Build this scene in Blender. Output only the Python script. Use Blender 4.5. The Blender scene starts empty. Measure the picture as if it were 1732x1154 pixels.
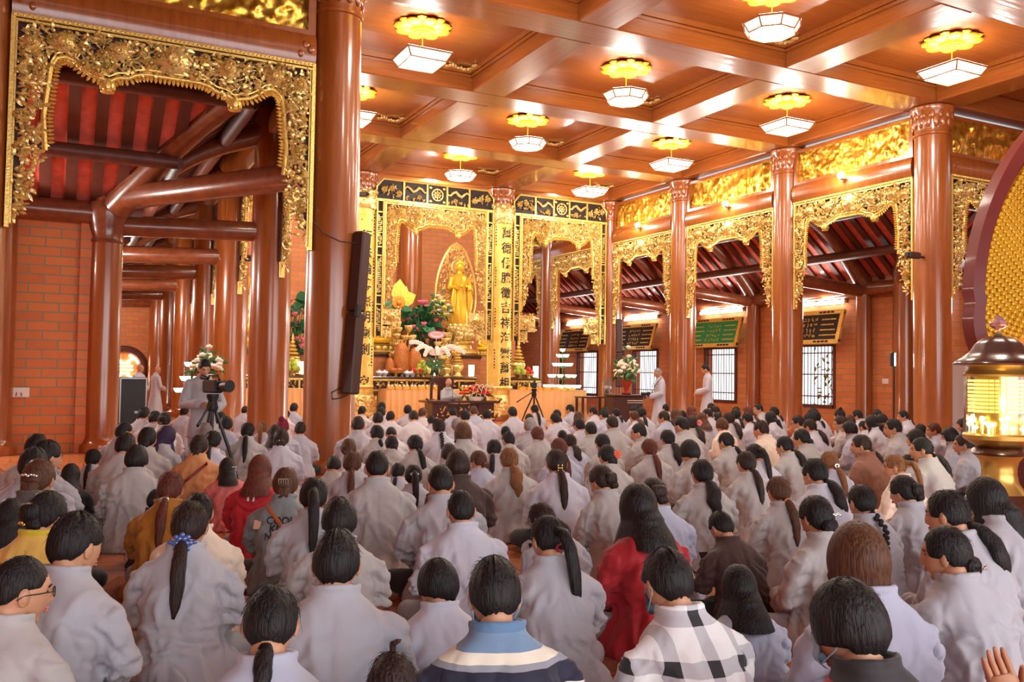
import bpy, bmesh, math, random
from mathutils import Vector, Matrix, Euler, noise
from mathutils.bvhtree import BVHTree
R0 = random.Random(7)
sc = bpy.context.scene
COL = sc.collection
PI = math.pi
# ---------------------------------------------------------------- camera
CH = 1.42                     # camera height above the floor
FPX = 1509.9                  # focal length in pixels of the 1732-wide frame
YAW, PITCH, ROLL = 0.4707, 0.037, 0.0154
def cam_axes():
    cy, sy, cp, sp = math.cos(YAW), math.sin(YAW), math.cos(PITCH), math.sin(PITCH)
    f = Vector((sy*cp, cy*cp, sp)); r = Vector((cy, -sy, 0)); u = r.cross(f)
    cr, sr = math.cos(ROLL), math.sin(ROLL)
    return cr*r + sr*u, -sr*r + cr*u, f
CR, CU, CF = cam_axes()
CAM = Vector((0, 0, CH))
cd = bpy.data.cameras.new('camera'); cam = bpy.data.objects.new('camera', cd); COL.objects.link(cam)
cd.sensor_width = 36.0; cd.lens = FPX/1732*36.0; cd.clip_start = 0.05; cd.clip_end = 300
m = Matrix((CR, CU, -CF)).transposed().to_4x4(); m.translation = CAM; cam.matrix_world = m
sc.camera = cam
def ray(px, py): return CF + CR*((px-866)/FPX) - CU*((py-577)/FPX)
def at_depth(px, py, d): return CAM + ray(px, py)*d            # d metres ahead of the camera
def on_plane(px, y): k = ray(px, 600); t = y/k.y; return k.x*t  # world x of a picture column on the plane y
# ---------------------------------------------------------------- light and exposure
w = bpy.data.worlds.new('daylight'); sc.world = w; w.use_nodes = True
w.node_tree.nodes['Background'].inputs[0].default_value = (0.93, 0.97, 1.0, 1)
w.node_tree.nodes['Background'].inputs[1].default_value = 1.8
sc.view_settings.view_transform = 'Standard'; sc.view_settings.look = 'None'
sc.view_settings.exposure = 0.38; sc.view_settings.gamma = 1.0
try: sc.view_settings.use_curve_mapping = False
except Exception: pass
sc.cycles.use_denoising = True
sc.cycles.max_bounces = 7; sc.cycles.diffuse_bounces = 4; sc.cycles.glossy_bounces = 3; sc.cycles.transmission_bounces = 4
sc.cycles.sample_clamp_indirect = 6.0
sc.cycles.caustics_reflective = False; sc.cycles.caustics_refractive = False
def area_light(name, loc, size, power, color, rot=(0,0,0), sy=None):
    l = bpy.data.lights.new(name, 'AREA'); l.energy = power; l.color = color; l.size = size
    if sy: l.shape = 'RECTANGLE'; l.size_y = sy
    o = bpy.data.objects.new(name, l); COL.objects.link(o); o.location = loc; o.rotation_euler = rot; return o
# daylight through the open doors in the front wall behind the camera
area_light('doorway_daylight', (6.0, -4.2, 2.9), 17.0, 640, (0.93, 0.96, 1.0), (PI/2-0.12, 0, 0), 4.6)
LAMP_W = 120.0                 # each hanging ceiling lamp
# ---------------------------------------------------------------- helpers
def prop(o, label=None, cat=None, group=None, kind=None):
    if label: o['label'] = label
    if cat: o['category'] = cat
    if group: o['group'] = group
    if kind: o['kind'] = kind
    return o
def empty(name, loc=(0,0,0), rz=0, label=None, cat=None, group=None, kind=None):
    o = bpy.data.objects.new(name, None); COL.objects.link(o); o.location = loc; o.rotation_euler = (0,0,rz)
    o.empty_display_size = 0.1
    return prop(o, label, cat, group, kind)
def link(name, me, parent=None, loc=None, rz=None):
    o = bpy.data.objects.new(name, me); COL.objects.link(o)
    if parent is not None: o.parent = parent
    if loc is not None: o.location = loc
    if rz is not None: o.rotation_euler = (0,0,rz)
    return o
def children(o): return [c for c in bpy.data.objects if c.parent == o]
KIDS = {}
def copy_tree(o, kids, loc, rz=0, label=None, group=None, scale=None):
    c = o.copy(); COL.objects.link(c); c.location = loc; c.rotation_euler = (0,0,rz)
    if scale: c.scale = scale
    if label: c['label'] = label
    if group: c['group'] = group
    def rec(src, dst):
        for k in KIDS_OF.get(src.name, ()):
            d = k.copy(); COL.objects.link(d); d.parent = dst; rec(k, d)
    rec(o, c)
    return c
KIDS_OF = {}
def kid(parent, o):
    o.parent = parent; KIDS_OF.setdefault(parent.name, []).append(o); return o
class MB:
    """collects shapes and links them as one mesh object"""
    def __init__(s): s.v = []; s.f = []; s.mi = []; s.m = 0
    def add(s, vs, fs, mat=None):
        b = len(s.v); s.v.extend([tuple(v) for v in vs]); s.f.extend([tuple(i+b for i in f) for f in fs])
        s.mi.extend([s.m if mat is None else mat]*len(fs)); return s
    def box(s, c, d, rz=0, M=None, mat=None):
        x, y, z = d[0]/2, d[1]/2, d[2]/2
        vs = [Vector((a*x, b*y, e*z)) for a in (-1,1) for b in (-1,1) for e in (-1,1)]
        if rz: q = Matrix.Rotation(rz, 3, 'Z'); vs = [q @ v for v in vs]
        if M is not None: vs = [M @ v for v in vs]
        vs = [v+Vector(c) for v in vs]
        return s.add(vs, [(0,1,3,2),(4,6,7,5),(0,4,5,1),(2,3,7,6),(0,2,6,4),(1,5,7,3)], mat)
    def bevbox(s, c, d, b, rz=0, mat=None):
        x, y, z = d[0]/2, d[1]/2, d[2]/2; b = min(b, x*.9, y*.9, z*.9)
        P = []
        for zz, k in ((-z, b), (-z+b, 0), (z-b, 0), (z, b)):
            X, Y = x-k, y-k
            for p in ((X-b if k==0 else X-b*.4, -Y), (X, -Y+b), (X, Y-b), (X-b, Y), (-X+b, Y), (-X, Y-b), (-X, -Y+b), (-X+b, -Y)):
                P.append(Vector((p[0], p[1], zz)))
        if rz: q = Matrix.Rotation(rz, 3, 'Z'); P = [q @ v for v in P]
        P = [v+Vector(c) for v in P]; F = []
        for r in range(3):
            for i in range(8): F.append((r*8+i, r*8+(i+1)%8, (r+1)*8+(i+1)%8, (r+1)*8+i))
        F.append(tuple(range(7,-1,-1))); F.append(tuple(range(24,32)))
        return s.add(P, F, mat)
    def lathe(s, prof, c=(0,0,0), n=24, mat=None, M=None, cap=True, arc=None, wob=None):
        P = []; F = []; full = arc is None
        a0, a1 = (0, 2*PI) if full else arc
        k = n if full else n+1
        for r, z in prof:
            for i in range(k):
                a = a0+(a1-a0)*i/n; rr = r*(1 if wob is None else wob(a, z))
                p = Vector((rr*math.cos(a), rr*math.sin(a), z)); P.append((M @ p if M is not None else p)+Vector(c))
        for j in range(len(prof)-1):
            for i in range(n):
                i2 = (i+1) % k if full else i+1
                F.append((j*k+i, j*k+i2, (j+1)*k+i2, (j+1)*k+i))
        if cap and full:
            if prof[0][0] > 1e-6: F.append(tuple(range(k-1,-1,-1)))
            if prof[-1][0] > 1e-6: F.append(tuple(range((len(prof)-1)*k, len(prof)*k)))
        return s.add(P, F, mat)
    def tube(s, path, rad, n=8, mat=None, flat=1.0, up=None, closed=False):
        path = [Vector(p) for p in path]; N = len(path)
        if not isinstance(rad, (list, tuple)): rad = [rad]*N
        P = []; F = []; ref = Vector(up) if up else None
        for i, p in enumerate(path):
            t = (path[min(i+1,N-1)]-path[max(i-1,0)])
            if closed: t = path[(i+1)%N]-path[i-1]
            t = t.normalized() if t.length > 1e-9 else Vector((0,0,1))
            if ref is None: ref = Vector((0,0,1)) if abs(t.z) < .9 else Vector((0,1,0))
            a = t.cross(ref)
            if a.length < 1e-5: a = t.cross(Vector((1,0,.01)))
            a.normalize(); b = a.cross(t)
            if up is None: ref = b
            for k in range(n):
                w_ = 2*PI*k/n; P.append(p+a*(rad[i]*math.cos(w_))+b*(rad[i]*flat*math.sin(w_)))
        for i in range(N if closed else N-1):
            j = (i+1) % N
            for k in range(n): F.append((i*n+k, i*n+(k+1)%n, j*n+(k+1)%n, j*n+k))
        if not closed:
            F.append(tuple(range(n-1,-1,-1))); F.append(tuple(range((N-1)*n, N*n)))
        return s.add(P, F, mat)
    def ball(s, c, r, nu=10, nv=7, mat=None, M=None):
        if not isinstance(r, (list, tuple)): r = (r, r, r)
        P = [Vector((0,0,r[2]))]; F = []
        for j in range(1, nv):
            t = PI*j/nv
            for i in range(nu):
                a = 2*PI*i/nu; P.append(Vector((r[0]*math.sin(t)*math.cos(a), r[1]*math.sin(t)*math.sin(a), r[2]*math.cos(t))))
        P.append(Vector((0,0,-r[2])))
        for i in range(nu): F.append((0, 1+i, 1+(i+1)%nu))
        for j in range(nv-2):
            for i in range(nu):
                a = 1+j*nu; F.append((a+i, a+nu+i, a+nu+(i+1)%nu, a+(i+1)%nu))
        L = len(P)-1; a = 1+(nv-2)*nu
        for i in range(nu): F.append((L, a+(i+1)%nu, a+i))
        if M is not None: P = [M @ p for p in P]
        return s.add([p+Vector(c) for p in P], F, mat)
    def prism(s, poly, y0, y1, mat=None, plane='xz'):
        n = len(poly)
        mk = {'xz': lambda p, y: Vector((p[0], y, p[1])), 'xy': lambda p, y: Vector((p[0], p[1], y)), 'yz': lambda p, y: Vector((y, p[0], p[1]))}[plane]
        P = [mk(p, y0) for p in poly]+[mk(p, y1) for p in poly]
        F = [tuple(range(n)), tuple(range(2*n-1, n-1, -1))]+[(i, i+n, (i+1)%n+n, (i+1)%n) for i in range(n)]
        return s.add(P, F, mat)
    def mesh(s, name, mats, smooth=True, angle=None):
        me = bpy.data.meshes.new(name); me.from_pydata(s.v, [], s.f)
        for m_ in (mats if isinstance(mats, (list, tuple)) else [mats]): me.materials.append(m_)
        if any(s.mi): me.polygons.foreach_set('material_index', s.mi)
        bm = bmesh.new(); bm.from_mesh(me); bmesh.ops.recalc_face_normals(bm, faces=bm.faces)
        if smooth:
            an = angle or 0.7
            for f in bm.faces: f.smooth = True
            for e in bm.edges:
                if len(e.link_faces) == 2 and e.calc_face_angle(0) > an: e.smooth = False
        bm.to_mesh(me); bm.free(); me.update(); return me
    def build(s, name, mats, parent=None, loc=None, rz=None, smooth=True, angle=None):
        o = link(name, s.mesh(name, mats, smooth, angle), None, loc, rz)
        if parent is not None: kid(parent, o)
        return o
# ---------------------------------------------------------------- materials
def srgb(r, g, b):
    f = lambda c: (c/255/12.92) if c/255 <= .04045 else ((c/255+.055)/1.055)**2.4
    return (f(r), f(g), f(b), 1)
def new_mat(name):
    mt = bpy.data.materials.new(name); mt.use_nodes = True; nt = mt.node_tree
    return mt, nt, nt.nodes['Principled BSDF']
def N(nt, t, **kw):
    n = nt.nodes.new(t)
    for k, v in kw.items():
        if k in n.inputs: n.inputs[k].default_value = v
        else: setattr(n, k, v)
    return n
def simple(name, col, rough=.5, metal=0, bump=0, bscale=40, var=0, coat=0, stretch=None, sheen=0, emit=None, estr=0, trans=0):
    mt, nt, p = new_mat(name); p.inputs['Base Color'].default_value = col
    p.inputs['Roughness'].default_value = rough; p.inputs['Metallic'].default_value = metal
    if coat: p.inputs['Coat Weight'].default_value = coat; p.inputs['Coat Roughness'].default_value = .08
    if sheen: p.inputs['Sheen Weight'].default_value = sheen
    if trans: p.inputs['Transmission Weight'].default_value = trans
    if emit: p.inputs['Emission Color'].default_value = emit; p.inputs['Emission Strength'].default_value = estr
    if bump or var:
        tc = N(nt, 'ShaderNodeTexCoord'); mp = N(nt, 'ShaderNodeMapping')
        if stretch: mp.inputs['Scale'].default_value = stretch
        nt.links.new(tc.outputs['Object'], mp.inputs[0])
        nz = N(nt, 'ShaderNodeTexNoise', Scale=bscale, Detail=4.0); nt.links.new(mp.outputs[0], nz.inputs['Vector'])
        if bump:
            bp = N(nt, 'ShaderNodeBump', Strength=bump, Distance=.02); nt.links.new(nz.outputs[0], bp.inputs['Height']); nt.links.new(bp.outputs[0], p.inputs['Normal'])
        if var:
            rp = N(nt, 'ShaderNodeValToRGB'); a = 1-var
            rp.color_ramp.elements[0].color = (col[0]*a, col[1]*a, col[2]*a, 1); rp.color_ramp.elements[1].color = tuple(min(1, c*(1+var)) for c in col[:3])+(1,)
            rp.color_ramp.elements[0].position = .3; rp.color_ramp.elements[1].position = .7
            nt.links.new(nz.outputs[0], rp.inputs[0]); nt.links.new(rp.outputs[0], p.inputs['Base Color'])
    return mt
def brick_mat(name, c1, c2, mortar, axis, bw=.46, bh=.155):
    mt, nt, p = new_mat(name)
    tc = N(nt, 'ShaderNodeTexCoord'); sp = N(nt, 'ShaderNodeSeparateXYZ'); cb = N(nt, 'ShaderNodeCombineXYZ')
    nt.links.new(tc.outputs['Object'], sp.inputs[0]); nt.links.new(sp.outputs[axis], cb.inputs[0]); nt.links.new(sp.outputs['Z'], cb.inputs[1])
    bk = N(nt, 'ShaderNodeTexBrick', Scale=1.0, **{'Mortar Size': .012, 'Mortar Smooth': .1, 'Brick Width': bw, 'Row Height': bh})
    bk.inputs['Color1'].default_value = c1; bk.inputs['Color2'].default_value = c2; bk.inputs['Mortar'].default_value = mortar
    nt.links.new(cb.outputs[0], bk.inputs['Vector'])
    nz = N(nt, 'ShaderNodeTexNoise', Scale=9.0, Detail=3.0); nt.links.new(tc.outputs['Object'], nz.inputs['Vector'])
    mx = N(nt, 'ShaderNodeMix', data_type='RGBA', blend_type='MULTIPLY'); mx.inputs[0].default_value = .15
    nt.links.new(bk.outputs[0], mx.inputs[6]); nt.links.new(nz.outputs[0], mx.inputs[7]); nt.links.new(mx.outputs[2], p.inputs['Base Color'])
    bp = N(nt, 'ShaderNodeBump', Strength=.5, Distance=.01, invert=True); nt.links.new(bk.outputs['Fac'], bp.inputs['Height']); nt.links.new(bp.outputs[0], p.inputs['Normal'])
    p.inputs['Roughness'].default_value = .6
    return mt
def wood_mat(name, c1, c2, rough, axis_scale, coat=.6, wav=.35):
    mt, nt, p = new_mat(name)
    tc = N(nt, 'ShaderNodeTexCoord'); mp = N(nt, 'ShaderNodeMapping'); mp.inputs['Scale'].default_value = axis_scale
    nt.links.new(tc.outputs['Object'], mp.inputs[0])
    nz = N(nt, 'ShaderNodeTexNoise', Scale=3.0, Detail=6.0, Roughness=.62); nt.links.new(mp.outputs[0], nz.inputs['Vector'])
    rp = N(nt, 'ShaderNodeValToRGB'); rp.color_ramp.elements[0].color = c1; rp.color_ramp.elements[1].color = c2
    rp.color_ramp.elements[0].position = .32; rp.color_ramp.elements[1].position = .7
    nt.links.new(nz.outputs[0], rp.inputs[0]); nt.links.new(rp.outputs[0], p.inputs['Base Color'])
    n2 = N(nt, 'ShaderNodeTexNoise', Scale=1.6, Detail=2.0); nt.links.new(mp.outputs[0], n2.inputs['Vector'])
    bp = N(nt, 'ShaderNodeBump', Strength=wav, Distance=.02); nt.links.new(n2.outputs[0], bp.inputs['Height']); nt.links.new(bp.outputs[0], p.inputs['Normal'])
    nt.links.new(bp.outputs[0], p.inputs['Coat Normal'])
    p.inputs['Roughness'].default_value = rough; p.inputs['Coat Weight'].default_value = coat; p.inputs['Coat Roughness'].default_value = .12
    return mt
def gold_mat(name, c1, c2, metal=.85, rough=.3, bump=.5, bscale=30):
    mt, nt, p = new_mat(name)
    tc = N(nt, 'ShaderNodeTexCoord'); nz = N(nt, 'ShaderNodeTexNoise', Scale=bscale, Detail=4.0); nt.links.new(tc.outputs['Object'], nz.inputs['Vector'])
    rp = N(nt, 'ShaderNodeValToRGB'); rp.color_ramp.elements[0].color = c1; rp.color_ramp.elements[1].color = c2
    rp.color_ramp.elements[0].position = .35; rp.color_ramp.elements[1].position = .65
    nt.links.new(nz.outputs[0], rp.inputs[0]); nt.links.new(rp.outputs[0], p.inputs['Base Color'])
    bp = N(nt, 'ShaderNodeBump', Strength=bump, Distance=.015); nt.links.new(nz.outputs[0], bp.inputs['Height']); nt.links.new(bp.outputs[0], p.inputs['Normal'])
    p.inputs['Metallic'].default_value = metal; p.inputs['Roughness'].default_value = rough
    return mt
M = {}
M['column'] = wood_mat('lacquered_column_wood', srgb(138,70,24), srgb(168,94,40), .28, (3.2,3.2,.22), .75, .22)
M['ceilwood'] = wood_mat('ceiling_wood_along_x', srgb(138,72,24), srgb(164,92,38), .3, (.35,6,6), .5, .15)
M['ceilwoody'] = wood_mat('ceiling_wood_along_y', srgb(138,72,24), srgb(164,92,38), .3, (6,.35,6), .5, .15)
M['beam'] = wood_mat('roof_beam_wood', srgb(112,58,34), srgb(144,78,46), .3, (2,2,2), .5, .25)
M['darkbeam'] = wood_mat('dark_roof_wood', srgb(84,42,30), srgb(108,56,40), .55, (2,2,2), .08, .25)
M['rooftile'] = simple('red_roof_lining', srgb(232,112,94), .6, bump=.2, bscale=6, var=.15)
M['brickx'] = brick_mat('orange_brick_along_x', srgb(228,138,70), srgb(216,122,60), srgb(156,142,112), 'X')
M['bricky'] = brick_mat('orange_brick_along_y', srgb(226,138,78), srgb(212,120,68), srgb(160,142,114), 'Y')
M['gold'] = gold_mat('gilt_carving', srgb(236,192,96), srgb(255,236,170), .6, .36, .4, 22)
M['goldpale'] = gold_mat('pale_gilt', srgb(236,190,84), srgb(255,226,140), .6, .35, .3, 40)
M['goldpanel'] = gold_mat('gilt_relief', srgb(196,140,30), srgb(246,206,96), .85, .3, .6, 8)
M['goldboard'] = gold_mat('gold_leaf_board', srgb(240,196,84), srgb(252,218,120), .35, .4, .2, 5)
M['brass'] = simple('polished_brass', srgb(214,172,92), .3, .8)
M['goldflower'] = simple('gilded_petals', srgb(250,200,62), .4, .5)
M['maroon'] = simple('maroon_backing', srgb(70,20,16), .5)
M['black'] = simple('black_lacquer', srgb(36,18,12), .6)
M['ink'] = simple('black_ink', srgb(22,20,18), .5)
M['darkbrown'] = simple('dark_brown_cabinet', srgb(66,38,32), .5, bump=.1)
M['rosewood'] = wood_mat('rosewood_furniture', srgb(56,28,22), srgb(84,42,32), .3, (1,6,6), .5, .1)
M['plastic'] = simple('black_plastic', srgb(28,28,30), .45)
M['metal'] = simple('grey_metal', srgb(150,150,152), .3, .9)
M['white'] = simple('white_plastic', srgb(236,236,232), .4)
M['lampwhite'] = simple('lit_lamp_panel', srgb(255,250,240), .5, emit=srgb(255,246,226), estr=14.0)
M['lamptrim'] = simple('lit_lamp_fretwork', srgb(246,190,150), .5, emit=srgb(255,222,180), estr=3.5)
M['tube'] = simple('lit_fluorescent_tube', srgb(255,252,246), .5, emit=srgb(255,244,228), estr=22.0)
M['bulb'] = simple('lit_flood_bulb', srgb(255,248,230), .5, emit=srgb(255,236,200), estr=60.0)
M['candle'] = simple('lit_candle_and_daylight', srgb(255,250,235), .5, emit=srgb(255,240,205), estr=5.0)
M['lotuslit'] = simple('lit_mint_lotus', srgb(226,255,240), .5, emit=srgb(200,255,226), estr=1.6)
M['floodpanel'] = simple('lit_led_panel', srgb(255,255,255), .5, emit=srgb(246,250,255), estr=14.0)
M['cloth_peach'] = simple('peach_table_cloth', srgb(246,194,128), .6, bump=.1, sheen=.2)
M['leaf'] = simple('green_leaves', srgb(66,112,62), .5, var=.3, bscale=12)
M['lotusleaf'] = simple('lotus_leaf', srgb(58,120,78), .5, var=.2, bscale=5)
M['treeleaf'] = simple('pale_tree_leaves', srgb(150,186,120), .6, var=.2, bscale=6)
M['pink'] = simple('pink_lotus_petal', srgb(232,110,140), .5, var=.15, bscale=9)
M['whiteflower'] = simple('white_petals', srgb(250,244,232), .5)
M['creamflower'] = simple('cream_petals', srgb(250,238,206), .5)
M['redflower'] = simple('red_petals', srgb(214,40,34), .5, var=.2, bscale=14)
M['orangeflower'] = simple('orange_petals', srgb(242,150,40), .5, var=.2, bscale=14)
M['yellowflower'] = simple('yellow_petals', srgb(236,216,80), .5, var=.2, bscale=14)
M['fruit'] = simple('green_fruit_skin', srgb(170,186,60), .4, var=.2, bscale=9)
M['carvedwood'] = simple('carved_light_wood', srgb(196,116,48), .5, bump=1.0, bscale=26, var=.25)
M['ceramic'] = simple('blue_white_ceramic', srgb(216,222,226), .25, var=.2, bscale=30)
M['vase'] = simple('red_glaze', srgb(170,52,34), .25, coat=.5)
M['orangecloth'] = simple('saffron_cloth', srgb(240,146,44), .6)
M['yellowbox'] = simple('yellow_offering_box', srgb(240,180,70), .5)
M['glass'] = simple('clear_glass', (1,1,1,1), .03, trans=1.0)
M['boxred'] = simple('dark_red_platform', srgb(92,30,24), .4, coat=.4)
def floor_mat():
    mt, nt, p = new_mat('terracotta_floor_tiles')
    tc = N(nt, 'ShaderNodeTexCoord'); mp = N(nt, 'ShaderNodeMapping'); mp.inputs['Rotation'].default_value = (0,0,.04)
    nt.links.new(tc.outputs['Object'], mp.inputs[0])
    bk = N(nt, 'ShaderNodeTexBrick', Scale=1.0, **{'Mortar Size': .006, 'Mortar Smooth': .1, 'Brick Width': .4, 'Row Height': .3})
    bk.inputs['Color1'].default_value = srgb(204,128,78); bk.inputs['Color2'].default_value = srgb(192,112,66); bk.inputs['Mortar'].default_value = srgb(112,84,58)
    nt.links.new(mp.outputs[0], bk.inputs['Vector'])
    nz = N(nt, 'ShaderNodeTexNoise', Scale=3.0, Detail=4.0); nt.links.new(tc.outputs['Object'], nz.inputs['Vector'])
    mx = N(nt, 'ShaderNodeMix', data_type='RGBA', blend_type='MULTIPLY'); mx.inputs[0].default_value = .12
    nt.links.new(bk.outputs[0], mx.inputs[6]); nt.links.new(nz.outputs[0], mx.inputs[7]); nt.links.new(mx.outputs[2], p.inputs['Base Color'])
    bp = N(nt, 'ShaderNodeBump', Strength=.4, Distance=.006, invert=True); nt.links.new(bk.outputs['Fac'], bp.inputs['Height']); nt.links.new(bp.outputs[0], p.inputs['Normal'])
    p.inputs['Roughness'].default_value = .22
    return mt
M['floor'] = floor_mat()
# ---------------------------------------------------------------- the hall
XL, X23, X12, XR = 3.456, 7.637, 12.047, 16.107          # hall columns: left row, altar pair, right row
XLL, XRR = -0.97, 20.4
YS = [4.5, 8.52, 12.493, 16.603, 20.765, 24.572, 28.6, 32.7, 36.8]   # YS[2] = first column row
ZB, ZC = 7.09, 7.52                                       # beam underside, ceiling panels
OL, OR_ = 0.69, 18.80                                     # outer column lines of the side aisles
YCL, YCR = 16.603, 15.4                                   # where the aisles open into the front wings
def structure(o, label, cat='structure'): return prop(o, label, cat, None, 'structure')
f = MB(); f.box((8, 17, -.15), (44, 54, .3)); structure(f.build('floor', M['floor'], smooth=False), 'terracotta tiled floor of the whole hall', 'floor')
# ceiling: panels, coffer mouldings, corner ornaments
c = MB(); c.box((8, 16, ZC+.1), (30, 44, .2)); CEIL = structure(c.build('ceiling', M['ceilwood'], smooth=False), 'orange lacquered wooden coffered ceiling', 'ceiling')
HX = [XLL-4.2, XLL, XL, X23, X12, XR, XRR, XRR+4.2]
mo = MB()
for a in range(2, 5):
    for b in range(-1, 6):
        ya = YS[b] if b >= 0 else .5
        x0, x1, y0, y1 = HX[a]+.375, HX[a+1]-.375, ya+.375, YS[b+1]-.375
        for (cx, cy, dx, dy) in (((x0+x1)/2, y0+.03, x1-x0, .06), ((x0+x1)/2, y1-.03, x1-x0, .06), (x0+.03, (y0+y1)/2, .06, y1-y0), (x1-.03, (y0+y1)/2, .06, y1-y0)):
            mo.box((cx, cy, ZC-.05), (dx, dy, .10))
            mo.box((cx, cy, ZC-.14), (dx if dx > .1 else .03, dy if dy > .1 else .03, .05))
mo.build('coffer_moulding', M['ceilwood'], CEIL, smooth=False)
def cloud_ornament():
    b = MB()
    for i in range(9):
        t = i/8; x = t*.52
        b.ball((x, .03*math.sin(t*9), -.03-.02*math.sin(t*7)), (.06-.02*abs(t-.3), .06, .035), 8, 5)
        b.ball((.03*math.sin(t*9), x*.55, -.03), (.055, .05, .03), 8, 5)
    for i in range(5): b.ball((.08+.05*i, .05+.03*math.cos(i*2), -.05), .035, 7, 5)
    return b.mesh('corner_ornament', M['gold'])
ORN = cloud_ornament()
for a in range(2, 5):
    for b in range(1, 5):
        for (sx, sy, r) in ((1,-1,0), (-1,-1,PI/2), (-1,1,PI), (1,1,-PI/2)):
            pass
        x0, x1, y0, y1 = HX[a]+.45, HX[a+1]-.45, YS[b]+.45, YS[b+1]-.45
        for (x, y, r) in ((x1, y1, PI), (x0, y1, -PI/2), (x0, y0, 0), (x1, y0, PI/2)):
            kid(CEIL, link('corner_ornament', ORN, None, (x, y, ZC), r))
# beams
def beam(x0, x1, y0, y1, nm, mat):
    b = MB(); b.bevbox(((x0+x1)/2, (y0+y1)/2, (ZB+ZC)/2), (x1-x0, y1-y0, ZC-ZB), .02)
    structure(b.build(nm, M[mat], smooth=False), 'wide lacquered ceiling beam', 'beam')
for j, y in enumerate([.5]+YS):
    wide = y < 13
    beam(HX[0] if wide else XL-.375, HX[-1] if wide else XR+.375, y-.375, y+.375, 'beam', 'ceilwood')
YB = [-4.5-.375]+[.5]+YS
for x in (XLL, XL, X23, X12, XR, XRR):
    for ya, yb in zip(YB, YB[1:]):
        if x in (XLL, XRR) and yb > 13: continue
        beam(x-.37, x+.37, ya+.375, yb-.375, 'beam', 'ceilwoody')
# columns
def column_mesh(r, h, cap=True, nm='column'):
    b = MB()
    b.lathe([(r*1.30, 0), (r*1.34, .06), (r*1.30, .13), (r*1.12, .17), (r*1.06, .22), (r, .26), (r*1.02, h*.3), (r*1.0, h*.6), (r*.94, h-.55 if cap else h)] + ([] if not cap else [(r*.94, h)]), n=40)
    return b.mesh(nm, M['column'])
def capital_mesh(r):
    b = MB()
    b.lathe([(r*.96, -.62), (r*1.06, -.60), (r*1.06, -.56), (r*.97, -.54), (r*1.0, -.4), (r*1.12, -.2), (r*1.2, -.1), (r*1.24, -.07), (r*1.24, -.02), (r*1.15, 0)], n=36)
    for k in range(14):
        a = 2*PI*k/14; q = Matrix.Rotation(a, 3, 'Z')
        b.ball(q @ Vector((r*1.02, 0, -.3)), (.045, .075, .17), 8, 6, M=q)
        q2 = Matrix.Rotation(a+PI/14, 3, 'Z'); b.ball(q2 @ Vector((r*1.12, 0, -.2)), (.04, .06, .10), 8, 6, M=q2)
    return b.mesh('capital', M['column'])
COLM, CAPM = column_mesh(.36, ZB), capital_mesh(.345)
OUTM = column_mesh(.19, 4.1, False); CORM = column_mesh(.26, 4.3, False)
def column(x, y, label, me=None, cap=True, z=None):
    o = structure(link('column', me or COLM, None, (x, y, 0)), label, 'column')
    if cap: kid(o, link('capital', CAPM, None, (0, 0, ZB)))
    return o
NTH = ['nearest', 'second', 'third', 'fourth', 'fifth', 'sixth', 'seventh']
for j in range(2, 9):
    column(XR, YS[j], 'round lacquered hall column in the right row, %s from the camera' % NTH[j-2]); column(XL, YS[j], 'round lacquered hall column in the left row, %s from the camera' % NTH[j-2])
for x, t in ((X23, 'left'), (X12, 'right')): column(x, YS[5], 'round altar column behind the %s couplet board' % t)
column(XLL, YS[2], 'round column of the left wing'); column(XRR, YS[2], 'round column of the right wing')
column(10.55, 28.3, 'round column before the brick wall behind the altar')
for j in range(3, 9): column(OL, YS[j], 'outer column of the left aisle', CORM if j == 3 else OUTM, False)
for j in range(3, 9): column(OR_-.05, YS[j], 'outer column of the right aisle', OUTM, False)
column(OR_, YCR, 'outer corner column of the right wing', CORM, False); column(OR_, YCR-.62, 'outer corner column of the right wing', OUTM, False)
column(-.88, YCL-.1, 'outer column of the left wing', CORM, False); column(21.6, YCR-.1, 'outer column of the right wing', CORM, False)
# brick walls
WIN = [30.5, 26.55, 22.45, 18.5]; WZ0, WZ1, WW = .66, 2.36, 1.5
b = MB(); xw = OR_+.28; ys = sorted(WIN); e0 = YCR
for y in ys:
    b.box((xw, (e0+y-WW/2)/2, 2.05), (.3, y-WW/2-e0, 4.1)); e0 = y+WW/2
    b.box((xw, y, WZ0/2), (.3, WW, WZ0)); b.box((xw, y, (WZ1+4.1)/2), (.3, WW, 4.1-WZ1))
b.box((xw, (e0+41)/2, 2.05), (.3, 41-e0, 4.1))
structure(b.build('wall_right', M['bricky'], smooth=False), 'orange brick wall of the right aisle with barred windows', 'wall')
b = MB(); b.box((21.9, YCR+.15, 2.1), (6.2, .3, 4.2)); structure(b.build('wall_right_wing', M['brickx'], smooth=False), 'orange brick wall of the right wing', 'wall')
b = MB(); b.box((-3.1, YCL+.15, 2.1), (7.4, .3, 4.2)); structure(b.build('wall_left', M['brickx'], smooth=False), 'orange brick wall of the left wing', 'wall')
b = MB(); b.box((OL-.25, 27, 2.1), (.3, 21, 4.2)); structure(b.build('wall_left_aisle', M['bricky'], smooth=False), 'brick wall along the left aisle', 'wall')
b = MB(); b.box((9.6, 29.15, 3.3), (10.6, .3, 6.6)); structure(b.build('wall_back', M['brickx'], smooth=False), 'brick wall behind the altars', 'wall')
b = MB(); b.box((9.6, 29.15, 7.05), (10.6, .4, .95)); structure(b.build('lintel', M['beam'], smooth=False), 'dark beam above the altar wall', 'lintel')
b = MB(); b.box((2.0, 37.2, 3.4), (3.6, .3, 6.8)); structure(b.build('wall_back_left', M['brickx'], smooth=False), 'brick wall closing the left aisle', 'wall')
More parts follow.
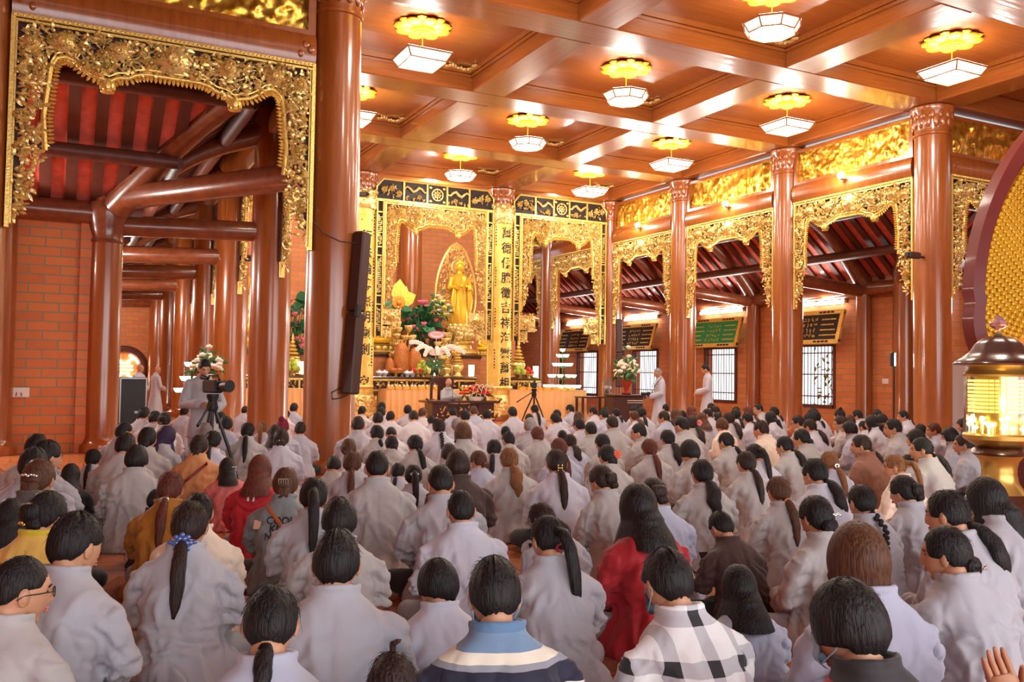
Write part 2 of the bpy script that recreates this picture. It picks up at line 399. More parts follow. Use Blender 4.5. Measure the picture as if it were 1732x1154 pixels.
b = MB(); b.box((14.5, 40.6, 3.6), (9.5, .3, 7.2)); structure(b.build('wall_back_right', M['brickx'], smooth=False), 'brick wall closing the right aisle', 'wall')
# front wall behind the camera with its three doorways
b = MB()
for x0, x1, z0 in ((-8, -3.5, 0), (-3.5, 1.5, 4.2), (1.5, 3.0, 0), (3.0, 10.5, 4.4), (10.5, 12, 0), (12, 18, 4.2), (18, 27, 0)): b.box(((x0+x1)/2, -4.8, (z0+7.6)/2), (x1-x0, .3, 7.6-z0))
structure(b.build('wall_front', M['brickx'], smooth=False), 'brick front wall with three open doorways behind the camera', 'wall')
b = MB(); b.box((-7.2, 6, 3.8), (.3, 22, 7.6)); structure(b.build('wall_left_wing', M['bricky'], smooth=False), 'end wall of the left wing', 'wall')
b = MB(); b.box((26, 6, 3.8), (.3, 22, 7.6)); structure(b.build('wall_right_end', M['bricky'], smooth=False), 'end wall of the right wing', 'wall')
# windows
for n, y in enumerate(WIN):
    w_ = structure(empty('window_%d' % (n+1), (OR_+.16, y, WZ0)), 'tall barred window in the right brick wall', 'window')
    h = WZ1-WZ0; b = MB()
    for (cy, cz, dy, dz) in ((-WW/2, h/2, .09, h+.09), (WW/2, h/2, .09, h+.09), (0, 0, WW, .09), (0, h, WW, .09)): b.box((0, cy, cz), (.12, dy, dz))
    b.build('frame', M['darkbeam'], w_, smooth=False)
    for zz in (.16, .52, .87): 
        q = MB(); q.box((0, 0, zz*h), (.03, WW-.08, .035)); q.build('rail', M['darkbeam'], w_, smooth=False)
    for k in range(11):
        q = MB(); q.lathe([(.014, .03), (.014, h-.03)], (0, -WW/2+WW*(k+1)/12, 0), 6); q.build('bar', M['darkbeam'], w_)
# round window at the end of the left aisle
rw = structure(empty('window_5', (2.28, 37.03, 1.42)), 'round fretwork window closing the left aisle', 'window')
b = MB(); b.tube([(.72*math.cos(2*PI*i/32), 0, .72*math.sin(2*PI*i/32)) for i in range(32)], .14, 8, closed=True); b.build('frame', M['darkbeam'], rw)
b = MB(); b.lathe([(0, 0), (.66, 0)], (0, .03, 0), 32, M=Matrix.Rotation(PI/2, 3, 'X'), cap=False); b.build('panel', M['maroon'], rw)
b = MB()
for k in range(4):
    a0 = .35+k*PI/2; b.tube([(.52*math.cos(a0+.9*t/6), -.04, .52*math.sin(a0+.9*t/6)) for t in range(7)], .045, 6)
for z in (-.2, -.07, .07, .2): b.box((0, -.04, z), (.62 if abs(z) < .1 else .4, .05, .055))
for s in (-1, 1):
    b.tube([(s*.1, -.04, .25), (s*.28, -.04, .36)], .04, 6); b.tube([(s*.1, -.04, -.25), (s*.3, -.04, -.38)], .04, 6)
b.build('fretwork', M['candle'], rw)  # glowing bars stand in for daylight through the cut-outs
# roofs of the side aisles and wings: lining, purlins, rafters, hip beams
ZE, ZT = 4.2, 6.5
def slab(poly, t=.06):
    b = MB(); n = len(poly); b.add([Vector(p) for p in poly]+[Vector(p)+Vector((0,0,t)) for p in poly], [tuple(range(n)), tuple(range(2*n-1,n-1,-1))]+[(i,(i+1)%n,(i+1)%n+n,i+n) for i in range(n)]); return b
def roof(nm, label, poly): return structure(slab(poly).build(nm, M['rooftile'], smooth=False), label, 'roof')
RAFT = MB().box((.5, 0, 0), (1, .17, .08)).mesh('rafter', M['darkbeam'], False)
def rafter(parent, p, q):
    p, q = Vector(p), Vector(q); d = q-p; o = link('rafter', RAFT)
    o.location = (p+q)/2 - d/2 + Vector((0,0,-.04)); o.scale = (d.length, 1, 1)
    o.rotation_euler = (0, -math.asin(d.z/d.length), math.atan2(d.y, d.x)); kid(parent, o)
def bar(nm, p, q, r, label, mat='beam', n=14):
    b = MB(); p, q = Vector(p), Vector(q); b.tube([p, p.lerp(q,.04), p.lerp(q,.96), q], [r*.85, r, r, r*.85], n)
    return structure(b.build(nm, M[mat]), label, 'beam')
# right aisle
rr = roof('roof_right', 'red lined sloping roof of the right aisle', [(OR_+.3, YCR, ZE-.25), (OR_+.3, 41, ZE-.25), (XR, 41, ZT), (XR, YS[2], ZT)])
y = YS[2]+.3
while y < 36:
    xe = OR_+.2 if y > YCR else XR+(OR_-XR)*(y-YS[2])/(YCR-YS[2])
    zf = lambda x: ZT-(ZT-(ZE-.25))*(x-XR)/(OR_+.3-XR)
    rafter(rr, (XR+.05, y, zf(XR+.05)), (xe, y, zf(xe))); y += .42
rt = roof('roof_right_wing', 'red lined sloping roof of the right wing', [(OR_, YCR+.2, ZE-.1), (26, YCR+.2, ZE-.1), (26, YS[2], ZT), (XR, YS[2], ZT)])
x = XR+.3
while x < 25:
    ye = YCR+.1 if x > OR_ else YS[2]+(YCR-YS[2])*(x-XR)/(OR_-XR)
    zf = lambda y_: ZT-(ZT-(ZE-.1))*(y_-YS[2])/(YCR+.2-YS[2])
    rafter(rt, (x, YS[2]+.05, zf(YS[2]+.05)), (x, ye, zf(ye))); x += .42
# left aisle and left wing
rl = roof('roof_left', 'red lined sloping roof of the left aisle', [(OL-.1, YCL, ZE), (OL-.1, 37.2, ZE), (XL, 37.2, ZT), (XL, YS[2], ZT)])
y = YS[2]+.4
while y < 36:
    xe = OL if y > YCL else XL-(XL-OL)*(y-YS[2])/(YCL-YS[2])
    zf = lambda x: ZT-(ZT-ZE)*(XL-x)/(XL-OL+.1)
    rafter(rl, (XL-.05, y, zf(XL-.05)), (xe, y, zf(xe))); y += .42
rw_ = roof('roof_left_wing', 'red lined sloping roof of the left wing', [(-7, YCL+.1, ZE), (OL, YCL+.1, ZE), (XL, YS[2], ZT), (-7, YS[2], ZT)])
x = XL-.3
while x > -5:
    ye = YCL if x < OL else YS[2]+(YCL-YS[2])*(XL-x)/(XL-OL)
    zf = lambda y_: ZT-(ZT-ZE)*(y_-YS[2])/(YCL+.1-YS[2])
    rafter(rw_, (x, YS[2]+.05, zf(YS[2]+.05)), (x, ye, zf(ye))); x -= .38
# purlins and eave beams
def along(a, b, t): return a+(b-a)*t
for t in (.33, .66):
    bar('purlin', (XR+(OR_-XR)*t, YS[2]+(YCR-YS[2])*t, along(ZT, ZE-.25, t)-.24), (XR+(OR_-XR)*t, 40, along(ZT, ZE-.25, t)-.24), .12, 'round purlin under the right aisle roof', 'darkbeam')
    bar('purlin', (XL-(XL-OL)*t, YS[2]+(YCL-YS[2])*t, along(ZT, ZE, t)-.24), (XL-(XL-OL)*t, 37, along(ZT, ZE, t)-.24), .12, 'round purlin under the left aisle roof', 'darkbeam')
    bar('purlin', (-6, along(YS[2], YCL, t), along(ZT, ZE, t)-.24), (along(XL, OL, t), along(YS[2], YCL, t), along(ZT, ZE, t)-.24), .12, 'round purlin under the left wing roof', 'darkbeam')
    bar('purlin', (25, along(YS[2], YCR, t), along(ZT, ZE-.1, t)-.24), (along(XR, OR_, t), along(YS[2], YCR, t), along(ZT, ZE-.1, t)-.24), .12, 'round purlin under the right wing roof', 'darkbeam')
for (p, q, l) in (((OR_-.02, YCR, 3.78), (OR_-.02, 41, 3.78), 'eave beam above the right brick wall'), ((OL+.02, YCL, 4.0), (OL+.02, 37, 4.0), 'eave beam of the left aisle'),
                  ((-7, YCL-.05, 4.02), (OL, YCL-.05, 4.02), 'eave beam above the left brick wall'), ((OR_, YCR-.05, 4.0), (25, YCR-.05, 4.0), 'eave beam above the right wing wall')):
    bar('eave_beam', p, q, .2, l, 'beam')
def curved(p, q, lift, r, label):
    p, q = Vector(p), Vector(q); b = MB(); pts = []
    for i in range(13):
        t = i/12; v = p.lerp(q, t); v.z += lift*math.sin(PI*t)*(1-.3*t); pts.append(v)
    b.tube(pts, [r*(1.25-.35*math.sin(PI*i/12)) for i in range(13)], 12)
    return structure(b.build('curved_beam', M['beam']), label, 'beam')
for j in range(3, 9):
    curved((OR_-.1, YS[j], 3.95), (XR+.25, YS[j], 5.75), .28, .17, 'curved brace under the right aisle roof')
    bar('tie_beam', (OR_-.1, YS[j], 3.72), (XR+.2, YS[j], 3.9), .16, 'round tie beam across the right aisle')
    curved((OL+.1, YS[j], 4.1), (XL-.25, YS[j], 5.75), .28, .17, 'curved brace under the left aisle roof')
    bar('tie_beam', (OL+.1, YS[j], 3.85), (XL-.2, YS[j], 3.95), .18, 'round tie beam across the left aisle')
curved((OL+.15, YCL-.2, 4.15), (XL-.25, YS[2]+.25, 6.1), .30, .2, 'curved hip beam above the left wing corner')
curved((OR_-.15, YCR-.1, 4.0), (XR+.25, YS[2]+.25, 6.1), .30, .2, 'curved hip beam above the right wing corner')
bar('tie_beam', (OL+.1, YCL-.15, 4.28), (XL-.2, YS[2]+.3, 4.28), .2, 'round diagonal tie beam of the left wing')
bar('tie_beam', (OR_-.1, YCR-.15, 4.1), (XR+.2, YS[2]+.3, 4.1), .2, 'round diagonal tie beam of the right wing')
for (x, y, z) in ((OL, YCL, 3.9),):
    b = MB(); b.lathe([(.24, 3.5), (.27, 3.55), (.25, 3.62), (.30, 3.8), (.34, 4.0), (.35, 4.12), (.32, 4.2)], (x, y, 0), 24); b.prism([(.1, 3.75), (.55, 4.0), (.55, 4.16), (.1, 4.16)], y-.1, y+.1); b.v[-8:] = [(vx+x, vy, vz) for vx, vy, vz in b.v[-8:]]; structure(b.build('bracket', M['beam']), 'carved corner bracket on the left wing column', 'bracket')
# lintels above the carved frames
def lintel(cx, cy, L, rz):
    b = MB()
    pts = [(.17,-.22),(.21,-.12),(.22,.0),(.2,.12),(.16,.2),(.1,.22),(-.1,.22),(-.16,.2),(-.2,.12),(-.22,0),(-.21,-.12),(-.17,-.22)]
    b.prism(pts, -L/2, L/2, plane='yz')
    for s in (-1, 1):
        for k in range(5): b.ball((s*(L/2-.08-.07*k), -.2+.01*k, -.02+.07*math.sin(k*2.2)), (.06, .05, .07), 8, 6)
    o = b.build('lintel', M['column'], None, (cx, cy, 5.93), rz)
    return structure(o, 'lacquered lintel with carved ends between two columns', 'lintel')
# ---------------------------------------------------------------- gilt carving
RC = random.Random(11)
def leaf(b, c, L, w_, yaw, pit, roll=0, mat=0):
    P = [(0,0,0), (L*.3,-.01,w_*.5), (L*.3,-.035,0), (L*.3,-.01,-w_*.5), (L*.7,-.02,w_*.4), (L*.7,-.05,0), (L*.7,-.02,-w_*.4), (L,-.02,0)]
    qy = Matrix.Rotation(yaw, 3, 'Y'); q = qy @ Matrix.Rotation(pit, 3, 'X')
    b.add([q @ Vector(p)+Vector(c) for p in P], [(0,1,2),(0,2,3),(1,4,5,2),(2,5,6,3),(4,7,5),(5,7,6)], mat)
def flower(b, c, r, n=9, mat=0, rings=3):
    for k in range(rings):
        rr = r*(1-.27*k)
        for i in range(n):
            a = 2*PI*(i+.5*(k % 2))/n
            q = Matrix.Rotation(a, 3, 'Y'); yy = -.02-.035*k
            P = [(rr*.15, yy, 0), (rr*.6, yy-.03, rr*.26), (rr*.62, yy-.05, 0), (rr*.6, yy-.03, -rr*.26), (rr, yy+.02-.02*k, rr*.12), (rr, yy+.02-.02*k, -rr*.12)]
            b.add([q @ Vector(p)+Vector(c) for p in P], [(0,1,2),(0,2,3),(1,4,2),(2,4,5),(2,5,3)], mat)
    b.ball(Vector(c)+Vector((0,-.09,0)), (r*.22, .04, r*.22), 8, 5, mat)
HALF = [(0,-.47),(.3,-.47),(.42,-.50),(.5,-.555),(.62,-.57),(.70,-.63),(.78,-.61),(.9,-.58),(1.0,-.51),(1.08,-.435),(1.17,-.40),(1.26,-.44),(1.31,-.55),(1.33,-.75),(1.37,-1.2),(1.34,-1.6),(1.42,-2.0),(1.5,-2.25),(1.62,-2.5),(1.69,-2.55)]
def pathx(z):
    for (x0, z0), (x1, z1) in zip(HALF[11:], HALF[12:]):
        if z1 <= z <= z0: return x0+(x1-x0)*(z-z0)/(z1-z0)
    return 1.7
def inner(u):
    u = abs(u)
    for (x0, z0), (x1, z1) in zip(HALF, HALF[1:12]):
        if x0 <= u <= x1: return z0+(z1-z0)*(u-x0)/(x1-x0)
    return None
def inside(u, z):
    a = abs(u)
    if a > 1.68 or z > -.05: return False
    if a <= 1.26: return z > inner(a)+.03
    return a > pathx(z)+.02 if z < -.44 else True
def resample(P, step):
    out = [Vector(P[0])]; acc = 0
    for p, q in zip(P, P[1:]):
        p, q = Vector(p), Vector(q); L = (q-p).length; t = step-acc
        while t <= L: out.append(p.lerp(q, t/L)); t += step
        acc = (acc+L) % step
    return out
def carved_meshes(leaves=1500, flowers=34):
    cv = MB(); n = 0
    for (u, r) in ((0,.22), (.62,.14), (-.62,.14), (1.2,.15), (-1.2,.15), (1.52,.12), (-1.52,.12)):
        flower(cv, (u, -.06, (-.24 if abs(u) < 1.3 else -.3)), r, 11, 0, 3)
    while n < flowers:
        u, z = RC.uniform(-1.66, 1.66), -RC.uniform(.08, 2.45)
        if inside(u, z) and (z > -.7 or n % 2): flower(cv, (u, -.03-RC.random()*.05, z), RC.uniform(.05, .10), 8, 0, 2); n += 1
    n = 0
    while n < leaves:
        u = RC.uniform(-1.68, 1.68); z = -RC.uniform(.06, .64) if n < leaves*.5 else -RC.uniform(.3, 2.5)
        if n >= leaves*.5: u = math.copysign(RC.uniform(1.34, 1.66), u)
        if abs(u) < 1.25 and z < -.64: continue
        if inside(u, z):
            leaf(cv, (u, -RC.random()*.10, z), RC.uniform(.05, .12), RC.uniform(.03, .055), (RC.uniform(0, 6.28) if abs(u) < 1.58 else (PI if u > 0 else 0)+RC.uniform(-1.3, 1.3)), RC.uniform(-.8, .8), 0); n += 1
    n = 0
    while n < 130:
        u, z = RC.uniform(-1.6, 1.6), -RC.uniform(.1, 2.4)
        if abs(u) < 1.2: z = -RC.uniform(.1, .5)
        if not inside(u, z): continue
        a = RC.uniform(0, 6.28); pts = []; x, zz = u, z
        for k in range(8):
            pts.append((x, -.02-.03*math.sin(k), zz)); a += RC.uniform(-.9, .9); x += .05*math.cos(a); zz += .05*math.sin(a)
            if not inside(x, zz): break
        if len(pts) > 3: cv.tube(pts, .011, 5); n += 1
    # little birds
    for (u, z) in ((.45,-.2), (-.5,-.22), (1.5,-.8), (-1.5,-.8), (1.52,-1.6), (-1.52,-1.6)):
        s = 1 if u < 0 else -1
        cv.ball((u, -.1, z), (.07, .035, .035), 8, 6); cv.ball((u+s*.075, -.11, z+.025), .025, 7, 5)
        for k in range(4): leaf(cv, (u-s*.02, -.11, z+.02), .13-.02*k, .035, (PI if s > 0 else 0)+.25*k*s, .2, 0)
    mesh_c = cv.mesh('carving', M['gold'], True, 1.0)
    # backing board behind the top band (maroon), pierced in the drops
    bk = MB(); top = [(x, z) for x, z in HALF[:12]]
    for (x0, z0), (x1, z1) in zip(top, top[1:]):
        for s in (-1, 1):
            P = [(s*x0, 0), (s*x1, 0), (s*x1, z1+.05), (s*x0, z0+.05)]
            bk.prism(P if s < 0 else P[::-1], .012, .03)
    for s in (-1, 1):
        bk.prism([(s*1.26, 0), (s*1.69, 0), (s*1.69, -.5), (s*1.30, -.5)], .012, .03); bk.prism([(s*1.52, -.5), (s*1.69, -.5), (s*1.69, -2.3), (s*1.6, -2.3)], .012, .03)
    mesh_b = bk.mesh('backing_board', M['maroon'], False)
    # mouldings of the outer edge
    ed = MB()
    ed.box((0, -.03, .02), (3.44, .12, .05)); ed.box((0, -.05, -.035), (3.4, .05, .03))
    for s in (-1, 1): ed.box((s*1.70, -.03, -1.28), (.045, .1, 2.6)); ed.box((s*1.665, -.03, -1.28), (.02, .04, 2.5))
    for i in range(68): ed.ball((-1.69+i*.0504, -.095, .02), (.02, .015, .018), 6, 4)
    mesh_e = ed.mesh('border', M['goldpale'], True)
    # scalloped trim along the arch
    tr = MB(); path = [(s*x, -.06, z) for s, seq in ((-1, HALF[:16][::-1]), (1, HALF[1:16])) for x, z in seq]
    pp = resample(path, .03); tr.tube(pp, .030, 7); tr.tube([p+Vector((0,-.02,.06)) for p in pp[6:-6]], .014, 5)
    tp = resample(path, .05)
    for i, p in enumerate(tp[2:-2]):
        t = (tp[i+3]-tp[i+1]).normalized(); nrm = Vector((t.z, 0, -t.x))
        if nrm.z > .35: nrm = -nrm
        a = math.atan2(-nrm.z, nrm.x)
        leaf(tr, p+nrm*.02, .085, .042, a, 0, 0); tr.ball(p+nrm*.045+Vector((0,-.01,0)), .012, 5, 4)
    mesh_t = tr.mesh('scalloped_trim', M['goldpale'], True, 1.0)
    pd = MB(); pd.lathe([(.0, .08), (.045, .07), (.05, .04), (.075, .01), (.085, -.03), (.05, -.06), (.045, -.075), (.08, -.09), (.07, -.10), (0, -.11)], n=12)
    for k in range(8): 
        q = Matrix.Rotation(2*PI*k/8, 3, 'Z'); pd.ball(q @ Vector((.078, 0, -.02)), (.012, .03, .05), 6, 5, M=q)
    mesh_p = pd.mesh('pendant', M['goldpale'])
    return mesh_c, mesh_b, mesh_e, mesh_t, mesh_p
CARV = carved_meshes()
def carved_frame(cx, cy, z, rz, W, label, group='gilt openwork frames between the columns', hs=1.0, nm='carved_valance', backing=True, nograp=False):
    o = empty(nm, (cx, cy, z), rz, label, 'carved valance', group); o.scale = (W/3.44, 1.0, hs)
    for me, n_ in zip(CARV, ('carving', 'backing_board', 'border', 'scalloped_trim', 'pendant')):
        if n_ == 'backing_board' and not backing: continue
        if n_ == 'pendant':
            for s in (-1, 1): kid(o, link('pendant', me, None, (s*.72, -.06, -.68)))
        else: kid(o, link(n_, me))
    return o
# gilded relief panels above the lintels
def relief_mesh(seed, W=3.3, H=.72, n=70, tall=False):
    r = random.Random(seed); b = MB(); nx, nz = 110, 26; P = []; F = []
    blobs = [(r.uniform(-W/2, W/2), r.uniform(0, H), r.uniform(.03, .16), r.uniform(.02, .07)) for _ in range(n)]
    off = Vector((seed*3.1, seed*1.7, 0))
    for j in range(nz+1):
        for i in range(nx+1):
            x = -W/2+W*i/nx; z = H*j/nz
            h = .025*noise.fractal(Vector((x*(9 if not tall else 14), 0, z*(9 if not tall else 3)))+off, 1.0, 2.0, 4)
            for bx, bz, br, bh in blobs:
                d = ((x-bx)**2+(z-bz)**2)/(br*br)
                if d < 4: h += bh*math.exp(-d)*(.7+.3*math.sin(14*(x-bx)/br*.3))
            P.append((x, -max(0, h)-.01, z))
    for j in range(nz):
        for i in range(nx):
            a = j*(nx+1)+i; F.append((a, a+1, a+nx+2, a+nx+1))
    b.add(P, F); b.box((0, .02, H/2), (W, .04, H))
    return b.mesh('relief', M['goldpanel'], True, 1.2)
REL = [relief_mesh(1), relief_mesh(2, tall=True), relief_mesh(3), relief_mesh(4, tall=True)]
PFR = MB(); 
for (x, z, dx, dz) in ((0, -.03, 3.5, .07), (0, .75, 3.5, .07), (-1.7, .36, .1, .84), (1.7, .36, .1, .84)): PFR.box((x, -.03, z), (dx, .14, dz))
PFRM = PFR.mesh('panel_frame', M['column'], False)
PBK = MB().box((0, .1, .36), (3.5, .06, 1.0)).mesh('backing', M['column'], False)
def gilt_panel(cx, cy, rz, W, k, label):
    o = empty('gilded_panel', (cx, cy, 6.2), rz, label, 'relief panel', 'gilded relief panels above the lintels'); o.scale = (W/3.5, 1, 1)
    kid(o, link('relief', REL[k % 4], None, (0, .03, 0))); kid(o, link('panel_frame', PFRM)); kid(o, link('backing', PBK))
    return o
ORD = ['nearest', 'second', 'third', 'fourth', 'fifth', 'sixth']
for j in range(2, 8):
    ym, L = (YS[j]+YS[j+1])/2, YS[j+1]-YS[j]-.70
    lintel(XR, ym, L, PI/2); lintel(XL, ym, L, PI/2)
    w1 = 'gilt openwork frame hanging in the right column row, %s bay from the camera' % ORD[j-2]
    carved_frame(XR-.08, ym, 5.68, -PI/2, L, w1)
    gilt_panel(XR-.05, ym, -PI/2, L, j, 'gilded relief panel above the right column row, %s bay from the camera' % ORD[j-2])
    if j < 6:
        carved_frame(XL+.08, ym, 5.68, PI/2, L, 'gilt openwork frame in the left column row seen edge on, %s bay from the camera' % ORD[j-2])
        gilt_panel(XL+.05, ym, PI/2, L, j+1, 'gilded relief panel in the left column row, %s bay from the camera' % ORD[j-2])
lw = XL-XLL-.70
lintel((XL+XLL)/2, YS[2], lw, 0); carved_frame((XL+XLL)/2, YS[2]-.12, 5.68, 0, lw, 'large gilt openwork frame at the upper left, before the red lined roof', hs=1.0)
gilt_panel((XL+XLL)/2, YS[2]-.05, 0, lw, 2, 'gilded relief panel above the large openwork frame at the upper left')
rwid = XRR-XR-.70
lintel((XRR+XR)/2, YS[2], rwid, 0); carved_frame((XRR+XR)/2, YS[2]-.12, 5.68, 0, rwid, 'gilt openwork frame of the right wing, partly behind the great red aureole')
gilt_panel((XRR+XR)/2, YS[2]-.05, 0, rwid, 1, 'gilded relief panel of the right wing, above the great red aureole')
# ---------------------------------------------------------------- hanging lamps
def rosette():
    b = MB()
    for i in range(8):
        a = 2*PI*i/8; q = Matrix.Rotation(a, 3, 'Z'); b.ball(q @ Vector((.33, 0, -.05)), (.185, .15, .055), 10, 6, M=q)
        q = Matrix.Rotation(a+PI/8, 3, 'Z'); b.ball(q @ Vector((.36, 0, -.02)), (.16, .12, .04), 8, 6, M=q)
    b.lathe([(.2, -.12), (.2, -.06), (.0, -.06)], n=20, cap=True)
    for i in range(12): b.ball((.12*math.cos(i*PI/6), .12*math.sin(i*PI/6), -.12), .035, 6, 4)
    b.ball((0,0,-.12), .05, 8, 5)
    return b.mesh('rosette', M['goldflower'])
ROS = rosette()
def lamp_meshes(n):
    r = .40 if n == 8 else .50; a0 = PI/n; fr = MB(); df = MB(); fw = MB()
    def ringv(r_, z): return [(r_*math.cos(a0+2*PI*i/n), r_*math.sin(a0+2*PI*i/n), z) for i in range(n)]
    P = ringv(r*1.15, .07); fr.tube(P, .018, 6, closed=True); fr.tube(ringv(r*.92, -.07), .016, 6, closed=True)
    for i in range(n): fr.tube([P[i], ringv(r*.92, -.07)[i]], .014, 5)
    top = ringv(r*1.15, .08); bot = ringv(r*.9, -.075)
    df.add(bot+ringv(r*.9, -.06), [tuple(range(n-1,-1,-1)), tuple(range(n, 2*n))]+[(i, (i+1)%n, (i+1)%n+n, i+n) for i in range(n)])
    fw.add(ringv(r*1.12, .06)+ringv(r*.92, -.06), [(i, i+n, (i+1)%n+n, (i+1)%n) for i in range(n)])
    tp = MB(); tp.add(ringv(r*1.15, .075)+ringv(r*1.15, .09)+ringv(.05, .12), [tuple(range(n))]+[(i, (i+1)%n, (i+1)%n+n, i+n) for i in range(n)]+[(i+n, (i+1)%n+n, (i+1)%n+2*n, i+2*n) for i in range(n)]+[tuple(range(3*n-1, 2*n-1, -1))])
    return fr.mesh('lamp_frame', M['column']), df.mesh('diffuser', M['lampwhite'], False), fw.mesh('fretwork_side', M['lamptrim'], False), tp.mesh('lamp_cover', M['lampwhite'], False)
LM = {4: lamp_meshes(4), 8: lamp_meshes(8)}
ROD = MB().lathe([(.008, 0), (.008, .5)], n=6).mesh('rod', M['goldflower'])
def hanging_lamp(a, b, label):
    x, y = (HX[a]+HX[a+1])/2, (YS[b]+YS[b+1])/2; n = 8 if a == 3 else 4
    o = empty('hanging_lamp', (x, y, ZC), 0, label, 'ceiling lamp', 'hanging coffer lamps')
    kid(o, link('rosette', ROS)); kid(o, link('rod', ROD, None, (0,0,-.55)))
    for me, n_ in zip(LM[n], ('lamp_frame', 'diffuser', 'fretwork_side', 'lamp_cover')): kid(o, link(n_, me, None, (0,0,-.62)))
    l = bpy.data.lights.new('lamp_light', 'POINT'); l.energy = LAMP_W; l.color = (1.0, .93, .82); l.shadow_soft_size = .3
    lo = bpy.data.objects.new('lamp_light', l); COL.objects.link(lo); lo.parent = o; lo.location = (0, 0, -.85)
SH = {2: 'square', 3: 'octagonal', 4: 'square'}; SIDE = {2: 'left coffer row', 3: 'middle coffer row', 4: 'right coffer row'}
for b in range(0, 5):
    for a in (2, 3, 4):
        hanging_lamp(a, b, 'lit %s ceiling lamp under a gold rosette, %s, %s from the altar' % (SH[a], SIDE[a], ['farthest', 'fourth', 'third', 'second', 'nearest'][b]))
# flood lamps on the right lintels
for k, y in enumerate((14.6, 18.55, 22.6)):
    o = empty('flood_lamp', (XR-.34, y, 6.05), 0, 'small bright flood lamp on the right lintel, %s from the camera' % ORD[k], 'flood lamp', 'flood lamps along the right lintel')
    MB().ball((0, 0, 0), .085, 12, 8).build('bulb', M['bulb'], o); MB().lathe([(.03, -.12), (.06, -.06), (.09, -.02)], n=14, cap=False).build('housing', M['metal'], o)
    MB().box((.12, 0, -.08), (.22, .04, .03)).build('arm', M['metal'], o)
    l = bpy.data.lights.new('flood_light', 'POINT'); l.energy = 60; l.color = (1, .9, .74); l.shadow_soft_size = .09
    lo = bpy.data.objects.new('flood_light', l); COL.objects.link(lo); lo.parent = o; lo.location = (-.2, 0, 0)
# fluorescent tubes and wall signs of the right aisle
rs = random.Random(5)
for k, y in enumerate((18.3, 22.3, 26.7, 30.9)):
    WN = ['nearest', 'second', 'third', 'fourth'][k]
    for s in (-1, 1):
        o = empty('tube_lamp', (OR_-.02, y+s*.52, 3.5), 0, 'lit white tube lamp above the %s wall sign, %s of its pair' % (WN, 'farther' if s > 0 else 'nearer'), 'tube lamp', 'tube lamps above the wall signs')
        MB().tube([(0,-.45,0), (0,.45,0)], .045, 10).build('tube', M['tube'], o); MB().box((.08, 0, .02), (.1, .96, .09)).build('fitting', M['white'], o)
        l = bpy.data.lights.new('tube_light', 'AREA'); l.energy = 70; l.color = (1, .95, .88); l.shape = 'RECTANGLE'; l.size = .9; l.size_y = .1
        lo = bpy.data.objects.new('tube_light', l); COL.objects.link(lo); lo.parent = o; lo.location = (-.16, 0, -.05); lo.rotation_euler = (0, PI/2+.45, 0)
    g = 'green lit' if k == 1 else 'dark'
    o = empty('wall_sign', (OR_-.18, y+.1, 2.82), 0, '%s wall sign of gold writing in a gilt frame, %s along the right aisle' % ('green' if k == 1 else 'black', WN), 'sign', 'gilt framed signs on the right brick wall')
    o.rotation_euler = (0, .28, 0)
    b = MB()
    for (cy, cz, dy, dz) in ((0, .42, 2.44, .12), (0, -.42, 2.44, .12), (-1.16, 0, .12, .84), (1.16, 0, .12, .84)): b.box((-.02, cy, cz), (.08, dy, dz))
    b.build('frame', M['goldpale'], o, smooth=False)
    MB().box((0, 0, 0), (.05, 2.3, .8)).build('board', simple('green_board', srgb(18,92,48), .4, emit=srgb(20,120,60), estr=.25) if k == 1 else M['black'], o, smooth=False)
    t = MB()
    for row in range(4):
        z = .22-.15*row
        for c_ in range(5):
            yy = .28-.14*c_
            for q in range(5): t.box((-.035, yy+rs.uniform(-.04,.04), z+rs.uniform(-.04,.04)), (.01, rs.uniform(.02,.09), .012), M=Matrix.Rotation(rs.choice((0, PI/2, .7)), 3, 'X'))
        for s in (-1, 1):
            yy = s*.78; L = .0
            while L < rs.uniform(.44, .6):
                w2 = rs.uniform(.03, .09); t.box((-.035, yy+.3-L-w2/2, z), (.01, w2, .035)); L += w2+.018
    t.build('writing', M['goldpale'], o, smooth=False)
    q = MB()
    for s in (-1, 1):
        for zz in (.42, -.42):
            for c_ in range(4): q.box((-.065, s*(.4+.14*c_), zz), (.01, .1, .05))
    q.build('frame_fret', M['black'], o, smooth=False)

def tube_lamp(x, y, z, rz, label, power, L=1.2):  # lamps added to brighten the roofs, brick walls and altar
    o = empty('tube_lamp', (x, y, z), rz, label, 'tube lamp', 'tube lamps added to light roofs and altar'); MB().tube([(-L/2,0,0), (L/2,0,0)], .04, 10).build('tube', M['tube'], o); MB().box((0, .07, .02), (L+.05, .08, .08)).build('fitting', M['white'], o)
    l = bpy.data.lights.new('tube_light', 'POINT'); l.energy = power; l.color = (1, .95, .88); l.shadow_soft_size = .25
    lo = bpy.data.objects.new('tube_light', l); COL.objects.link(lo); lo.parent = o; lo.location = (0, -.25, 0)
tube_lamp(-2.6, YCL-.12, 3.45, 0, 'added tube lamp on the brick wall of the left wing, outside the frame', 520)  # added out of view to light the red lining and brick
tube_lamp(OL+.015, 18.7, 3.5, PI/2, 'added hidden tube lamp on the left aisle wall, nearest of its row', 140)  # this row is added out of sight to light the aisle roof
tube_lamp(OL+.015, 26.6, 3.5, PI/2, 'added hidden tube lamp on the left aisle wall, middle of its row', 140)
tube_lamp(OL+.015, 34.0, 3.5, PI/2, 'added hidden tube lamp on the left aisle wall, farthest of its row', 140)
tube_lamp(22.0, YCR-.12, 3.5, 0, 'added tube lamp on the brick wall of the right wing', 160)
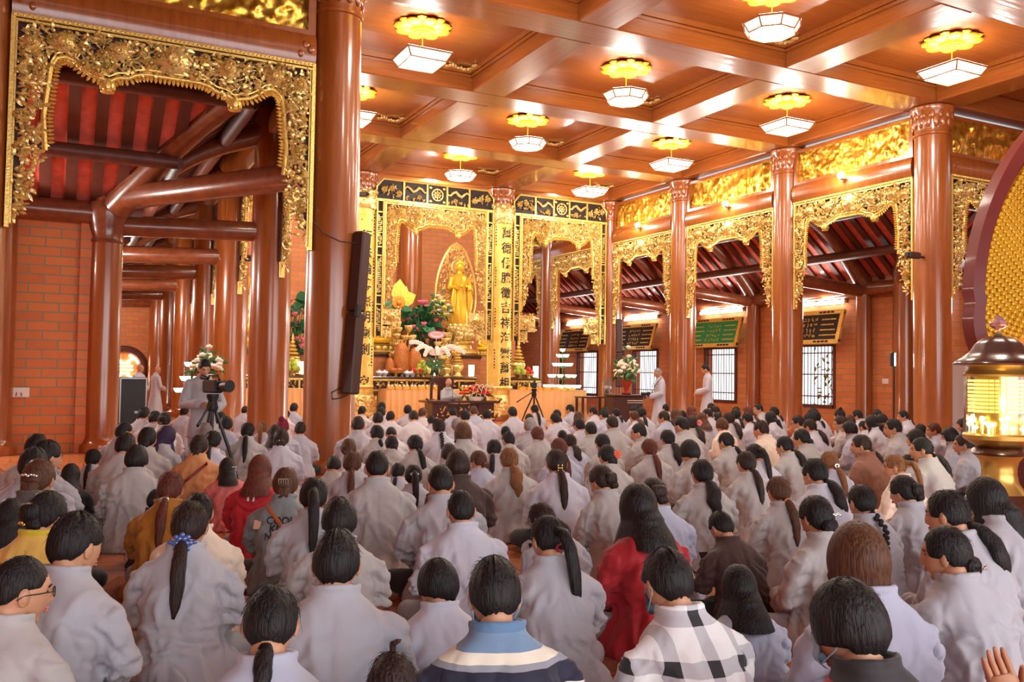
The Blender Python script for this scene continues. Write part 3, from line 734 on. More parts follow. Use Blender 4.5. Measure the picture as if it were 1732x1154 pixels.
for k, (xa, xb) in enumerate(((XL, X23), (X23, X12), (X12, XR))): tube_lamp((xa+xb)/2, YS[5]-.01, 6.62, PI, 'added hidden tube lamp behind the top of the %s gilt altar arch' % ['left', 'middle', 'right'][k], 300 if k < 2 else 110, 1.6)  # added out of sight to brighten the altar
# ---------------------------------------------------------------- altar end of the hall
def pz(px, py, y): k = ray(px, py); return CAM+k*(y/k.y)
def thing(nm, loc, label, cat, group=None, rz=0): return empty(nm, loc, rz, label, cat, group)
RA = random.Random(21)
YA = YS[5]
def vign(b, x0, x1, z0, z1, n, y=-.02, mat=0):
    for _ in range(n): leaf(b, (RA.uniform(x0, x1), y-RA.random()*.03, RA.uniform(z0, z1)), RA.uniform(.05, .11), RA.uniform(.03, .05), RA.uniform(0, 6.28), RA.uniform(-.5, .5), mat)
def altar_frame(xa, xb, label):
    W = xb-xa-.70; cx = (xa+xb)/2; o = thing('altar_arch', (cx, YA-.22, 0), label, 'altar arch', 'tall gilt altar frames')
    kc = W-.46
    for me, n_ in zip(CARV, ('carving', 'backing_board', 'border', 'scalloped_trim', 'pendant')):
        if n_ == 'backing_board': continue
        for s in ((-1, 1) if n_ == 'pendant' else (0,)):
            c = kid(o, link(n_, me, None, (s*.72*kc/3.44, -.06 if s else 0, 6.3-(.68*1.15 if s else 0)))); c.scale = (kc/3.44, 1.2, 1.15)
    b = MB(); h = W/2; pl = [(-h, 6.36), (h, 6.36), (h, 6.74), (h-.2, 6.97), (-h+.2, 6.97), (-h, 6.74)]
    b.prism(pl, .02, .10); b.build('top_board', M['black'], o, smooth=False)
    b = MB(); P = [(x, -.0, z) for x, z in pl]; b.tube(P, .035, 6, closed=True); cuts = [-h+.06, -h*.56, -h*.17, h*.17, h*.56, h-.06]
    for x in cuts[1:-1]: b.box((x, 0, 6.66), (.05, .05, .58))
    for s in (-1, 1):
        b.box((s*(h-.02), 0, 4.4), (.045, .08, 3.95)); b.box((s*(h-.21), -.02, 4.4), (.05, .08, 3.95))
        for z in (6.0, 5.0, 4.75, 3.6, 3.35): b.box((s*(h-.115), 0, z), (.2, .05, .035))
    b.box((0, -.02, 6.34), (W, .1, .07)); b.build('gilt_moulding', M['goldpale'], o, smooth=False)
    for s in (-1, 1): b = MB(); b.box((s*(h-.115), .04, 4.4), (.2, .04, 3.9)); b.build('side_board', M['black'], o, smooth=False)
    for i in range(5):
        b = MB()
        x0, x1 = cuts[i]+.06, cuts[i+1]-.06; xm = (x0+x1)/2
        if i == 2:
            b.tube([(xm+.17*math.cos(2*PI*k/20), -.02, 6.66+.17*math.sin(2*PI*k/20)) for k in range(20)], .022, 6, closed=True); b.tube([(xm+.09*math.cos(2*PI*k/16), -.02, 6.66+.09*math.sin(2*PI*k/16)) for k in range(16)], .014, 5, closed=True)
            for k in range(8): q = 2*PI*k/8; b.tube([(xm, -.02, 6.66), (xm+.18*math.cos(q), -.02, 6.66+.18*math.sin(q))], .011, 5)
            b.ball((xm, -.04, 6.66), .04, 8, 6)
            for a_ in (-.24, .24):
                for c_ in (-.2, .2): b.ball((xm+a_*.9, -.02, 6.66+c_), (.05, .02, .04), 7, 5)
        elif i in (1, 3):
            b.tube([(xm+(-.36+.09*k)*(1 if i == 1 else -1), -.03, 6.74+.07*math.sin(k*1.5)) for k in range(9)], [.02+.025*math.sin(k/8*PI) for k in range(9)], 7)
            for k in range(7): leaf(b, (xm-.3+.1*k, -.02, 6.52+.03*math.sin(k*2)), .13, .05, RA.uniform(0, 3), .2)
            flower(b, (xm+.1*(1 if i == 1 else -1), -.02, 6.53), .08, 8, 0, 2)
        else:
            for k in range(3): flower(b, (xm-.22+.22*k, -.02, 6.66+.08*math.sin(k*2.5+i)), .10, 8, 0, 2)
            vign(b, x0+.05, x1-.05, 6.48, 6.84, 22)
        b.build('panel_relief', M['gold'], o)
    for s in (-1, 1):
        b = MB()
        for (z0, z1) in ((5.08, 5.9), (3.7, 4.65), (2.6, 3.25)):
            z = z0
            while z < z1: b.box((s*(h-.115)+RA.uniform(-.03,.03), .0, z), (RA.uniform(.04,.12), .04, .025)); z += .055; b.box((s*(h-.115)+.04*RA.choice((-1,1)), .0, z-.02), (.02, .04, .06))
        b.build('side_relief', M['gold'], o)
    for s in (-1, 1):
        b = MB(); x0, x1 = sorted((s*(h-.24), s*(h-.80)))
        b.box(((x0+x1)/2, .02, 2.98), (.54, .05, .5)); b.box((s*(h-.38), .02, 2.6), (.28, .05, .36)); vign(b, x0, x1, 2.7, 3.3, 60, -.0); vign(b, s*(h-.38)-.13, s*(h-.38)+.13, 2.4, 2.75, 24, 0)
        flower(b, (s*(h-.5), -.03, 3.0), .14, 9)
        b.build('side_bracket', M['gold'], o)
    return o
altar_frame(X12, XR, 'tall gilt altar frame on the right, the right aisle seen through it')
altar_frame(X23, X12, 'tall gilt altar frame in the middle, before the standing golden statue')
altar_frame(XL, X23, 'tall gilt altar frame on the left, mostly hidden by the columns')
def glyph(txt, size, mat, depth=.012):
    cu = bpy.data.curves.new('character', 'FONT'); cu.body = txt; cu.size = size; cu.align_x = 'CENTER'; cu.align_y = 'CENTER'; cu.extrude = 0; cu.resolution_u = 3; cu.offset = size*.014
    o = bpy.data.objects.new('tmp', cu); COL.objects.link(o); dg = bpy.context.evaluated_depsgraph_get(); dg.update()
    me = bpy.data.meshes.new_from_object(o.evaluated_get(dg)); bpy.data.objects.remove(o); bpy.data.curves.remove(cu)
    me.materials.clear(); me.materials.append(mat); return me
def couplet(x, text, z_top, z_bot, label):
    o = thing('couplet_board', (x, YA, 0), label, 'couplet board', 'gold couplet boards'); r = .385
    b = MB(); b.lathe([(r, .75), (r, 6.35)], n=24, arc=(PI*1.02, PI*1.98), cap=False); b.lathe([(r-.05, .75), (r-.05, 6.35)], n=24, arc=(PI*1.02, PI*1.98), cap=False)
    b.build('board', M['goldboard'], o)
    b = MB()
    for a in (PI*1.03, PI*1.97): b.tube([(r*math.cos(a), r*math.sin(a), .75), (r*math.cos(a), r*math.sin(a), 6.35)], .03, 8)
    b.lathe([(r+.03, .95), (r+.05, 1.0), (r+.03, 1.05)], n=24, arc=(PI, 2*PI), cap=False); b.build('edge_moulding', M['goldpale'], o)
    n = len(text)
    for i, ch in enumerate(text):
        me = glyph(ch, .36, M['ink']); z = z_top+(z_bot-z_top)*i/(n-1)
        for v in me.vertices:
            a = -PI/2+v.co.x/r+.10; v.co = Vector(((r+.012)*math.cos(a), (r+.012)*math.sin(a), z+v.co.y))
        kid(o, link('character', me))
    b = MB()
    for s in (-.62, .62):
        for k in range(4):
            for q in range(7):
                z = 1.6+k*1.25+q*.09; a = -PI/2+s*1.25; b.ball(((r+.01)*math.cos(a+.03*math.sin(q*3)), (r+.01)*math.sin(a), z), (.022, .012, .022+.01*(q % 2)), 6, 4)
    b.build('edge_ornament', M['ink'], o)
    def orn(nm, z0, z1, rr, nn):
        b = MB(); b.lathe([(rr*.8, z0), (rr, z0+.1), (rr*1.04, (z0+z1)/2), (rr*.94, z1-.06), (rr*.8, z1)], n=22, arc=(PI*.98, PI*2.02), cap=False)
        for _ in range(nn):
            a = RA.uniform(PI, 2*PI); z = RA.uniform(z0+.04, z1-.04); q = Matrix.Rotation(a, 3, 'Z'); b.ball((rr*1.02*math.cos(a), rr*1.02*math.sin(a), z), (.03, RA.uniform(.04, .09), RA.uniform(.03, .08)), 7, 5, M=q @ Matrix.Rotation(RA.uniform(-1, 1), 3, 'X'))
        b.build(nm, M['gold'], o)
    orn('crest', 5.98, 6.62, .42, 70); orn('bulged_base', .10, .78, .50, 80)
    return o
couplet(X12, '萬德佛臆徵吉祥海雲萬相', 5.68, 1.12, 'right gold couplet board with black characters, between the middle and right frames')
couplet(X23, '一行法輪轉無明塵剎一空', 5.68, 1.12, 'left gold couplet board with black characters, partly behind the slim loudspeaker')
# gilt altar tables
def altar_table(x0, x1, y0, y1, h, label):
    o = thing('altar_table', ((x0+x1)/2, (y0+y1)/2, 0), label, 'altar table', 'gilt altar tables'); w, d = x1-x0, y1-y0
    MB().bevbox((0, 0, h-.035), (w, d, .07), .02).build('top', M['rosewood'], o, smooth=False)
    b = MB(); b.box((0, -d/2+.03, h-.10), (w-.04, .05, .06)); b.box((0, -d/2+.03, h-.40), (w-.04, .05, .05)); n = max(3, int(w/.5))
    for i in range(n+1): b.box((-w/2+.04+(w-.08)*i/n, -d/2+.03, h-.25), (.05, .05, .3))
    for i in range(int(w/.09)): b.ball((-w/2+.05+i*.09, -d/2+.0, h-.10), .022, 6, 4)
    b.build('apron_frame', M['goldpale'], o, smooth=False)
    MB().box((0, -d/2+.06, h-.25), (w-.1, .03, .3)).build('apron_panel', M['maroon'], o, smooth=False)
    b = MB()
    for i in range(n): xm = -w/2+.04+(w-.08)*(i+.5)/n; vign(b, xm-.16, xm+.16, h-.36, h-.15, 16, -d/2+.03)
    b.build('apron_carving', M['gold'], o)
    for sx in (-1, 1):
        for sy in (-1, 1):
            b = MB(); b.bevbox((sx*(w/2-.09), sy*(d/2-.09), (h-.42)/2), (.13, .13, h-.42), .02); b.build('leg', M['goldpale'], o, smooth=False)
    return o
altar_table(X23+.45, X12-.5, 25.0, 26.2, 1.29, 'long gilt altar table behind the monk, covered with offerings')
altar_table(X12+.5, X12+1.75, 25.0, 25.9, 1.29, 'short gilt altar table behind the small video tripod')
altar_table(XL+.5, X23-.5, 25.0, 26.2, 1.29, 'gilt altar table of the left bay, seen between the columns')
# plinths behind
for (x0, x1, lab) in ((X23+.4, X12+.3, 'brick plinth under the standing golden statue'), (XL+.4, X23-.4, 'brick plinth of the left altar')):
    o = prop(thing('plinth', ((x0+x1)/2, 27.35, 0), lab, 'plinth'), kind='structure'); MB().box((0, 0, .95), (x1-x0, 1.7, 1.9)).build('body', M['brickx'], o, smooth=False); MB().bevbox((0, 0, 1.95), (x1-x0+.06, 1.76, .1), .02).build('slab', M['rosewood'], o, smooth=False)
# standing statue with openwork mandorla
sp = pz(776, 545, 27.2); zs = 3.05
lt = thing('lotus_throne', (sp.x, 27.2, 2.0), 'tiered gilt lotus throne under the standing statue', 'lotus throne')
b = MB(); b.lathe([(.62, 0), (.66, .08), (.6, .16), (.45, .24), (.42, .34), (.5, .42), (.5, .48)], n=28); b.build('base', M['goldpale'], lt)
b = MB()
for rr, z, n in ((.5, .62, 14), (.46, .78, 14), (.38, .9, 12)):
    for k in range(n):
        a = 2*PI*(k+.5*(z > .7))/n; q = Matrix.Rotation(a, 3, 'Z'); b.ball(q @ Vector((rr*.85, 0, z)), (.09, .12, .17), 9, 7, M=q @ Matrix.Rotation(.45, 3, 'Y'))
b.lathe([(.3, .46), (.42, .6), (.42, .98), (.36, 1.03)], n=24); b.build('petals', M['gold'], lt)
st = thing('standing_statue', (sp.x, 27.2, zs-.02), 'standing golden statue in long robes before an openwork aureole', 'statue')
b = MB()
b.lathe([(.34, 0), (.36, .1), (.31, .5), (.27, .9), (.25, 1.15), (.28, 1.4), (.30, 1.52), (.22, 1.64), (.09, 1.70), (.08, 1.78)], n=26, wob=lambda a, z: (1+.05*math.sin(a*9+z*3))*(1 if abs(math.cos(a)) > .3 else .78))
for s in (-1, 1):
    capsule_pts = [(s*.28, 0, 1.5), (s*.36, -.06, 1.2), (s*.2, -.3, 1.22)]; b.tube(capsule_pts, [.10, .10, .085], 12); b.ball((s*.28, 0, 1.5), .11, 10, 8); b.ball((s*.36, -.06, 1.2), .1, 10, 8)
    b.tube([(s*.26, -.22, 1.18), (s*.3, -.24, .8), (s*.28, -.2, .35)], [.06, .10, .05], 10, None, .5)
    b.ball((s*.08, -.36, 1.25), (.05, .07, .06), 8, 6)
st_b = b.build('body', M['goldflower'], st)
b = MB(); b.ball((0, -.02, 1.92), (.125, .14, .165), 18, 14); b.ball((0, -.155, 1.9), (.02, .03, .035), 8, 6); b.ball((0, .0, 2.1), (.07, .08, .09), 12, 9)
for s in (-1, 1): b.ball((s*.13, 0, 1.88), (.02, .04, .075), 8, 6)
for k in range(7): b.ball((.12*math.cos(PI*k/6), -.05, 2.02+.05*math.sin(PI*k/6)), (.035, .03, .055), 7, 5)
b.build('head', M['goldflower'], st)
b = MB()
def leafshape(w_, h0, h1, n=26):
    P = []
    for i in range(n+1):
        t = i/n; z = h0+(h1-h0)*t; P.append((w_*(math.sin(PI*min(1, .18+.82*t))**.6)*(1 if t < .97 else .4), z))
    return P
lf = leafshape(.72, -.1, 2.75)
b.tube([(x, .30, z) for x, z in lf]+[(-x, .30, z) for x, z in lf[::-1]], .045, 7, closed=True)
for _ in range(260):
    t = RA.random(); z = -.1+2.8*t; wv = [x for x, zz in lf if zz <= z+.06][-1]; x = RA.uniform(-wv, wv)
    r_ = RA.uniform(.04, .085); a0 = RA.uniform(0, 6); b.tube([(x+r_*math.cos(a0+k*.8), .30, z+r_*math.sin(a0+k*.8)) for k in range(6)], .014, 5)
b.build('aureole', M['goldpale'], st)
b = MB(); b.tube([(.22*math.cos(2*PI*k/24), .16, 1.95+.22*math.sin(2*PI*k/24)) for k in range(24)], .03, 8, closed=True); b.lathe([(0, 0), (.2, 0)], (0, .18, 1.95), 24, M=Matrix.Rotation(PI/2, 3, 'X'), cap=False); b.build('halo', M['gold'], st)
# seated golden figures
def seated(loc, s, label, rz=0, mat='goldflower'):
    o = thing('seated_statue', loc, label, 'statue', None, rz); o.scale = (s, s, s)
    b = MB(); b.lathe([(.62, 0), (.66, .06), (.5, .14), (.6, .24), (.62, .30)], n=26)
    for k in range(16): q = Matrix.Rotation(2*PI*k/16, 3, 'Z'); b.ball(q @ Vector((.56, 0, .17)), (.06, .1, .10), 8, 6, M=q)
    b.build('lotus_base', M['goldpale'], o)
    b = MB(); b.ball((0, -.06, .44), (.6, .38, .17), 22, 12); b.lathe([(.36, .36), (.32, .6), (.34, .85), (.30, 1.0), (.12, 1.1), (.09, 1.18)], n=24, wob=lambda a, z: (1+.04*math.sin(a*8+z*5))*(1 if abs(math.cos(a)) > .3 else .72))
    for q in (-1, 1):
        b.tube([(q*.33, 0, .96), (q*.43, -.08, .7), (q*.18, -.3, .55)], [.10, .10, .07], 12); b.ball((q*.33, 0, .96), .11, 10, 8)
        b.ball((q*.1, -.32, .54), (.1, .07, .05), 9, 6)
    b.build('body', M[mat], o)
    b = MB(); b.ball((0, -.02, 1.34), (.16, .17, .20), 18, 14); b.ball((0, .01, 1.55), (.09, .09, .09), 12, 9); b.ball((0, -.18, 1.32), (.02, .035, .04), 8, 6)
    for q in (-1, 1): b.ball((q*.165, 0, 1.29), (.025, .045, .10), 8, 6)
    b.build('head', M[mat], o); return o
q = pz(648, 600, 27.3); seated((q.x-.1, 27.4, 2.0), 1.0, 'seated golden statue at the left edge of the middle altar')
q = pz(797, 600, 26.9); seated((q.x+.45, 26.8, 2.0), .55, 'small golden figure right of the standing statue')
q = pz(408, 560, 27.2); seated((q.x, 27.2, 2.0), 1.5, 'tall golden figure of the left altar glimpsed between the columns')
# flowers
def lotus_bouquet(loc, h, spread, nl, nf, label, petal='pink', leafm='lotusleaf', pot=True, blossom=.13, leafr=.26):
    o = thing('lotus_arrangement', loc, label, 'flowers', 'lotus arrangements'); r = random.Random(int(loc[0]*77))
    b = MB(); b.lathe([(.13, 0), (.2, .1), (.22, .3), (.14, .42), (.17, .46)], n=20); b.build('vase', M['darkbrown'] if petal == 'pink' else M['gold'], o)
    lv = MB(); fl = MB(); stt = MB()
    for k in range(nl+nf):
        a = r.uniform(0, 6.28); rr = spread*math.sqrt(r.random()); z = .5+(h-.5)*r.random()*(1-.3*rr/spread); x, y = rr*math.cos(a), rr*.6*math.sin(a)-.05
        stt.tube([(0, 0, .4), (x*.4, y*.4, z*.6), (x, y, z)], .012, 5)
        if k < nl:
            Mq = Euler((r.uniform(-.9, .5), r.uniform(-.6, .6), 0)).to_matrix(); q_ = leafr*r.uniform(.6, 1.1); P = [Mq @ Vector((q_*(1+.08*math.sin(4*t))*math.cos(2*PI*t/14), q_*math.sin(2*PI*t/14), .05*math.sin(t*1.8)+.05)) for t in range(14)]+[Vector((0,0,0)), Vector((0,0,-.012))]
            lv.add([p+Vector((x, y, z)) for p in P], [(t, (t+1) % 14, 14) for t in range(14)]+[((t+1) % 14, t, 15) for t in range(14)])
        else:
            for ring, n_ in ((1.0, 7), (.65, 5)):
                for t in range(n_):
                    q_ = Matrix.Rotation(2*PI*t/n_+ring, 3, 'Z'); fl.ball(Vector((x, y, z))+q_ @ Vector((blossom*.42*ring, 0, blossom*.3)), (blossom*.18, blossom*.3, blossom*.55), 7, 6, M=q_ @ Matrix.Rotation(.5*ring, 3, 'Y'))
    stt.build('stems', M['leaf'] if petal == 'pink' else M['gold'], o)
    if nl: lv.build('leaves', M[leafm], o)
    fl.build('blossoms', M[petal], o); return o
q = pz(710, 600, 26.6); lotus_bouquet((q.x, 26.55, 2.0), 1.7, .60, 30, 17, 'big arrangement of pink lotus and green leaves before the altar brick')
q = pz(678, 640, 26.1); lotus_bouquet((q.x, 26.08, 1.29), 1.75, .42, 0, 24, 'bunch of gilded lotus buds, left of the pink lotus', 'gold', blossom=.17)
q = pz(755, 640, 26.1); lotus_bouquet((q.x, 26.1, 1.29), 1.7, .40, 0, 24, 'bunch of gilded lotus buds, left of the small golden figure', 'gold', blossom=.17)
q = pz(497, 640, 25.9); lotus_bouquet((q.x, 25.9, 1.29), 2.6, .5, 14, 14, 'pink lotus arrangement seen just left of the big column')
def bouquet(nm, loc, s, nf, petals, label, vase='vase', h=.5, cat='flowers', w_=.36, group=None):
    o = thing(nm, loc, label, cat, group); o.scale = (s, s, s); r = random.Random(int(loc[0]*31+loc[1]))
    MB().lathe([(.10, 0), (.13, .03), (.05, .08), (.06, .14), (.15, .32), (.17, .36)], n=20).build('vase', M[vase], o)
    lv = MB(); n_each = max(1, nf//len(petals))
    for k in range(60):
        a = r.uniform(0, 6.28); rr = w_*math.sqrt(r.random()); z = .36+h*2*r.random()*(1-rr/w_*.6); leaf(lv, (rr*math.cos(a), rr*math.sin(a), z), .2, .09, r.uniform(0, 6), r.uniform(-1.5, 1.5))
    lv.build('leaves', M['leaf'], o)
    for pm in petals:
        fl = MB()
        for k in range(n_each):
            a = r.uniform(0, 6.28); rr = w_*math.sqrt(r.random()); z = .42+h*2*r.random()*(1-rr/w_*.75); c = Vector((rr*math.cos(a), rr*math.sin(a)-.04, z))
            for t in range(6): q_ = Matrix.Rotation(2*PI*t/6, 3, 'Z'); fl.ball(c+q_ @ Vector((.035, 0, .01)), (.03, .035, .04), 7, 5, M=q_ @ Matrix.Rotation(.5, 3, 'Y'))
            fl.ball(c+Vector((0,0,.03)), .035, 8, 6)
        fl.build('blossoms', M[pm], o)
    return o
q = pz(742, 545, 26.65); ps = thing('pedestal', (q.x, 26.65, 2.0), 'small carved pedestal under the yellow flowers', 'pedestal'); MB().bevbox((0, 0, .42), (.5, .4, .84), .03).build('box', M['rosewood'], ps, smooth=False)
b = MB(); vign(b, -.2, .2, .1, .7, 50, -.2); b.build('gilt_carving', M['gold'], ps)
bouquet('flower_bouquet', (q.x, 26.65, 2.84), 1.0, 40, ['yellowflower', 'creamflower'], 'bouquet of yellow and cream flowers left of the standing statue')
q = pz(672, 520, 26.6); o = thing('artificial_flower', (q.x, 26.55, 2.0), 'large orange and yellow silk flower with pale leaves at the left frame', 'flowers')
MB().tube([(0, 0, 0), (0, 0, 1.55)], .02, 6).build('stem', M['leaf'], o)
b = MB()
for k in range(9): a = 2*PI*k/9; b.ball((.13*math.cos(a), -.05, 1.62+.13*math.sin(a)), (.10, .04, .10), 9, 6)
b.ball((0, -.1, 1.6), .09, 9, 7); b.build('blossom', M['orangeflower'], o)
b = MB()
for (a, L) in ((1.5, .75), (1.1, .6), (.45, .65)): leaf(b, (0, 0, 1.6), L, .5, -a, 0, 0)
b.build('pale_leaves', M['yellowflower'], o); b = MB()
for a in (-.2, 2.9, 3.6): leaf(b, (0, 0, 1.45), .5, .3, -a, 0, 0)
b.build('green_leaves', M['lotusleaf'], o)
# orchids with the pink oval card
q = pz(735, 655, 24.75); o = thing('orchid_arrangement', (q.x, 24.78, .93), 'white orchid arrangement in a glass vase with a pink oval card', 'flowers')
MB().lathe([(.14, 0), (.16, .02), (.13, .3), (.17, .62), (.16, .62), (.12, .3), (.13, .04)], n=22, cap=False).build('glass_vase', M['glass'], o)
b = MB()
for k in range(22): a = RA.uniform(0, 6.28); leaf(b, (0, 0, .6+.2*RA.random()), .34, .1, a, RA.uniform(-1, 1))
b.build('leaves', M['leaf'], o)
b = MB(); s_ = MB()
for k, (dx, dz) in enumerate(((-.85, .05), (-.65, -.15), (-.4, -.3), (.0, -.25), (.35, -.28), (.6, -.1), (.85, -.2))):
    pts = [Vector((dx*t, -.05-.15*t, .95+.42*math.sin(PI*.62*t)+dz*t*t)) for t in (0, .2, .4, .6, .8, 1)]; s_.tube(pts, .008, 5)
    for t in range(2, 12):
        u = t/11; p = Vector((dx*u, -.07-.15*u, .95+.42*math.sin(PI*.62*u)+dz*u*u)); 
        for m_ in range(5): a = 2*PI*m_/5; b.ball(p+Vector((.04*math.cos(a), -.01, .04*math.sin(a)-.02)), (.034, .012, .034), 7, 5)
s_.build('stems', M['leaf'], o); b.build('blossoms', M['whiteflower'], o)
b = MB(); P = [(.27*math.cos(2*PI*k/26), .12*math.sin(2*PI*k/26)+1.62) for k in range(26)]; b.prism(P, -.12, -.10); cd_ = b.build('oval_card', simple('pink_card', srgb(236,130,160), .5), o, smooth=False)
b = MB(); P = [(.21*math.cos(2*PI*k/26), .085*math.sin(2*PI*k/26)+1.62) for k in range(26)]; b.prism(P, -.125, -.12); b.tube([(0,-.1,1.5),(0,-.08,.9)], .008, 5); kid(cd_, b.build('pale_field', M['white'], None, smooth=False))
b = MB()
for k in range(9): b.box((-.15+.036*k, -.128, 1.65), (.024, .004, .03)); b.box((-.11+.028*k, -.128, 1.60), (.016, .004, .022))
kid(cd_, b.build('lettering', simple('pink_lettering', srgb(220,70,120), .5), None, smooth=False))
# candle lamps, urns, offerings on the gilt tables
def candle(px, y, z, label, h=.34):
    q = pz(px, 640, y); o = thing('candle_lamp', (q.x, y, z), label, 'lamp', 'lit candle lamps'); MB().lathe([(.10, 0), (.11, .03), (.09, .05)], n=18).build('dish', M['gold'], o); MB().lathe([(.085, .05), (.088, .05+h), (.08, .05+h)], n=18).build('shade', M['candle'], o)
candle(797, 25.2, 1.29, 'lit white candle lamp right of the seated monk'); candle(906, 25.3, 1.29, 'lit white candle lamp on the short gilt table'); candle(735, 25.2, 1.29, 'lit white candle lamp behind the orchid vase', .45); candle(511, 25.3, 1.29, 'lit white candle lamp seen left of the big column')
def urn(px, y, z, s, label, nm='incense_urn', mat='gold'):
    q = pz(px, 640, y); o = thing(nm, (q.x, y, z), label, 'urn', 'gilt urns and stupas'); o.scale = (s, s, s)
    MB().lathe([(.2, 0), (.24, .04), (.12, .1), (.1, .18), (.2, .3), (.24, .42), (.2, .5)], n=22).build('bowl', M[mat], o)
    b = MB(); z0 = .5
    for r_ in (.2, .17, .13, .1, .07): b.lathe([(r_*.6, z0), (r_, z0+.02), (r_*1.15, z0+.05), (r_*.5, z0+.1)], n=18); z0 += .11
    b.lathe([(.04, z0), (.05, z0+.05), (.01, z0+.2)], n=10); b.build('spire', M['goldpale'], o)
urn(774, 25.7, 1.29, .8, 'gilt stupa with a tall spire right of the orchids'); urn(876, 25.5, 1.29, 1.0, 'gilt stupa on the short gilt table'); urn(494, 25.5, 1.29, .95, 'gilt stupa urn seen left of the big column'); urn(756, 25.8, 1.29, .6, 'small brass vase behind the orchids')
def carved_mound(px, y, s, label):
    q = pz(px, 640, y); o = thing('carved_wood_figure', (q.x, y, 1.29), label, 'carving', 'light wood carvings on the altar table'); o.scale = (s, s, s)
    b = MB(); b.lathe([(.22, 0), (.25, .08), (.24, .4), (.18, .7), (.10, .86), (.02, .92)], n=26, wob=lambda a, z: 1+.08*math.sin(5*a+8*z)+.06*math.sin(9*a-11*z)); b.build('carving', M['carvedwood'], o)
    MB().lathe([(.34, 0), (.34, .05), (.3, .08)], n=22).build('stand', M['rosewood'], o)
carved_mound(659, 25.5, .62, 'low light wood carving at the left end of the altar table'); carved_mound(679, 25.7, 1.15, 'tall light wood carving under the left gilded buds'); carved_mound(701, 25.6, .98, 'rounded light wood carving beside the green fruit')
def fruit_pile(px, y, z, n, label, mat='fruit', r_=.075):
    q = pz(px, 640, y); o = thing('fruit_pile', (q.x, y, z), label, 'fruit dish', 'fruit dishes'); MB().lathe([(.08, 0), (.05, .05), (.24, .12), (.25, .14)], n=20).build('dish', M['gold'], o); k = 0
    for lay, m_ in enumerate((5, 3, 1)):
        for i in range(m_):
            if k >= n: break
            a = 2*PI*i/m_+lay; rr = (.15, .08, 0)[lay]; f_ = MB(); f_.ball((rr*math.cos(a), rr*math.sin(a), .19+.11*lay), (r_, r_, r_*1.15), 10, 8); f_.build('fruit', M[mat], o); k += 1
fruit_pile(714, 25.3, 1.29, 9, 'pile of large green fruit beside the orchid vase', r_=.10); fruit_pile(494, 25.25, 1.29, 9, 'green fruit in a gilt dish seen left of the big column', r_=.09); fruit_pile(880, 25.25, 1.29, 7, 'green fruit dish on the short gilt table', r_=.09)
fruit_pile(893, 25.2, 1.29, 6, 'red fruit in a low basket on the short gilt table', 'redflower', .07); fruit_pile(706, 25.2, 1.29, 5, 'dish of red and white fruit before the altar table edge', 'redflower', .06); fruit_pile(669, 25.25, 1.29, 5, 'low incense dish at the front of the altar table', 'carvedwood', .06)
for k, px in enumerate((641, 650, 688, 697)):
    q = pz(px, 640, 25.2); o = thing('lidded_bowl', (q.x, 25.18, 1.29), 'blue and white lidded bowl, %s from the left on the altar table' % ['first', 'second', 'third', 'fourth'][k], 'bowl', 'lidded bowls on the altar table')
    MB().lathe([(.06, 0), (.05, .02), (.11, .09), (.12, .11)], n=18).build('bowl', M['ceramic'], o); MB().lathe([(.12, .11), (.08, .16), (.02, .18), (.02, .2), (0, .205)], n=18).build('lid', M['ceramic'], o)
# peach draped tables with yellow offering boxes
def draped_table(x0, x1, y, h, label, d=.75):
    o = thing('draped_table', ((x0+x1)/2, y, 0), label, 'table', 'peach draped tables'); w = x1-x0
    MB().box((0, 0, h-.02), (w-.02, d-.02, .04)).build('tabletop', M['rosewood'], o, smooth=False)
    b = MB(); P = []; F = []; nx = int(w/.02)
    loop = [(-w/2, d/2)]+[(-w/2, -d/2)]; path = []
    for i in range(int(d/.02)): path.append((-w/2, d/2-i*.02))
    for i in range(nx): path.append((-w/2+i*.02, -d/2))
    for i in range(int(d/.02)+1): path.append((w/2, -d/2+i*.02))
    for j in range(6):
        z = h*(1-j/5); amp = .012+.045*j/5
        for i, (x, yy) in enumerate(path):
            f_ = amp*max(-.2, math.sin(i*.02*2*PI/.21+.6*math.sin(i*.13))); nx_, ny_ = ((-1, 0) if x == -w/2 else (1, 0) if x >= w/2-.001 else (0, -1)); P.append((x+nx_*f_, yy+ny_*f_, max(.01, z)))
    L = len(path)
    for j in range(5):
        for i in range(L-1): F.append((j*L+i, j*L+i+1, (j+1)*L+i+1, (j+1)*L+i))
    b.add(P, F); b.box((0, 0, h+.006), (w+.02, d+.02, .012)); b.build('cloth', M['cloth_peach'], o, angle=2); return o
T1 = (on_plane(655, 23.9), on_plane(830, 23.9)); T2 = (on_plane(866, 24.0), on_plane(993, 24.0))
draped_table(T1[0], T1[1], 24.25, .93, 'long table draped in pleated peach cloth behind the monk'); draped_table(T2[0], T2[1], 24.4, .93, 'table draped in pleated peach cloth under the lit lotus tower'); draped_table(XL+.8, X23-.6, 24.25, .93, 'table draped in pleated peach cloth of the left bay')
for k in range(9):
    px = 660+13*k
    if px > 745: px += 34
    if px > 800: continue
    q = pz(px, 665, 24.0); o = thing('offering_box', (q.x, 24.0, .942), 'yellow flower topped box, number %d from the left behind the monk' % (k+1), 'box', 'offering boxes'); MB().bevbox((0, 0, .04), (.19, .14, .08), .01).build('box', M['yellowbox'], o, smooth=False)
    b = MB()
    for t in (-.05, .05): b.ball((t, 0, .10), (.045, .04, .035), 8, 6)
    b.build('flowers', M['creamflower'], o)
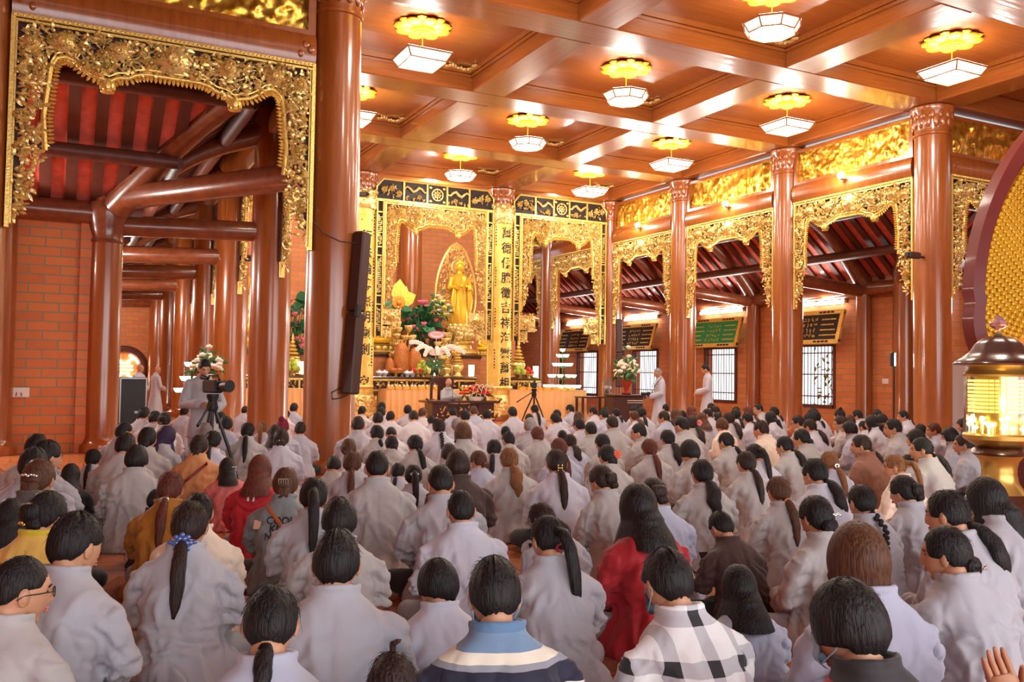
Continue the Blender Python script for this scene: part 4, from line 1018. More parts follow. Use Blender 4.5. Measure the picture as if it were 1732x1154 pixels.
for k in range(7):
    q = pz(882+14*k, 664, 24.15); o = thing('offering_box', (q.x, 24.15, .942), 'lidded yellow box, number %d from the left under the lit lotus' % (k+1), 'box', 'offering boxes'); MB().bevbox((0, 0, .035), (.21, .16, .07), .01).build('box', M['yellowbox'], o, smooth=False); MB().bevbox((0, 0, .08), (.2, .15, .025), .01).build('lid', M['orangeflower'], o, smooth=False)
# lit lotus tower
def lotus_tower(px, y, z, label, tiers):
    q = pz(px, 650, y); o = thing('lotus_lamp_tower', (q.x, y, z), label, 'lotus lamp', 'towers of lit lotus lamps'); fr = MB(); fr.tube([(0, 0, 0), (0, 0, tiers[-1][0])], .015, 6)
    for zt, rr, n in tiers:
        for k in range(n):
            a = 2*PI*k/n+zt*3; c = Vector((rr*math.cos(a), rr*math.sin(a), zt)); fr.tube([(0, 0, zt-.1), c], .008, 5); f_ = MB()
            for m_ in range(7): t = Matrix.Rotation(2*PI*m_/7, 3, 'Z'); f_.ball(c+t @ Vector((.055, 0, .02)), (.025, .04, .06), 7, 5, M=t @ Matrix.Rotation(.6, 3, 'Y'))
            f_.ball(c+Vector((0, 0, .02)), .045, 8, 6); f_.build('lotus_lamp', M['lotuslit'], o)
    fr.build('frame', M['leaf'], o)
lotus_tower(951, 24.5, .942, 'tower of glowing mint lotus lamps on the right peach table', [(.09, .52, 13), (.42, .38, 9), (.78, .25, 7), (1.06, .14, 3), (1.24, .0, 1)])
lotus_tower(318, 20.0, 0, 'glowing mint lotus lamps at the left column row', [(.95, .2, 5), (1.2, .1, 3), (1.5, .0, 1)])
# monk's desk
dk = pz(777, 690, 20.9); DX, DY = dk.x, 20.9
o = thing('desk', (DX, DY, 0), 'dark carved wooden desk before the seated monk', 'desk', None, -.05)
MB().bevbox((0, 0, .70), (1.95, .75, .06), .015).build('top', M['rosewood'], o, smooth=False)
for s in (-1, 1): 
    b = MB(); b.box((s*.62, 0, .34), (.42, .6, .66)); b.build('pedestal_cabinet', M['rosewood'], o, smooth=False)
    b = MB(); b.tube([(s*.95, -.36, .74), (s*1.02, -.36, .78)], .03, 6); b.build('scroll_end', M['rosewood'], o)
b = MB(); b.box((0, -.2, .45), (.85, .05, .4)); b.build('front_panel', M['rosewood'], o, smooth=False); b = MB()
for s in (-1, 0, 1): vign(b, s*.6-.14, s*.6+.14, .2, .55, 14, -.32 if s else -.24)
b.build('inlay', M['gold'], o)
q = pz(801, 680, 20.75); fo = thing('flower_basket', (q.x, 20.7, .73), 'arrangement of red and orange flowers on the desk', 'flowers'); MB().lathe([(.2, 0), (.24, .08), (.22, .1)], n=20).build('basket', M['white'], fo)
for pm, n_, sp_ in (('redflower', 34, .42), ('orangeflower', 16, .46)):
    b = MB()
    for k in range(n_):
        a = RA.uniform(0, 6.28); rr = sp_*math.sqrt(RA.random()); c = Vector((rr*math.cos(a), rr*.5*math.sin(a)-.05, .14+.24*(1-rr/sp_)+.05*RA.random()))
        for t in range(6): b.ball(c+Vector((.04*math.cos(t), .04*math.sin(t), .01)), (.035, .035, .02), 6, 4)
    b.build('blossoms', M[pm], fo)
b = MB()
for k in range(30): a = RA.uniform(0, 6.28); leaf(b, (.3*math.cos(a), .15*math.sin(a), .15), .25, .07, RA.uniform(0, 6), RA.uniform(-1, 1))
b.build('leaves', M['leaf'], fo); b = MB()
for k in range(4): a = k*1.6; b.tube([(-.2+.12*k, -.26, .1), (-.15+.12*k, -.3, .36), (-.05+.14*k, -.28, .42), (.05+.14*k, -.3, .25)], .008, 5)
b.build('curled_wire', M['white'], fo)
q = pz(770, 680, 20.8); mc = thing('microphone', (q.x-.1, 20.72, .73), 'slim gooseneck microphone on the desk before the monk', 'microphone'); MB().lathe([(.06, 0), (.06, .02), (.02, .03)], n=14).build('base', M['plastic'], mc); MB().tube([(0,0,.02),(0,.02,.22),(-.02,.1,.36)], .007, 6).build('gooseneck', M['plastic'], mc); MB().tube([(-.02,.1,.36),(-.03,.14,.42)], .014, 8).build('head', M['plastic'], mc)
q = pz(746, 670, 21.75); ch = thing('armchair', (q.x+.12, 21.75, 0), 'dark wooden armchair behind the desk', 'chair'); MB().bevbox((0, 0, .46), (.6, .5, .06), .01).build('seat', M['rosewood'], ch, smooth=False)
b = MB(); b.box((-.3, .25, .85), (.06, .06, .85)); b.box((.3, .25, .85), (.06, .06, .85)); b.box((0, .25, 1.22), (.66, .05, .1)); b.box((0, .25, .9), (.24, .03, .6)); b.build('backrest', M['rosewood'], ch, smooth=False)
for sx in (-1, 1):
    for sy in (-1, 1): MB().box((sx*.26, sy*.2, .22), (.06, .06, .44)).build('leg', M['rosewood'], ch, smooth=False)
    MB().tube([(sx*.3, .24, .72), (sx*.32, -.2, .7), (sx*.3, -.24, .5)], .028, 8).build('armrest', M['rosewood'], ch)
MONK_AT = (q.x+.12, 21.68)
# small video camera on a tripod before the right peach table
def tripod_camera(loc, h, label, tlabel, rz=0, s=1.0, feet=.5):
    o = thing('tripod', loc, tlabel, 'tripod', None, rz)
    for k in range(3): a = 2*PI*k/3+.5; b = MB(); b.tube([(.03*math.cos(a), .03*math.sin(a), h-.18), (feet*.55*math.cos(a), feet*.55*math.sin(a), h*.45), (feet*math.cos(a), feet*math.sin(a), .015)], [.02, .02, .014], 7); b.build('leg', M['plastic'], o)
    MB().tube([(0, 0, h*.4), (0, 0, h-.08)], .02, 8).build('centre_post', M['plastic'], o); MB().lathe([(.05, h-.2), (.07, h-.16), (.05, h-.08), (.07, h-.04), (.07, h)], n=16).build('fluid_head', M['plastic'], o)
    MB().tube([(0, 0, h-.06), (.30, .25, h-.26), (.42, .35, h-.34)], [.012, .012, .018], 7).build('pan_handle', M['plastic'], o)
    c = thing('video_camera', (loc[0], loc[1], loc[2]+h), label, 'camera', None, rz); c.scale = (s, s, s)
    b = MB(); b.bevbox((0, 0, .10), (.14, .30, .17), .02); b.build('body', M['plastic'], c, smooth=False); MB().lathe([(.05, 0), (.055, .06), (.06, .12), (.075, .13), (.08, .22)], (0, .14, .11), 18, M=Matrix.Rotation(-PI/2, 3, 'X')).build('lens', M['plastic'], c)
    MB().tube([(0, -.12, .18), (0, -.08, .25), (0, .1, .25), (0, .14, .19)], .014, 7).build('handle', M['plastic'], c); MB().tube([(0, -.12, .2), (0, -.25, .22)], [.025, .035], 10).build('viewfinder', M['plastic'], c); MB().box((-.14, 0, .12), (.12, .02, .09)).build('screen', M['ceramic'], c, smooth=False)
q = pz(903, 690, 20.2); tripod_camera((q.x, 20.2, 0), 1.05, 'small black video camera on the tripod before the right peach table', 'slender black tripod standing before the right peach table', 2.6, .9, .42)
# fan, podium, flowers, side table, flood light of the right row
q = pz(1027, 690, 22.3); o = thing('electric_fan', (q.x, 22.3, 0), 'grey pedestal fan beside the brown podium', 'fan', None, .5); MB().lathe([(.22, 0), (.22, .03), (.05, .05)], n=22).build('base', M['plastic'], o); MB().tube([(0, 0, .04), (0, 0, 1.02)], .016, 8).build('pole', M['metal'], o)
b = MB()
for r_ in (.06, .13, .2, .27, .32): b.tube([(r_*math.cos(2*PI*k/30), -.08+.05*(r_/.32)**2, 1.06+r_*math.sin(2*PI*k/30)) for k in range(30)], .004, 5, closed=True)
for k in range(28): a = 2*PI*k/28; b.tube([(.03*math.cos(a), -.09, 1.06+.03*math.sin(a)), (.2*math.cos(a), -.08, 1.06+.2*math.sin(a)), (.32*math.cos(a), -.02, 1.06+.32*math.sin(a)), (.2*math.cos(a), .08, 1.06+.2*math.sin(a))], .003, 4)
b.build('cage', M['metal'], o); b = MB()
for k in range(3): a = 2*PI*k/3; qq = Matrix.Rotation(a, 3, 'Y'); b.add([qq @ Vector(p)+Vector((0, 0, 1.06)) for p in ((.03,-.02,0),(.12,-.04,.09),(.26,-.03,.12),(.29,.01,.0),(.2,.02,-.06),(.05,.01,-.02))], [(0,1,2,3,4,5)])
b.build('blades', simple('grey_fan_blade', srgb(110,112,116), .4), o); MB().lathe([(.05, -.1), (.06, 0), (.05, .12)], (0, 0, 1.06), 16, M=Matrix.Rotation(PI/2, 3, 'X')).build('motor', M['white'], o)
q = pz(1056, 690, 21.3); o = thing('podium', (q.x, 21.3, 0), 'dark brown wooden podium under the white flower vase', 'podium', None, -.1); MB().bevbox((0, 0, .42), (.95, .5, .84), .02).build('box', M['darkbrown'], o, smooth=False); MB().bevbox((0, 0, .86), (1.05, .58, .05), .015).build('top', M['darkbrown'], o, smooth=False)
b = MB()
for k in range(10): b.box((-.02+.05*k, -.255, .72), (.03, .012, .025)); b.box((-.02+.05*k, -.255, .66), (.03, .012, .02))
b.build('plate_lettering', M['white'], o, smooth=False)
bouquet('flower_vase', (q.x+.03, 21.25, .885), 1.15, 44, ['creamflower', 'whiteflower'], 'tall bouquet of white and cream roses in a red vase on the podium', 'vase', .42, w_=.34)
q = pz(1000, 690, 23.6); o = thing('side_table', (q.x, 23.6, 0), 'dark wooden side table beside the right peach table', 'table'); MB().bevbox((0, 0, .74), (.95, .45, .05), .01).build('top', M['rosewood'], o, smooth=False)
for sx in (-1, 1):
    for sy in (-1, 1): MB().box((sx*.42, sy*.18, .36), (.06, .06, .72)).build('leg', M['rosewood'], o, smooth=False)
q = pz(1147, 690, 22.6); o = thing('flood_light', (q.x, 22.6, 0), 'lit white flood lamp standing low by the third right column', 'lamp', None, -.5); MB().lathe([(.03, 0), (.03, .6)], n=8).build('stand', M['plastic'], o); MB().bevbox((0, .05, .75), (.26, .12, .36), .02).build('housing', M['plastic'], o, smooth=False); MB().box((0, -.02, .75), (.2, .02, .3)).build('panel', M['floodpanel'], o, smooth=False); MB().lathe([(.3, 0), (.3, .03)], n=16).build('base', M['plastic'], o)
# slim loudspeakers on columns
def speaker(px_t, py_t, px_b, py_b, y, label, w_=.19):
    t, b_ = pz(px_t, py_t, y), pz(px_b, py_b, y-.12); o = thing('column_speaker', ((t+b_)/2)[:], label, 'loudspeaker', 'slim column loudspeakers'); d = t-b_; L = d.length
    o.rotation_mode = 'QUATERNION'; o.rotation_quaternion = d.to_track_quat('Z', 'Y')
    MB().bevbox((0, 0, L*.252), (w_, .2, L*.495), .02).build('upper_cabinet', M['darkbrown'], o, smooth=False); MB().bevbox((0, 0, -L*.252), (w_, .2, L*.495), .02).build('lower_cabinet', M['darkbrown'], o, smooth=False)
    MB().box((-w_*.62, .12, 0), (.05, .08, .16)).build('bracket', M['plastic'], o, smooth=False); return o
speaker(613, 393, 592, 667, 12.15, 'long dark brown column loudspeaker leaning from the big left column')
speaker(1047, 540, 1047, 655, 23.9, 'slim dark loudspeaker on the fourth right column', .2)
b = MB(); a0 = Vector((XL, YS[2], 0)); pts = [pz(530, 375, 12.15), pz(548, 395, 12.1), pz(575, 408, 12.1), pz(604, 412, 12.1), pz(608, 440, 12.1), pz(600, 490, 12.1), pz(596, 520, 12.1)]
o = b.tube(pts, .008, 6).build('cable', M['plastic']); prop(o, 'thin black cable hanging across the big left column to the loudspeaker', 'cable')
o = MB().tube([pz(590, 655, 12.1), pz(575, 657, 12.08), pz(561, 664, 12.08), pz(562, 675, 12.08), pz(575, 674, 12.08), pz(590, 667, 12.05)], .008, 6).build('cable', M['plastic']); prop(o, 'loop of black cable at the foot of the leaning loudspeaker', 'cable')
def cctv(px, py, y, label, rz):
    q = pz(px, py, y); o = thing('security_camera', q[:], label, 'camera', 'small cameras on columns', rz); MB().bevbox((0, 0, 0), (.13, .34, .13), .02).build('housing', M['darkbrown'], o, smooth=False); MB().lathe([(.045, 0), (.05, .05)], (0, -.16, 0), 12, M=Matrix.Rotation(PI/2, 3, 'X')).build('lens', M['plastic'], o); MB().box((.0, .30, -.02), (.04, .36, .04)).build('bracket', M['plastic'], o, smooth=False); return o
cctv(1545, 432, 12.42, 'small brown camera on the nearest right column', -PI/2); cctv(612, 329, 24.16, 'small dark camera at the head of the left couplet board', .8); cctv(418, 437, 20.3, 'small brown camera high on the third left column', 1.0)
# right aisle: led light on a stand, air conditioner, wall switches
q = pz(1512, 720, 13.4); o = thing('light_stand', (q.x, 13.4, 0), 'thin black stand with a lit white panel beside the right column', 'light stand', None, .9)
MB().tube([(0, 0, .5), (-.02, 0, 1.75)], .014, 7).build('pole', M['plastic'], o)
for k in range(3): a = 2*PI*k/3; MB().tube([(0, 0, .6), (.3*math.cos(a), .3*math.sin(a), .012)], .012, 6).build('leg', M['plastic'], o)
MB().bevbox((-.02, .04, 1.86), (.13, .08, .3), .015).build('housing', M['plastic'], o, smooth=False); MB().box((-.02, -.012, 1.86), (.11, .02, .27)).build('panel', M['floodpanel'], o, smooth=False)
q = pz(1640, 655, 14.9); o = thing('air_conditioner', (q.x+.1, 15.05, 0), 'white standing air conditioner against the right wing wall', 'air conditioner'); MB().bevbox((0, 0, .95), (.62, .42, 1.9), .03).build('cabinet', M['white'], o, smooth=False)
b = MB()
for z0 in (.85, 1.38):
    for k in range(9): b.box((0, -.22, z0+.042*k), (.48, .02, .022))
b.build('grille', simple('blue_grey_grille', srgb(96,116,150), .4), o, smooth=False); MB().box((0, -.215, 1.8), (.3, .02, .1)).build('display', M['plastic'], o, smooth=False)
for k, (px, py) in enumerate(((1492, 644), (1505, 645))):
    q = pz(px, py, 15.9+.2*k); y = 16.05-.42*k; o = thing('wall_switch', (OR_+.12, y, 1.38), ['plain white switch plate on the right brick wall', 'white control panel with a dark screen on the right brick wall'][k], 'switch', 'wall switches'); MB().bevbox((0, 0, 0), (.03, .2 if k == 0 else .26, .14 if k == 0 else .3), .008).build('plate', M['white'], o, smooth=False); MB().box((-.018, 0, 0), (.01, .08 if k == 0 else .16, .07 if k == 0 else .16)).build('button', M['white'] if k == 0 else M['metal'], o, smooth=False)
q = pz(1385, 672, 18.6); o = thing('electric_fan', (OR_-.5, 18.75, 0), 'dark round pedestal fan before the nearest window', 'fan', None, 1.2); MB().lathe([(.2, 0), (.2, .03), (.04, .05)], n=20).build('base', M['metal'], o); MB().tube([(0, 0, .04), (0, 0, .92)], .016, 8).build('pole', M['metal'], o); MB().ball((0, .05, .98), (.13, .14, .13), 14, 10).build('motor', M['plastic'], o)
b = MB()
for r_ in (.1, .2, .28): b.tube([(r_*math.cos(2*PI*k/26), -.1, .98+r_*math.sin(2*PI*k/26)) for k in range(26)], .004, 5, closed=True)
for k in range(20): a = 2*PI*k/20; b.tube([(.04*math.cos(a), -.12, .98+.04*math.sin(a)), (.28*math.cos(a), -.1, .98+.28*math.sin(a)), (.2*math.cos(a), .02, .98+.2*math.sin(a))], .003, 4)
b.build('cage', M['metal'], o)
# glass offering lantern
q = pz(1690, 860, 5.9); LX, LY = (CAM+ray(1690, 800)*9.0)[:2]
o = thing('offering_lantern', (LX, LY, 0), 'tall glass offering lantern with a dark dome and crystal finial', 'lantern')
MB().lathe([(.44, 0), (.45, .05), (.40, .09), (.38, .16), (.34, .2), (.30, .27), (.27, .3)], n=40).build('wooden_foot', M['rosewood'], o)
MB().lathe([(.25, .30), (.23, .33), (.18, .40), (.16, .50), (.165, .52), (.16, .54), (.18, .62), (.23, .68)], n=40).build('gold_pedestal', M['brass'], o)
b = MB(); b.lathe([(.24, .68), (.26, .70), (.24, .74), (.20, .76)], n=40); b.build('wooden_ring', M['rosewood'], o); MB().lathe([(.2, .76), (.27, .80), (.33, .84), (.335, .88), (.32, .90)], n=44).build('gold_rim', M['brass'], o)
MB().lathe([(.315, .90), (.315, 1.47), (.305, 1.47), (.305, .90)], n=44, cap=False).build('glass', M['glass'], o)
lit = simple('lit_name_plates', srgb(250,244,150), .5, emit=srgb(246,240,120), estr=1.6); b = MB()
for j in range(9):
    for k in range(34): a = 2*PI*k/34; qq = Matrix.Rotation(a, 3, 'Z'); b.box(qq @ Vector((.27, 0, 1.12+.038*j)), (.02, .034, .022), a)
b.build('name_plates', lit, o, smooth=False); b = MB()
for k in range(46): a = RA.uniform(0, 6.28); z = .95+.12*RA.random(); b.ball((.27*math.cos(a), .27*math.sin(a), z), (.03, .03, .022), 7, 5); b.tube([(.27*math.cos(a), .27*math.sin(a), .9), (.27*math.cos(a), .27*math.sin(a), z)], .004, 4)
b.build('lotus_figures', simple('lit_lotus_figures', srgb(255,252,200), .5, emit=srgb(255,250,170), estr=3.0), o)
b = MB(); b.lathe([(.22, .9), (.22, 1.47)], n=30); b.build('core', M['brass'], o)
MB().lathe([(.32, 1.47), (.335, 1.49), (.28, 1.54), (.27, 1.57), (.33, 1.59)], n=44).build('gold_collar', M['brass'], o)
MB().lathe([(.30, 1.58), (.41, 1.585), (.425, 1.60), (.41, 1.625), (.34, 1.66), (.27, 1.72), (.22, 1.80), (.14, 1.86), (.05, 1.885), (.03, 1.90)], n=44, wob=lambda a, z: 1+.02*math.sin(8*a)*(1 if z > 1.64 else 0)).build('dome', M['rosewood'], o)
b = MB(); b.lathe([(.02, 1.90), (.035, 1.92), (.02, 1.94)], n=14); b.build('finial_stem', M['gold'], o); b = MB(); b.lathe([(.02, 1.94), (.08, 1.98), (.085, 2.01), (.05, 2.06), (0, 2.10)], n=8); b.build('crystal_finial', simple('pink_crystal', srgb(250,190,200), .05, trans=.7), o, smooth=False)
l = bpy.data.lights.new('lantern_light', 'POINT'); l.energy = 12; l.color = (1, .95, .6); l.shadow_soft_size = .1; lo = bpy.data.objects.new('lantern_light', l); COL.objects.link(lo); lo.parent = o; lo.location = (-.5, -.5, 1.2)
# great aureole of the right wing
AX, AY = 11.50, 7.0
o = thing('great_aureole', (AX, AY, 0), 'huge dark red petal shaped aureole lined with rows of tiny golden buddhas', 'aureole')
def au(t, k=1.0):   # half outline, t 0 bottom .. 1 apex
    z = 1.0+3.95*t; x = 1.72*(math.sin(PI*min(1, .13+.45*t/.36)) if t < .36 else math.cos((t-.36)/.64*PI/2)**.72)
    zc = 2.6; return x*k, zc+(z-zc)*k
T = [i/40 for i in range(41)]
def shell(k0, y0, k1, y1):
    b = MB(); L = [au(t, k0) for t in T]+[(-x, z) for x, z in [au(t, k0) for t in T[::-1]]]; U = [au(t, k1) for t in T]+[(-x, z) for x, z in [au(t, k1) for t in T[::-1]]]; n = len(L)
    b.add([(x, y0, z) for x, z in L]+[(x, y1, z) for x, z in U], [(i, (i+1) % n, (i+1) % n+n, i+n) for i in range(n)]); return b
b = shell(1.0, .17, 1.015, .0); q2 = shell(1.015, .0, .93, -.05); b.add(q2.v, q2.f); q2 = shell(1.0, .17, .5, .30); b.add(q2.v, q2.f); P = [au(t, .5) for t in T]; b.add([(x, .30, z) for x, z in P]+[(-x, .30, z) for x, z in P[::-1]], [tuple(range(82))]); b.build('red_frame', simple('red_lacquer', srgb(112,30,22), .55, coat=.1), o)
b = shell(.93, -.05, .88, .06); q2 = shell(.87, .06, .02, .16); b.add(q2.v, q2.f); b.build('gold_lining', M['goldpanel'], o)
b = MB()
for r_ in range(3, 20):
    k = .85*r_/19.5; P = [au(t, k) for t in T]; P = [Vector((x, .05+.10*(1-k), z)) for x, z in P]+[Vector((-x, .05+.10*(1-k), z)) for x, z in P[::-1]]
    for p in resample(P, .105): b.ball(p, (.038, .035, .04), 6, 4); b.ball(p+Vector((0, -.02, .048)), .02, 5, 4)
b.build('tiny_buddhas', M['goldflower'], o)
b = MB(); b.bevbox((0, .05, .5), (2.6, .9, 1.0), .04); b.bevbox((0, .05, 1.05), (2.6, .7, .12), .04); b.build('stand', M['boxred'], o, smooth=False)
q = pz(1722, 600, 6.2); fl = thing('lotus_bud', (q.x, 6.2, 1.11), 'orange and pink lotus buds before the aureole, above the lantern', 'flowers'); fl.location = (on_plane(1722, 6.80), 6.80, 1.11)
b = MB()
for k in range(6): qq = Matrix.Rotation(2*PI*k/6, 3, 'Z'); b.ball(qq @ Vector((.05, 0, .75)), (.03, .06, .10), 8, 6, M=qq @ Matrix.Rotation(.3, 3, 'Y'))
b.build('blossom', M['orangeflower'], fl); MB().tube([(0, 0, 0), (0, 0, .7)], .012, 6).build('stem', M['leaf'], fl)
b = MB()
for k in range(5): qq = Matrix.Rotation(2*PI*k/5, 3, 'Z'); b.ball(Vector((.02, -.05, .5))+qq @ Vector((.03, 0, 0)), (.02, .04, .07), 7, 6, M=qq)
b.build('pink_bud', M['pink'], fl)
# left aisle: black equipment case, blue cloth bundle, flower stand
q = pz(212, 640, 19.6); o = thing('equipment_case', (q.x+.1, 19.4, 0), 'tall black equipment case with pale corner edges in the left aisle', 'case', None, .1); MB().bevbox((0, 0, .62), (.50, .5, 1.24), .02).build('box', M['plastic'], o, smooth=False)
b = MB()
for s in (-1, 1): b.box((s*.24, -.25, .62), (.025, .025, 1.22))
for z in (.02, 1.22): b.box((0, -.25, z), (.5, .025, .025))
b.box((.1, -.255, .55), (.14, .02, .05)); b.build('edging', M['metal'], o, smooth=False)
o = thing('speaker_tower', (q.x-.28, 18.9, 0), 'narrow tall black loudspeaker tower next to the equipment case', 'loudspeaker'); MB().bevbox((0, 0, 1.0), (.2, .3, 2.0), .02).build('cabinet', M['plastic'], o, smooth=False); MB().box((0, -.155, 1.0), (.17, .01, 1.8)).build('grille', M['black'], o, smooth=False)
q = pz(352, 690, 19.0); o = thing('flower_stand', (q.x, 19.3, 0), 'thin wire stand under the cream roses in the left row', 'stand')
for k in range(4): a = 2*PI*k/4; MB().tube([(.12*math.cos(a), .12*math.sin(a), .95), (.06*math.cos(a), .06*math.sin(a), .5), (.2*math.cos(a), .2*math.sin(a), .01)], .01, 6).build('leg', M['gold'], o)
MB().lathe([(.16, .95), (.16, .97)], n=18).build('shelf', M['gold'], o)
bouquet('flower_vase', (q.x, 19.3, .97), 1.0, 40, ['creamflower', 'whiteflower'], 'bouquet of cream and white roses behind the standing cameraman', 'gold', .3, w_=.3)
# trees outside the windows
for k, (x, y, s) in enumerate(((22.6, 21.0, 1.0), (23.2, 25.0, 1.2), (22.8, 30.0, .9))):
    o = thing('tree', (x, y, -.3), 'leafy green tree outside the %s window' % ['second', 'third', 'fourth'][k], 'tree', 'trees outside'); MB().tube([(0, 0, 0), (.05, 0, 1.0), (0, .1, 1.9)], [.09, .07, .04], 8).build('trunk', M['darkbrown'], o); b = MB()
    for _ in range(130): a = RA.uniform(0, 6.28); rr = s*.8*math.sqrt(RA.random()); z = .7+1.9*RA.random(); leaf(b, (rr*math.cos(a), rr*math.sin(a), z), .2, .1, RA.uniform(0, 6), RA.uniform(-1.5, 1.5))
    b.build('crown', M['treeleaf'], o)

o = thing('socket_box', (*pz(28, 778, 16.5)[:2], .62), 'small white socket box above a dark trunk at the left brick wall', 'socket box'); o.location = (pz(28, 778, 16.52).x, 16.52, 1.0); MB().bevbox((0, .03, 0), (.30, .09, .16), .01).build('box', M['white'], o, smooth=False)
for s_ in (-1, 1): MB().tube([(s_*.03, -.02, .0), (s_*.04, -.03, -.06)], .006, 5).build('wire', M['plastic'], o)
# ---------------------------------------------------------------- people
def cloth(name, rgb, rough=.75):
    mt, nt, p = new_mat(name); c = srgb(*rgb); p.inputs['Roughness'].default_value = rough; p.inputs['Sheen Weight'].default_value = .15
    tc = N(nt, 'ShaderNodeTexCoord'); n1 = N(nt, 'ShaderNodeTexNoise', Scale=4.5, Detail=3.0, Distortion=.8); n1.noise_type = 'RIDGED_MULTIFRACTAL'; n1.normalize = True; nt.links.new(tc.outputs['Object'], n1.inputs['Vector'])
    n2 = N(nt, 'ShaderNodeTexNoise', Scale=420.0, Detail=2.0); nt.links.new(tc.outputs['Object'], n2.inputs['Vector'])
    rp = N(nt, 'ShaderNodeValToRGB'); rp.color_ramp.elements[0].color = tuple(x*.94 for x in c[:3])+(1,); rp.color_ramp.elements[1].color = c
    nt.links.new(n1.outputs[0], rp.inputs[0]); nt.links.new(rp.outputs[0], p.inputs['Base Color'])
    b1 = N(nt, 'ShaderNodeBump', Strength=.6, Distance=.03); nt.links.new(n1.outputs[0], b1.inputs['Height'])
    b2 = N(nt, 'ShaderNodeBump', Strength=.12, Distance=.002); nt.links.new(n2.outputs[0], b2.inputs['Height']); nt.links.new(b1.outputs[0], b2.inputs['Normal'])
    nt.links.new(b2.outputs[0], p.inputs['Normal'])
    return mt
def banded(name, stops, axis='Z', rough=.75):
    """cloth woven in bands along an axis of the garment"""
    mt = cloth(name, (200,200,200), rough); nt = mt.node_tree; p = nt.nodes['Principled BSDF']
    tc = nt.nodes['Texture Coordinate']; sp = N(nt, 'ShaderNodeSeparateXYZ'); nt.links.new(tc.outputs['Object'], sp.inputs[0])
    rp = N(nt, 'ShaderNodeValToRGB'); cr = rp.color_ramp; cr.interpolation = 'CONSTANT'
    cr.elements[0].position = 0; cr.elements[0].color = srgb(*stops[0][1]); cr.elements[1].position = stops[1][0]; cr.elements[1].color = srgb(*stops[1][1])
    for pos, col in stops[2:]: e = cr.elements.new(pos); e.color = srgb(*col)
    nt.links.new(sp.outputs[axis], rp.inputs[0]); nt.links.new(rp.outputs[0], p.inputs['Base Color'])
    return mt
def plaid(name):
    mt = cloth(name, (240,240,240)); nt = mt.node_tree; p = nt.nodes['Principled BSDF']; tc = nt.nodes['Texture Coordinate']
    sp = N(nt, 'ShaderNodeSeparateXYZ'); nt.links.new(tc.outputs['Object'], sp.inputs[0])
    def band(ax, off):
        a = N(nt, 'ShaderNodeMath', operation='ADD'); a.inputs[1].default_value = off; nt.links.new(sp.outputs[ax], a.inputs[0])
        d = N(nt, 'ShaderNodeMath', operation='DIVIDE'); d.inputs[1].default_value = .135; nt.links.new(a.outputs[0], d.inputs[0])
        fr = N(nt, 'ShaderNodeMath', operation='FRACT'); nt.links.new(d.outputs[0], fr.inputs[0])
        lt = N(nt, 'ShaderNodeMath', operation='LESS_THAN'); lt.inputs[1].default_value = .34; nt.links.new(fr.outputs[0], lt.inputs[0]); return lt
    b1, b2 = band('X', 2.05), band('Z', 2.0)
    s = N(nt, 'ShaderNodeMath', operation='ADD'); nt.links.new(b1.outputs[0], s.inputs[0]); nt.links.new(b2.outputs[0], s.inputs[1])
    h = N(nt, 'ShaderNodeMath', operation='MULTIPLY'); h.inputs[1].default_value = .5; nt.links.new(s.outputs[0], h.inputs[0])
    rp = N(nt, 'ShaderNodeValToRGB'); cr = rp.color_ramp; cr.interpolation = 'CONSTANT'; cr.elements[0].color = srgb(240,240,240); cr.elements[1].position = .4; cr.elements[1].color = srgb(196,196,202); e = cr.elements.new(.9); e.color = srgb(44,44,48)
    nt.links.new(h.outputs[0], rp.inputs[0]); nt.links.new(rp.outputs[0], p.inputs['Base Color']); return mt
CL = {'g': cloth('grey_robe_cloth', (182,180,188)), 'w': cloth('warm_grey_robe_cloth', (186,181,180)), 'v': cloth('pale_lavender_robe_cloth', (204,203,216)), 'b': cloth('blue_grey_robe_cloth', (184,188,208)),
      'wh': cloth('white_robe_cloth', (228,224,230)), 'red': cloth('crimson_knit', (170,22,34)), 'hood': cloth('red_hooded_jacket_cloth', (204,34,50)), 'orange': cloth('orange_knit', (216,150,96)), 'mustard': cloth('mustard_knit', (176,112,28)),
      'cream': cloth('cream_cloth', (246,226,206)), 'brown': cloth('dark_brown_cloth', (70,48,42)), 'rust': cloth('rust_brown_cloth', (146,96,76)), 'pink': cloth('pink_cloth', (226,120,116)), 'dark': cloth('black_cloth', (34,32,36)),
      'denim': cloth('grey_denim', (132,138,142)), 'check': cloth('black_grey_tweed', (96,90,86)), 'plaid': plaid('white_plaid_shirt_cloth'),
      'stripe': banded('striped_polo_cloth', [(0,(126,152,182)),(.44,(236,236,230)),(.45,(40,40,62)),(.505,(150,154,164)),(.52,(238,230,212)),(.548,(118,148,180)),(.595,(94,130,168))]),
      'blackred': banded('red_and_black_jacket_cloth', [(0,(200,40,52)),(.56,(44,40,44))]),
      'yellow': banded('yellow_blouse_cloth', [(0,(206,186,30)),(.49,(232,190,96)),(.60,(214,190,50))])}
CLN = {'g': 'grey robe', 'w': 'grey robe', 'v': 'pale robe', 'b': 'bluish robe', 'wh': 'white robe', 'cream': 'cream robe', 'brown': 'dark brown shirt', 'dark': 'dark clothes'}
